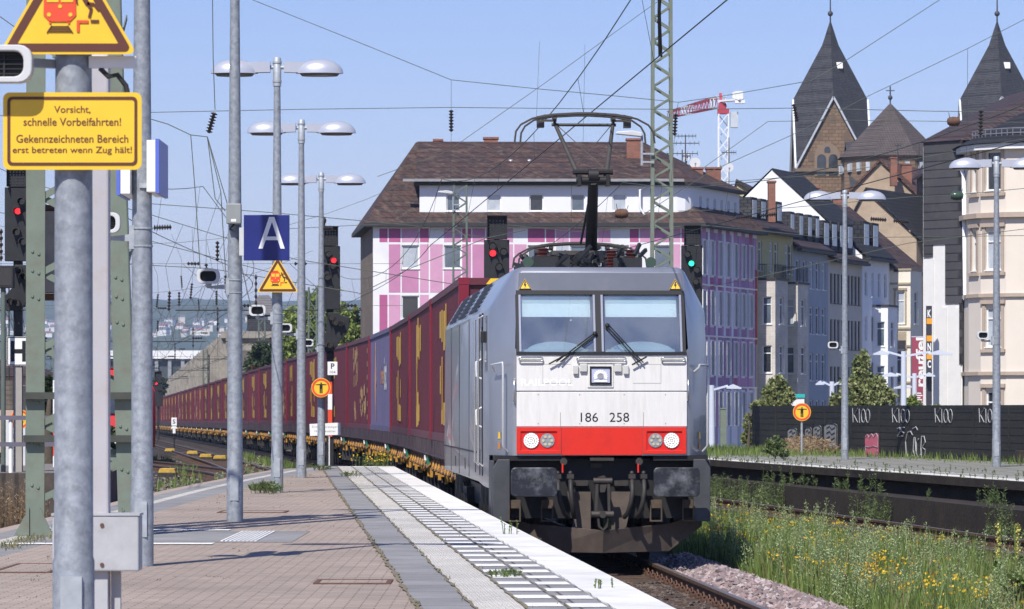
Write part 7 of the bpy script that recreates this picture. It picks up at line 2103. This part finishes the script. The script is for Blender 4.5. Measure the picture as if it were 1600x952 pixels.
# headspans and masts over the left tracks
for i, Y in enumerate((165, 230, 295, 360, 430)):
    wide = i != 0
    xr, xl = trk(Y)+3.4, trk(Y)+left_off(Y)-14.5; zb = tz(Y)-.35
    mt = MAT['mastgreen_far']
    (lmast(f'{ORD[i]} green headspan mast on the right of the curving train', xr, Y, zb, zb+10.0, .55, mt, 14) if wide else None); lmast(f'{ORD[i]} green headspan mast on the far side of the left tracks', xl, Y, zb, zb+12.5, .55, mt, 14)
    t = thing('cross_span', f'{ORD[i]} headspan of cables and insulators across the left tracks', 'cross span', ((xl+xr)/2,Y,zb), 0, 'cross spans over the tracks')
    hwid = (xr-xl)/2; r_ = .008+2.6e-5*Y
    def cable(f, nm='cable', m_=MAT['wirelight']):
        b = MB(); b.path([(-hwid+2*hwid*k/14,0,f(-1+2*k/14)) for k in range(15)], r_, 4); b.build(nm, m_, t)
    cable(lambda u: 9.6+2.6*u*u); cable(lambda u: 8.75); cable(lambda u: 6.95)
    b = MB(); trs = [trk(Y)-(xl+xr)/2, trk(Y)+left_off(Y)-(xl+xr)/2, trk(Y)+left_off(Y)-4.6-(xl+xr)/2, trk(Y)+left_off(Y)-9.3-(xl+xr)/2]
    for x in trs:
        insulator(t, (x,0,9.5+2.6*(x/hwid)**2), (x,0,8.85), .09, 5); insulator(t, (x+.8,0,6.95), (x+1.4,0,6.95), .08, 4); insulator(t, (x-1.3,0,8.75), (x-.75,0,8.75), .08, 4)
        b.path([(x+.9,0,6.95),(x-.5,.3,6.55)], r_*1.4, 4); b.path([(x,0,8.8),(x,0,6.95)], r_, 4); b.path([(x-1.5,0,8.75),(x+.6,.4,6.9)], r_, 4); b.path([(x-.9,0,8.75),(x-1.6,0,6.95)], r_, 4)
        b.tube((x-1.8,0,6.75),(x+1.6,0,6.75),.03,n=5)
    b.build('steady_arms', MAT['wire'], t)
# loose looking feeder cables in the upper left
span('feeder cables and slanting insulator hanging above the left tracks', 60, [[(228,184),(262,194),(298,211),(324,214)], [(332,0),(333,90),(336,172)], [(324,214),(345,300),(352,420),(372,560)], [(324,214),(336,310),(352,330)], [(298,211),(305,300),(314,440)], [(0,26),(110,105),(230,160)], [(324,214),(355,318),(392,480)]],
     [(335,176,326,208)], r_=.0075)
span('thin wires sloping down to the left behind the green mast', 90, [[(-20,255),(60,290),(230,334),(460,405),(720,446)], [(-20,330),(100,345),(240,378),(420,425)], [(-20,395),(150,410),(330,420),(560,458)], [(228,318),(420,332),(640,352),(760,372)], [(560,460),(640,420),(760,372),(820,360)]],
     [(240,356,268,355),(418,357,432,357),(505,357,520,357)], r_=.009)
# hanging strings over the left tracks, close to the hills in the picture
r = random.Random(77)
for i, (px, Y) in enumerate(((265,150),(300,185),(322,140),(338,200),(352,160),(247,210),(283,240),(310,270))):
    c = at(px, r.uniform(400,470), Y); t = thing('hanging_insulator', f'dark insulator string dangling among the wires over the left tracks, {ORD[i]} from the near end', 'insulator', c, 0, 'insulator strings over the left tracks')
    insulator(t, (0,0,0), (r.uniform(-.1,.1),0,-.75), .07, 6)
    b = MB(); b.path([(0,0,0),(r.uniform(-.3,.3),0,1.0),(r.uniform(-.8,.8),0,2.6)], .007+2e-5*Y, 4); b.path([(0,0,-.75),(r.uniform(-.4,.4),0,-1.5),(r.uniform(-.9,.9),0,-2.1)], .007+2e-5*Y, 4); b.path([(0,0,-.75),(r.uniform(-1.5,1.5),0,-2.0)], .006+2e-5*Y, 4); b.build('wire', MAT['wire'], t)
# ---------------------------------------------------------------- ballast stones by the rail
def stones(name, n, posf, mt, smin=.035, smax=.07, seed=1):
    r = random.Random(seed); b = MB()
    base = [(1,0,0),(-1,0,0),(0,1,0),(0,-1,0),(0,0,1),(0,0,-1)]; tri = [(0,2,4),(2,1,4),(1,3,4),(3,0,4),(2,0,5),(1,2,5),(3,1,5),(0,3,5)]
    for _ in range(n):
        x, y, z = posf(r); s = r.uniform(smin, smax); M3 = Matrix.Rotation(r.uniform(0,6.28),3,'Z') @ Matrix.Rotation(r.uniform(-.6,.6),3,'X')
        vs = []
        for q in base:
            v = Vector((q[0]*r.uniform(.7,1.3), q[1]*r.uniform(.5,1.0), q[2]*r.uniform(.45,.8)))*s; v = M3 @ v; vs.append((x+v.x,y+v.y,z+v.z))
        b.add(vs, tri)
    return b.build(name, mt, fix=False)
def islandmat(name, cols, rough=.85):
    m = bpy.data.materials.new(name); m.use_nodes = True; nt = m.node_tree; bb = nt.nodes['Principled BSDF']; bb.inputs['Roughness'].default_value = rough
    g = nt.nodes.new('ShaderNodeNewGeometry'); rp = nt.nodes.new('ShaderNodeValToRGB'); rp.color_ramp.interpolation = 'CONSTANT'
    while len(rp.color_ramp.elements) < len(cols): rp.color_ramp.elements.new(.5)
    for i, c in enumerate(cols): rp.color_ramp.elements[i].position = i/len(cols); rp.color_ramp.elements[i].color = (*c,1)
    nt.links.new(g.outputs['Random Per Island'], rp.inputs[0]); nt.links.new(rp.outputs[0], bb.inputs['Base Color']); return m
m_stone = islandmat('pink_grey_gravel', [(.27,.19,.18),(.22,.18,.175),(.34,.26,.25),(.16,.13,.125),(.30,.23,.215),(.40,.34,.33),(.20,.15,.15)])
def shoulder(r):
    Y = r.uniform(36, 56); o = r.uniform(.92, 2.35); z = -.17 if o < 1.5 else -.17-(o-1.5)*.12
    return trk(Y)+o, Y+.06*o, z + r.uniform(-.01,.05) + .10*math.exp(-((o-1.55)/.35)**2)
stuff(stones('ballast_stones', 7500, shoulder, m_stone, .042, .085), 'pinkish grey ballast stones beside the rail', 'ballast')
m_brst = islandmat('brown_gravel', [(.075,.055,.045),(.10,.075,.06),(.05,.04,.035),(.12,.095,.08)])
def between(r):
    Y = r.uniform(30, 50); o = r.uniform(-1.5, .68); return trk(Y)+o, Y, -.185+r.uniform(0,.03)
stuff(stones('ballast_stones', 2600, between, m_brst, .025, .05, 4), 'brown oily ballast between the rails', 'ballast')
def leftyard(r):
    Y = r.uniform(92, 190); X = trk(Y)+left_off(Y)+r.uniform(-7.5,2.2); return X, Y, tz(Y)-.26+r.uniform(0,.05)
m_yard = islandmat('yard_gravel', [(.16,.12,.10),(.20,.165,.15),(.11,.085,.07),(.24,.2,.18)])
stuff(stones('yard_gravel', 5000, leftyard, m_yard, .05, .11, 6), 'grey brown gravel between the left tracks', 'ballast')

# ---------------------------------------------------------------- grass and weeds
def blade(b, x, y, z, h_, wd, r, lean=.35):
    a = r.uniform(0,6.28); dx, dy = math.cos(a)*wd/2, math.sin(a)*wd/2; la = r.uniform(0,6.28); l = r.uniform(0,lean)*h_
    lx_, ly_ = math.cos(la)*l, math.sin(la)*l
    b.add([(x-dx,y-dy,z),(x+dx,y+dy,z),(x+dx*.7+lx_*.4,y+dy*.7+ly_*.4,z+h_*.6),(x-dx*.7+lx_*.4,y-dy*.7+ly_*.4,z+h_*.6),(x+lx_,y+ly_,z+h_)],[(0,1,2,3),(3,2,4)])
def leaf(b, p, d, L, wd, r):
    d = Vector(d).normalized(); u = d.cross(Vector((r.uniform(-1,1),r.uniform(-1,1),r.uniform(-1,1)))).normalized()*wd/2; p = Vector(p)
    b.add([p, p+d*L*.45+u, p+d*L, p+d*L*.45-u],[(0,1,2,3)])
def rv(r): 
    while True:
        v = Vector((r.uniform(-1,1),r.uniform(-1,1),r.uniform(-1,1)))
        if .01 < v.length < 1: return v
def meadow_pt(r, Y0=35, Y1=108):
    while True:
        Y = Y0 + (Y1-Y0)*r.random()**1.35; l, rr = trk(Y)+2.05, right_mid(Y)-1.9
        if rr-l < .25: continue
        if r.random() > (rr-l)/4.2: continue
        return r.uniform(l, rr), Y, -.30
def stalk(b, x, y, z, h_, r, n=None, top=.55, L=.06, bushy=False):
    lean = Vector((r.uniform(-.15,.15), r.uniform(-.15,.15), 1)).normalized()
    q = Vector((x,y,z)); e = q+lean*h_
    b.path([q, e], [.006,.003], 3, caps=False)
    for i in range(n or 34):
        t = r.random()**.7; p = q.lerp(e, .12+.88*t); k = (1.15-t)
        v = Vector((r.uniform(-1,1), r.uniform(-1,1), r.uniform(.1,1.2)))
        if bushy: p = p + Vector((r.gauss(0,.03),r.gauss(0,.03),r.gauss(0,.02)))*(.5+k)
        leaf(b, p, v, L*r.uniform(.6,1.4)*(0.55+k*.8), (.011+L*.06)*r.uniform(.7,1.4), r)
r = random.Random(5)
b = MB()
for _ in range(42000):
    x,y,z = meadow_pt(r); h_ = r.uniform(.18,.62)*(.55+.9*vnoise(x*.9,y*.45)); blade(b,x,y,z,h_, r.uniform(.008,.018)*(1+y/90), r)
stuff(b.build('meadow_grass', mat_grass, fix=False), 'tall green grass growing between the two tracks', 'grass')
b = MB()
for _ in range(1700):
    x,y,z = meadow_pt(r)
    if vnoise(x*.8+9,y*.35) < .43: continue
    stalk(b,x,y,z, r.uniform(.38,.92)*(.7+.5*vnoise(x*.6,y*.3)), r, 95, L=.036, bushy=True)
stuff(b.build('tall_weeds', mat_grass2, fix=False), 'pale grey green flowering weeds standing above the grass', 'weeds')
b = MB()
for _ in range(620):
    x,y,z = meadow_pt(r)
    if vnoise(x*.7+31,y*.22+4) < .50: continue
    zz = z+r.uniform(.32,.62); cx = Vector((x,y,zz))
    for k in range(r.randint(3,9)):
        p = cx + Vector((r.uniform(-.09,.09),r.uniform(-.09,.09),r.uniform(-.04,.04))); leaf(b,p,(r.uniform(-1,1),r.uniform(-1,1),.3),.035,.03,r); leaf(b,p,(r.uniform(-1,1),r.uniform(-1,1),.5),.035,.03,r)
stuff(b.build('yellow_wildflowers', mat_flower, fix=False), 'yellow wildflowers scattered through the meadow between the tracks', 'flowers')
b = MB()
for _ in range(2600):
    x,y,z = meadow_pt(r)
    if vnoise(x*.9+51,y*.3+7) < .5: continue
    blade(b,x,y,z,r.uniform(.3,.75),r.uniform(.006,.012)*(1+y/90),r,.6)
stuff(b.build('dry_grass_stems', mat_dry, fix=False), 'dry brown stems standing in patches of the meadow', 'grass')
# weeds along the foot and the ledge of the opposite platform
b = MB()
for _ in range(560):
    Y = r.uniform(52, 108)
    if vnoise(Y*.35, 2.2) < .50: continue
    x = ledge(Y) - r.uniform(.02,.35); stalk(b,x,Y,-.3, r.uniform(.25,.85), r, 80, L=.05, bushy=True)
for _ in range(150):
    Y = r.uniform(55,106)
    if vnoise(Y*.6, 8.1) < .45: continue
    stalk(b, ledge(Y)+.1, Y, .35, r.uniform(.15,.45), r, 26, L=.07)
for _ in range(420):
    Y = r.uniform(55,112); stalk(b, far_edge(Y)+r.choice([r.uniform(0,.08), r.uniform(.5,2.5)]), Y, QZ, r.uniform(.02,.10), r, 12, L=.03)
stuff(b.build('wall_weeds', mat_weed, fix=False), 'green weeds along the dark platform wall', 'weeds')
b = MB()
for _ in range(5000):
    Y = r.uniform(76,124); x = far_edge(Y)+.9+ (r.random()**.6)*6.5
    d = ((F0.x + (Y-F0.y)/fd.y*fd.x) - x)
    if d < 0 or r.random() < (d-.8)*.9: continue
    blade(b,x,Y,QZ,r.uniform(.05,.26),.02,r)
for _ in range(2600):
    Y = r.uniform(104,124); x = far_edge(Y)+r.uniform(.5,5.5); blade(b,x,Y,QZ,r.uniform(.06,.26),.022,r)
stuff(b.build('verge_grass', mat_grass, fix=False), 'grass growing along the black fence on the opposite platform', 'grass')
b = MB()
for _ in range(2600):
    c = at(r.gauss(1265,26), 700, 112); y = 112+r.uniform(-3,4); x = c.x+(y-112)*.02; hgt = .48*math.exp(-((c.x-8.6)/1.1)**2)*r.random()
    leaf(b,(x,y,QZ+hgt),(r.uniform(-1,1),r.uniform(-1,1),r.uniform(-.3,.8)),r.uniform(.08,.2),.03,r)
stuff(b.build('dry_brushwood', mat_dry, fix=False), 'heap of dry brown brushwood in front of the fence', 'brushwood')
# platform joints
b = MB()
mat_jw = leafmat('dry_joint_weeds', (.14,.14,.055), (.27,.25,.12))
for _ in range(1000):
    o = r.choice([1.0,1.34,1.72,1.72,.71,1.72]); Y = 20+68*r.random()**1.5
    if vnoise(Y*1.3, o*9) < .52: continue
    blade(b, edge_r(Y)-o+r.gauss(0,.022), Y, PZ+.004, r.uniform(.012,.04), .009, r, .8)
for _ in range(330):
    Y = r.uniform(26,84); x = r.uniform(edge_l(Y)+1.15, edge_r(Y)-1.8)
    if vnoise(x*1.2,Y*.6) < .6: continue
    for k in range(4): blade(b, x+r.gauss(0,.03), Y+r.gauss(0,.04), PZ+.002, r.uniform(.006,.022), .010, r, .9)
for _ in range(900):
    Y = r.uniform(36,46); x = r.uniform(edge_l(Y)+.7, -4.75)+r.gauss(0,.1); blade(b,x,Y,PZ,r.uniform(.01,.06),.012,r,.8)
stuff(b.build('joint_weeds', mat_jw, fix=False), 'small weeds growing in the joints of the platform paving', 'weeds')
b = MB()
for _ in range(4500):
    Y = r.uniform(86,200); X = trk(Y)+left_off(Y)+r.choice([r.uniform(-8.2,-5.6), r.uniform(-3.2,-1.6), r.uniform(1.6,3.0)])
    if vnoise(X*.5+3,Y*.09) < .50: continue
    blade(b,X,Y,tz(Y)-.28,r.uniform(.1,.45),.04,r)
stuff(b.build('trackside_grass', mat_grass, fix=False), 'patches of grass between the left tracks', 'grass')
b = MB()
for _ in range(190):
    x = r.uniform(-10.6,-9.6) if r.random() < .7 else r.uniform(-10.6,-8.6); y = 77.6-r.random()*1.6; stalk(b,x,y,-.3,r.uniform(.3,1.05),r,10,L=.07)
stuff(b.build('dry_weeds', mat_dry, fix=False), 'dry brown weeds in front of the corrugated wall at the left', 'weeds')
# single plants
def plant(name, label, cat, loc, h_, n, mt, spread=.12, L=.07, flower=None, per=30, group=None):
    t = thing(name, label, cat, loc, 0, group); b = MB(); rr = random.Random(label)
    for i in range(n): stalk(b, rr.gauss(0,spread), rr.gauss(0,spread), 0, h_*rr.uniform(.55,1.05), rr, per, L=L)
    b.build('foliage', mt, t, fix=False)
    if flower:
        b = MB()
        for i in range(flower):
            p = Vector((rr.gauss(0,spread*1.2), rr.gauss(0,spread), h_*rr.uniform(.45,1.0))); 
            for k in range(2): leaf(b,p,rv(rr),.04,.04,rr)
        b.build('blossom', mat_flower, t, fix=False)
    return t
plant('weed_clump','low green weed at the foot of the lamp post with the highest double head','plant',(lampxy[3][0]-.15,lampxy[3][1]-.5,PZ),.16,26,mat_weed,.16,.09)
plant('weed_clump','yellow flowering weed at the end of the white platform edge','plant',((588-800)/FPX*90.5,90.4,PZ-.1),.42,26,mat_grass,.25,.05,60)
plant('weed_clump','tall pale weed beside the left tracks between two poles','plant',((391-800)/FPX*100,100,-.3),1.15,12,mat_grass2,.2,.10,None,60)
plant('weed_clump','second tall weed left of the pole with the A sign','plant',((348-800)/FPX*98,98,-.3),.9,10,mat_grass2,.18,.10,None,50)
plant('weed_clump','thin weed growing from the white platform edge beside the buffer','plant',(edge_r(41)-.2,41,PZ),.20,5,mat_grass,.04,.02,None,12)
plant('weed_clump','small weed on the white edge near the bottom of the photo','plant',(edge_r(28.6)-.28,28.6,PZ),.10,4,mat_grass,.05,.018,None,12)
plant('weed_clump','flat green tuft among the ladder markings near the bottom','plant',(edge_r(30.5)-.86,30.5,PZ),.05,16,mat_weed,.08,.04,None,10)
plant('weed_clump','tuft of grass at the head of the grey slab strip','plant',(edge_r(84)-1.75,84,PZ),.12,18,mat_weed,.12,.06,None,12)
plant('weed_clump','grass tuft beside the pole with the round no entry sign','plant',(lampxy[4][0]+.9,76,PZ),.10,14,mat_weed,.14,.06,None,12)
m_mul = leafmat('pale_yellow_petals', (.62,.55,.10), (.80,.74,.25))
for i, (px, Y, hh) in enumerate(((1559,44.5,1.05),(1590,46,1.0),(1547,41,.62))):
    x = (px-800)/FPX*Y; t = thing('mullein', ['tallest yellow mullein spike at the right edge of the meadow','mullein spike nearest the right border of the photo','short mullein spike lower in the meadow'][i], 'flower', (x,Y,-.3), 0, 'yellow mullein spikes')
    b = MB(); rr = random.Random(i); b.path([(0,0,0),(rr.uniform(-.05,.05),0,hh)],[.014,.008],6)
    for k in range(60): z = hh*rr.uniform(.05,.6); leaf(b,(0,0,z),(rr.uniform(-1,1),rr.uniform(-1,1),.3),.16*(1.1-z/hh),.05,rr)
    b.build('stem', mat_grass, t, fix=False); b = MB()
    for k in range(90): z = hh*rr.uniform(.62,1.02); leaf(b,(rr.gauss(0,.012),rr.gauss(0,.012),z),rv(rr),.03,.025,rr)
    b.build('flower_spike', m_mul, t, fix=False)
x = (1590-800)/FPX*41.5; t = thing('dock_plant', 'broad leaved dock plant at the lower right edge', 'plant', (x,41.5,-.3)); b = MB(); rr = random.Random(3)
for k in range(55):
    a = rr.uniform(0,6.28); z = rr.uniform(.05,.55); d = Vector((math.cos(a),math.sin(a),rr.uniform(.2,1.2))).normalized(); p = Vector((rr.gauss(0,.05),rr.gauss(0,.05),z)); u = d.cross(Vector((0,0,1))).normalized()*.045; L = rr.uniform(.18,.32)
    b.add([p,p+d*L*.35+u,p+d*L*.75+u*.8-Vector((0,0,.02)),p+d*L-Vector((0,0,.05)),p+d*L*.75-u*.8-Vector((0,0,.02)),p+d*L*.35-u],[(0,1,2,3,4,5)])
b.build('leaves', leafmat('dock_leaves', (.12,.19,.04), (.22,.27,.08)), t, fix=False)
# ---------------------------------------------------------------- trees and shrubs
bark = M('bark', (.09,.07,.05), .9, 0, .25, 6, bump=.5, bscale=20)
def tree(name, label, cat, base, h_, blobs, nleaf, size, mt, trunk=.12, group=None, mt2=None):
    t = thing(name, label, cat, base, 0, group); rr = random.Random(label)
    b = MB(); b.path([(0,0,-.2),(rr.uniform(-.05,.05)*h_,0,h_*.45),(0,0,h_*.85)],[trunk,trunk*.7,trunk*.25],8)
    for (x,y,z,rx,rz) in blobs: b.path([(0,0,max(.2,z-rz-.3*rx)),(x*.6,y*.6,z-rz*.3),(x,y,z)],[trunk*.45,trunk*.3,trunk*.1],6)
    b.build('trunk', bark, t, smooth=50)
    b = MB(); vol = sum(rx*rx*rz for _,_,_,rx,rz in blobs)
    for (x,y,z,rx,rz) in blobs:
        n = int(nleaf*rx*rx*rz/vol)
        ncl = max(6, n//45); cl = []
        for _ in range(ncl):
            v = rv(rr); v = v.normalized()*(.35+.65*rr.random()**.5)*rr.uniform(.75,1.1); cl.append(Vector((x+v.x*rx, y+v.y*rx, z+v.z*rz)))
        for _ in range(n):
            c = rr.choice(cl); p = c + Vector((rr.gauss(0,.16),rr.gauss(0,.16),rr.gauss(0,.13)))*rx*.75
            leaf(b,p,rv(rr)+Vector((0,0,.15)),size*rr.uniform(.7,1.3),size*rr.uniform(.45,.8),rr)
    b.build('crown', mt, t, fix=False); return t
lf_lime = leafmat('lime_tree_leaves', (.10,.15,.04), (.40,.40,.18)); lf_big = leafmat('deciduous_leaves', (.11,.17,.03), (.34,.40,.10)); lf_dark = leafmat('dark_leaves', (.022,.042,.012), (.055,.08,.024)); lf_rust = leafmat('rusty_leaves', (.06,.05,.02), (.17,.075,.03))
def tpx(px, py, Y): p = at(px,py,Y); return p
def street_tree(label, px, Y, pyt, blobs_px, nleaf, mt):
    base = ((px-800)/FPX*Y, Y, GZ); k = Y/FPX
    blobs = [((x-px)*k, rnd.uniform(-.4,.4), EYE+(HORIZON-y)*k-GZ, w_*k, h_*k) for x,y,w_,h_ in blobs_px]
    return tree('street_tree', label, 'tree', base, EYE+(HORIZON-pyt)*k-GZ, blobs, nleaf, .15, mt, .10, 'street trees behind the fence')
street_tree('pointed green street tree behind the fence in front of the beige house', 1350, 142, 548,
    [(1350,590,18,38),(1344,565,9,20),(1330,615,22,26),(1368,612,22,26),(1385,625,16,18),(1350,625,40,18),(1312,628,20,14)], 9500, lf_lime)
street_tree('small green street tree behind the fence between the purple and mustard houses', 1215, 145, 582,
    [(1216,605,14,22),(1206,620,15,18),(1226,622,14,18),(1196,632,12,12)], 5200, lf_lime)
street_tree('sparse bush at the left end of the fence by the purple house', 1172, 128, 640, [(1172,660,7,16),(1168,685,8,12),(1180,640,6,10)], 1300, lf_lime)
street_tree('low tree behind the fence below the maroon banner', 1425, 150, 620, [(1425,632,14,10),(1470,640,10,6)], 1500, lf_big)
def bg_tree(label, px, Y, blobs_px, nleaf, size, mt, pyb=640):
    k = Y/FPX; base = ((px-800)*k, Y, tz(Y)+GZ)
    blobs = [((x-px)*k, rnd.uniform(-1,1), EYE+(HORIZON-y)*k-base[2], w_*k, h_*k) for x,y,w_,h_ in blobs_px]
    return tree('broadleaf_tree', label, 'tree', base, max(q[2] for q in blobs)+.5, blobs, nleaf, size, mt, .25, 'trees behind the container train')
bg_tree('large bright green tree behind the signal and lamp posts', 490, 270, [(500,482,34,36),(468,498,28,30),(540,500,22,26),(500,510,38,40),(470,520,34,34),(530,520,32,36),(455,545,30,26),(510,470,22,22),(545,545,24,30),(480,560,44,26)], 15000, .30, lf_big)
bg_tree('darker green tree at the right behind the container train', 552, 250, [(550,520,20,36),(556,560,18,26),(540,570,20,20)], 3600, .32, lf_big)
bg_tree('dark tree with rusty leaves left of the bright green tree', 415, 285, [(420,560,36,28),(402,580,26,22),(440,582,28,22)], 6000, .3, lf_dark)
bg_tree('rusty brown bush in front of the dark tree', 398, 282, [(398,590,20,18),(425,590,20,16)], 1500, .3, lf_rust)
bg_tree('dark tree at the foot of the viaduct far along the line', 243, 620, [(243,604,16,14),(232,612,12,12)], 1500, .7, lf_dark)
bg_tree('leafy shrub behind the green lattice mast', 78, 120, [(78,620,14,34),(92,650,12,26),(150,660,16,30),(172,690,14,20)], 3600, .16, lf_dark)
sp = at(1214,722,100); t = tree('platform_shrub', 'green shrub on the edge of the opposite platform near the round sign', 'shrub', (sp.x-.05,100,QZ), .55, [(0,0,.30,.32,.25),(-.15,0,.16,.25,.18),(.2,0,.18,.25,.18),(.05,0,.46,.14,.14)], 1500, .075, mat_weed, .02)
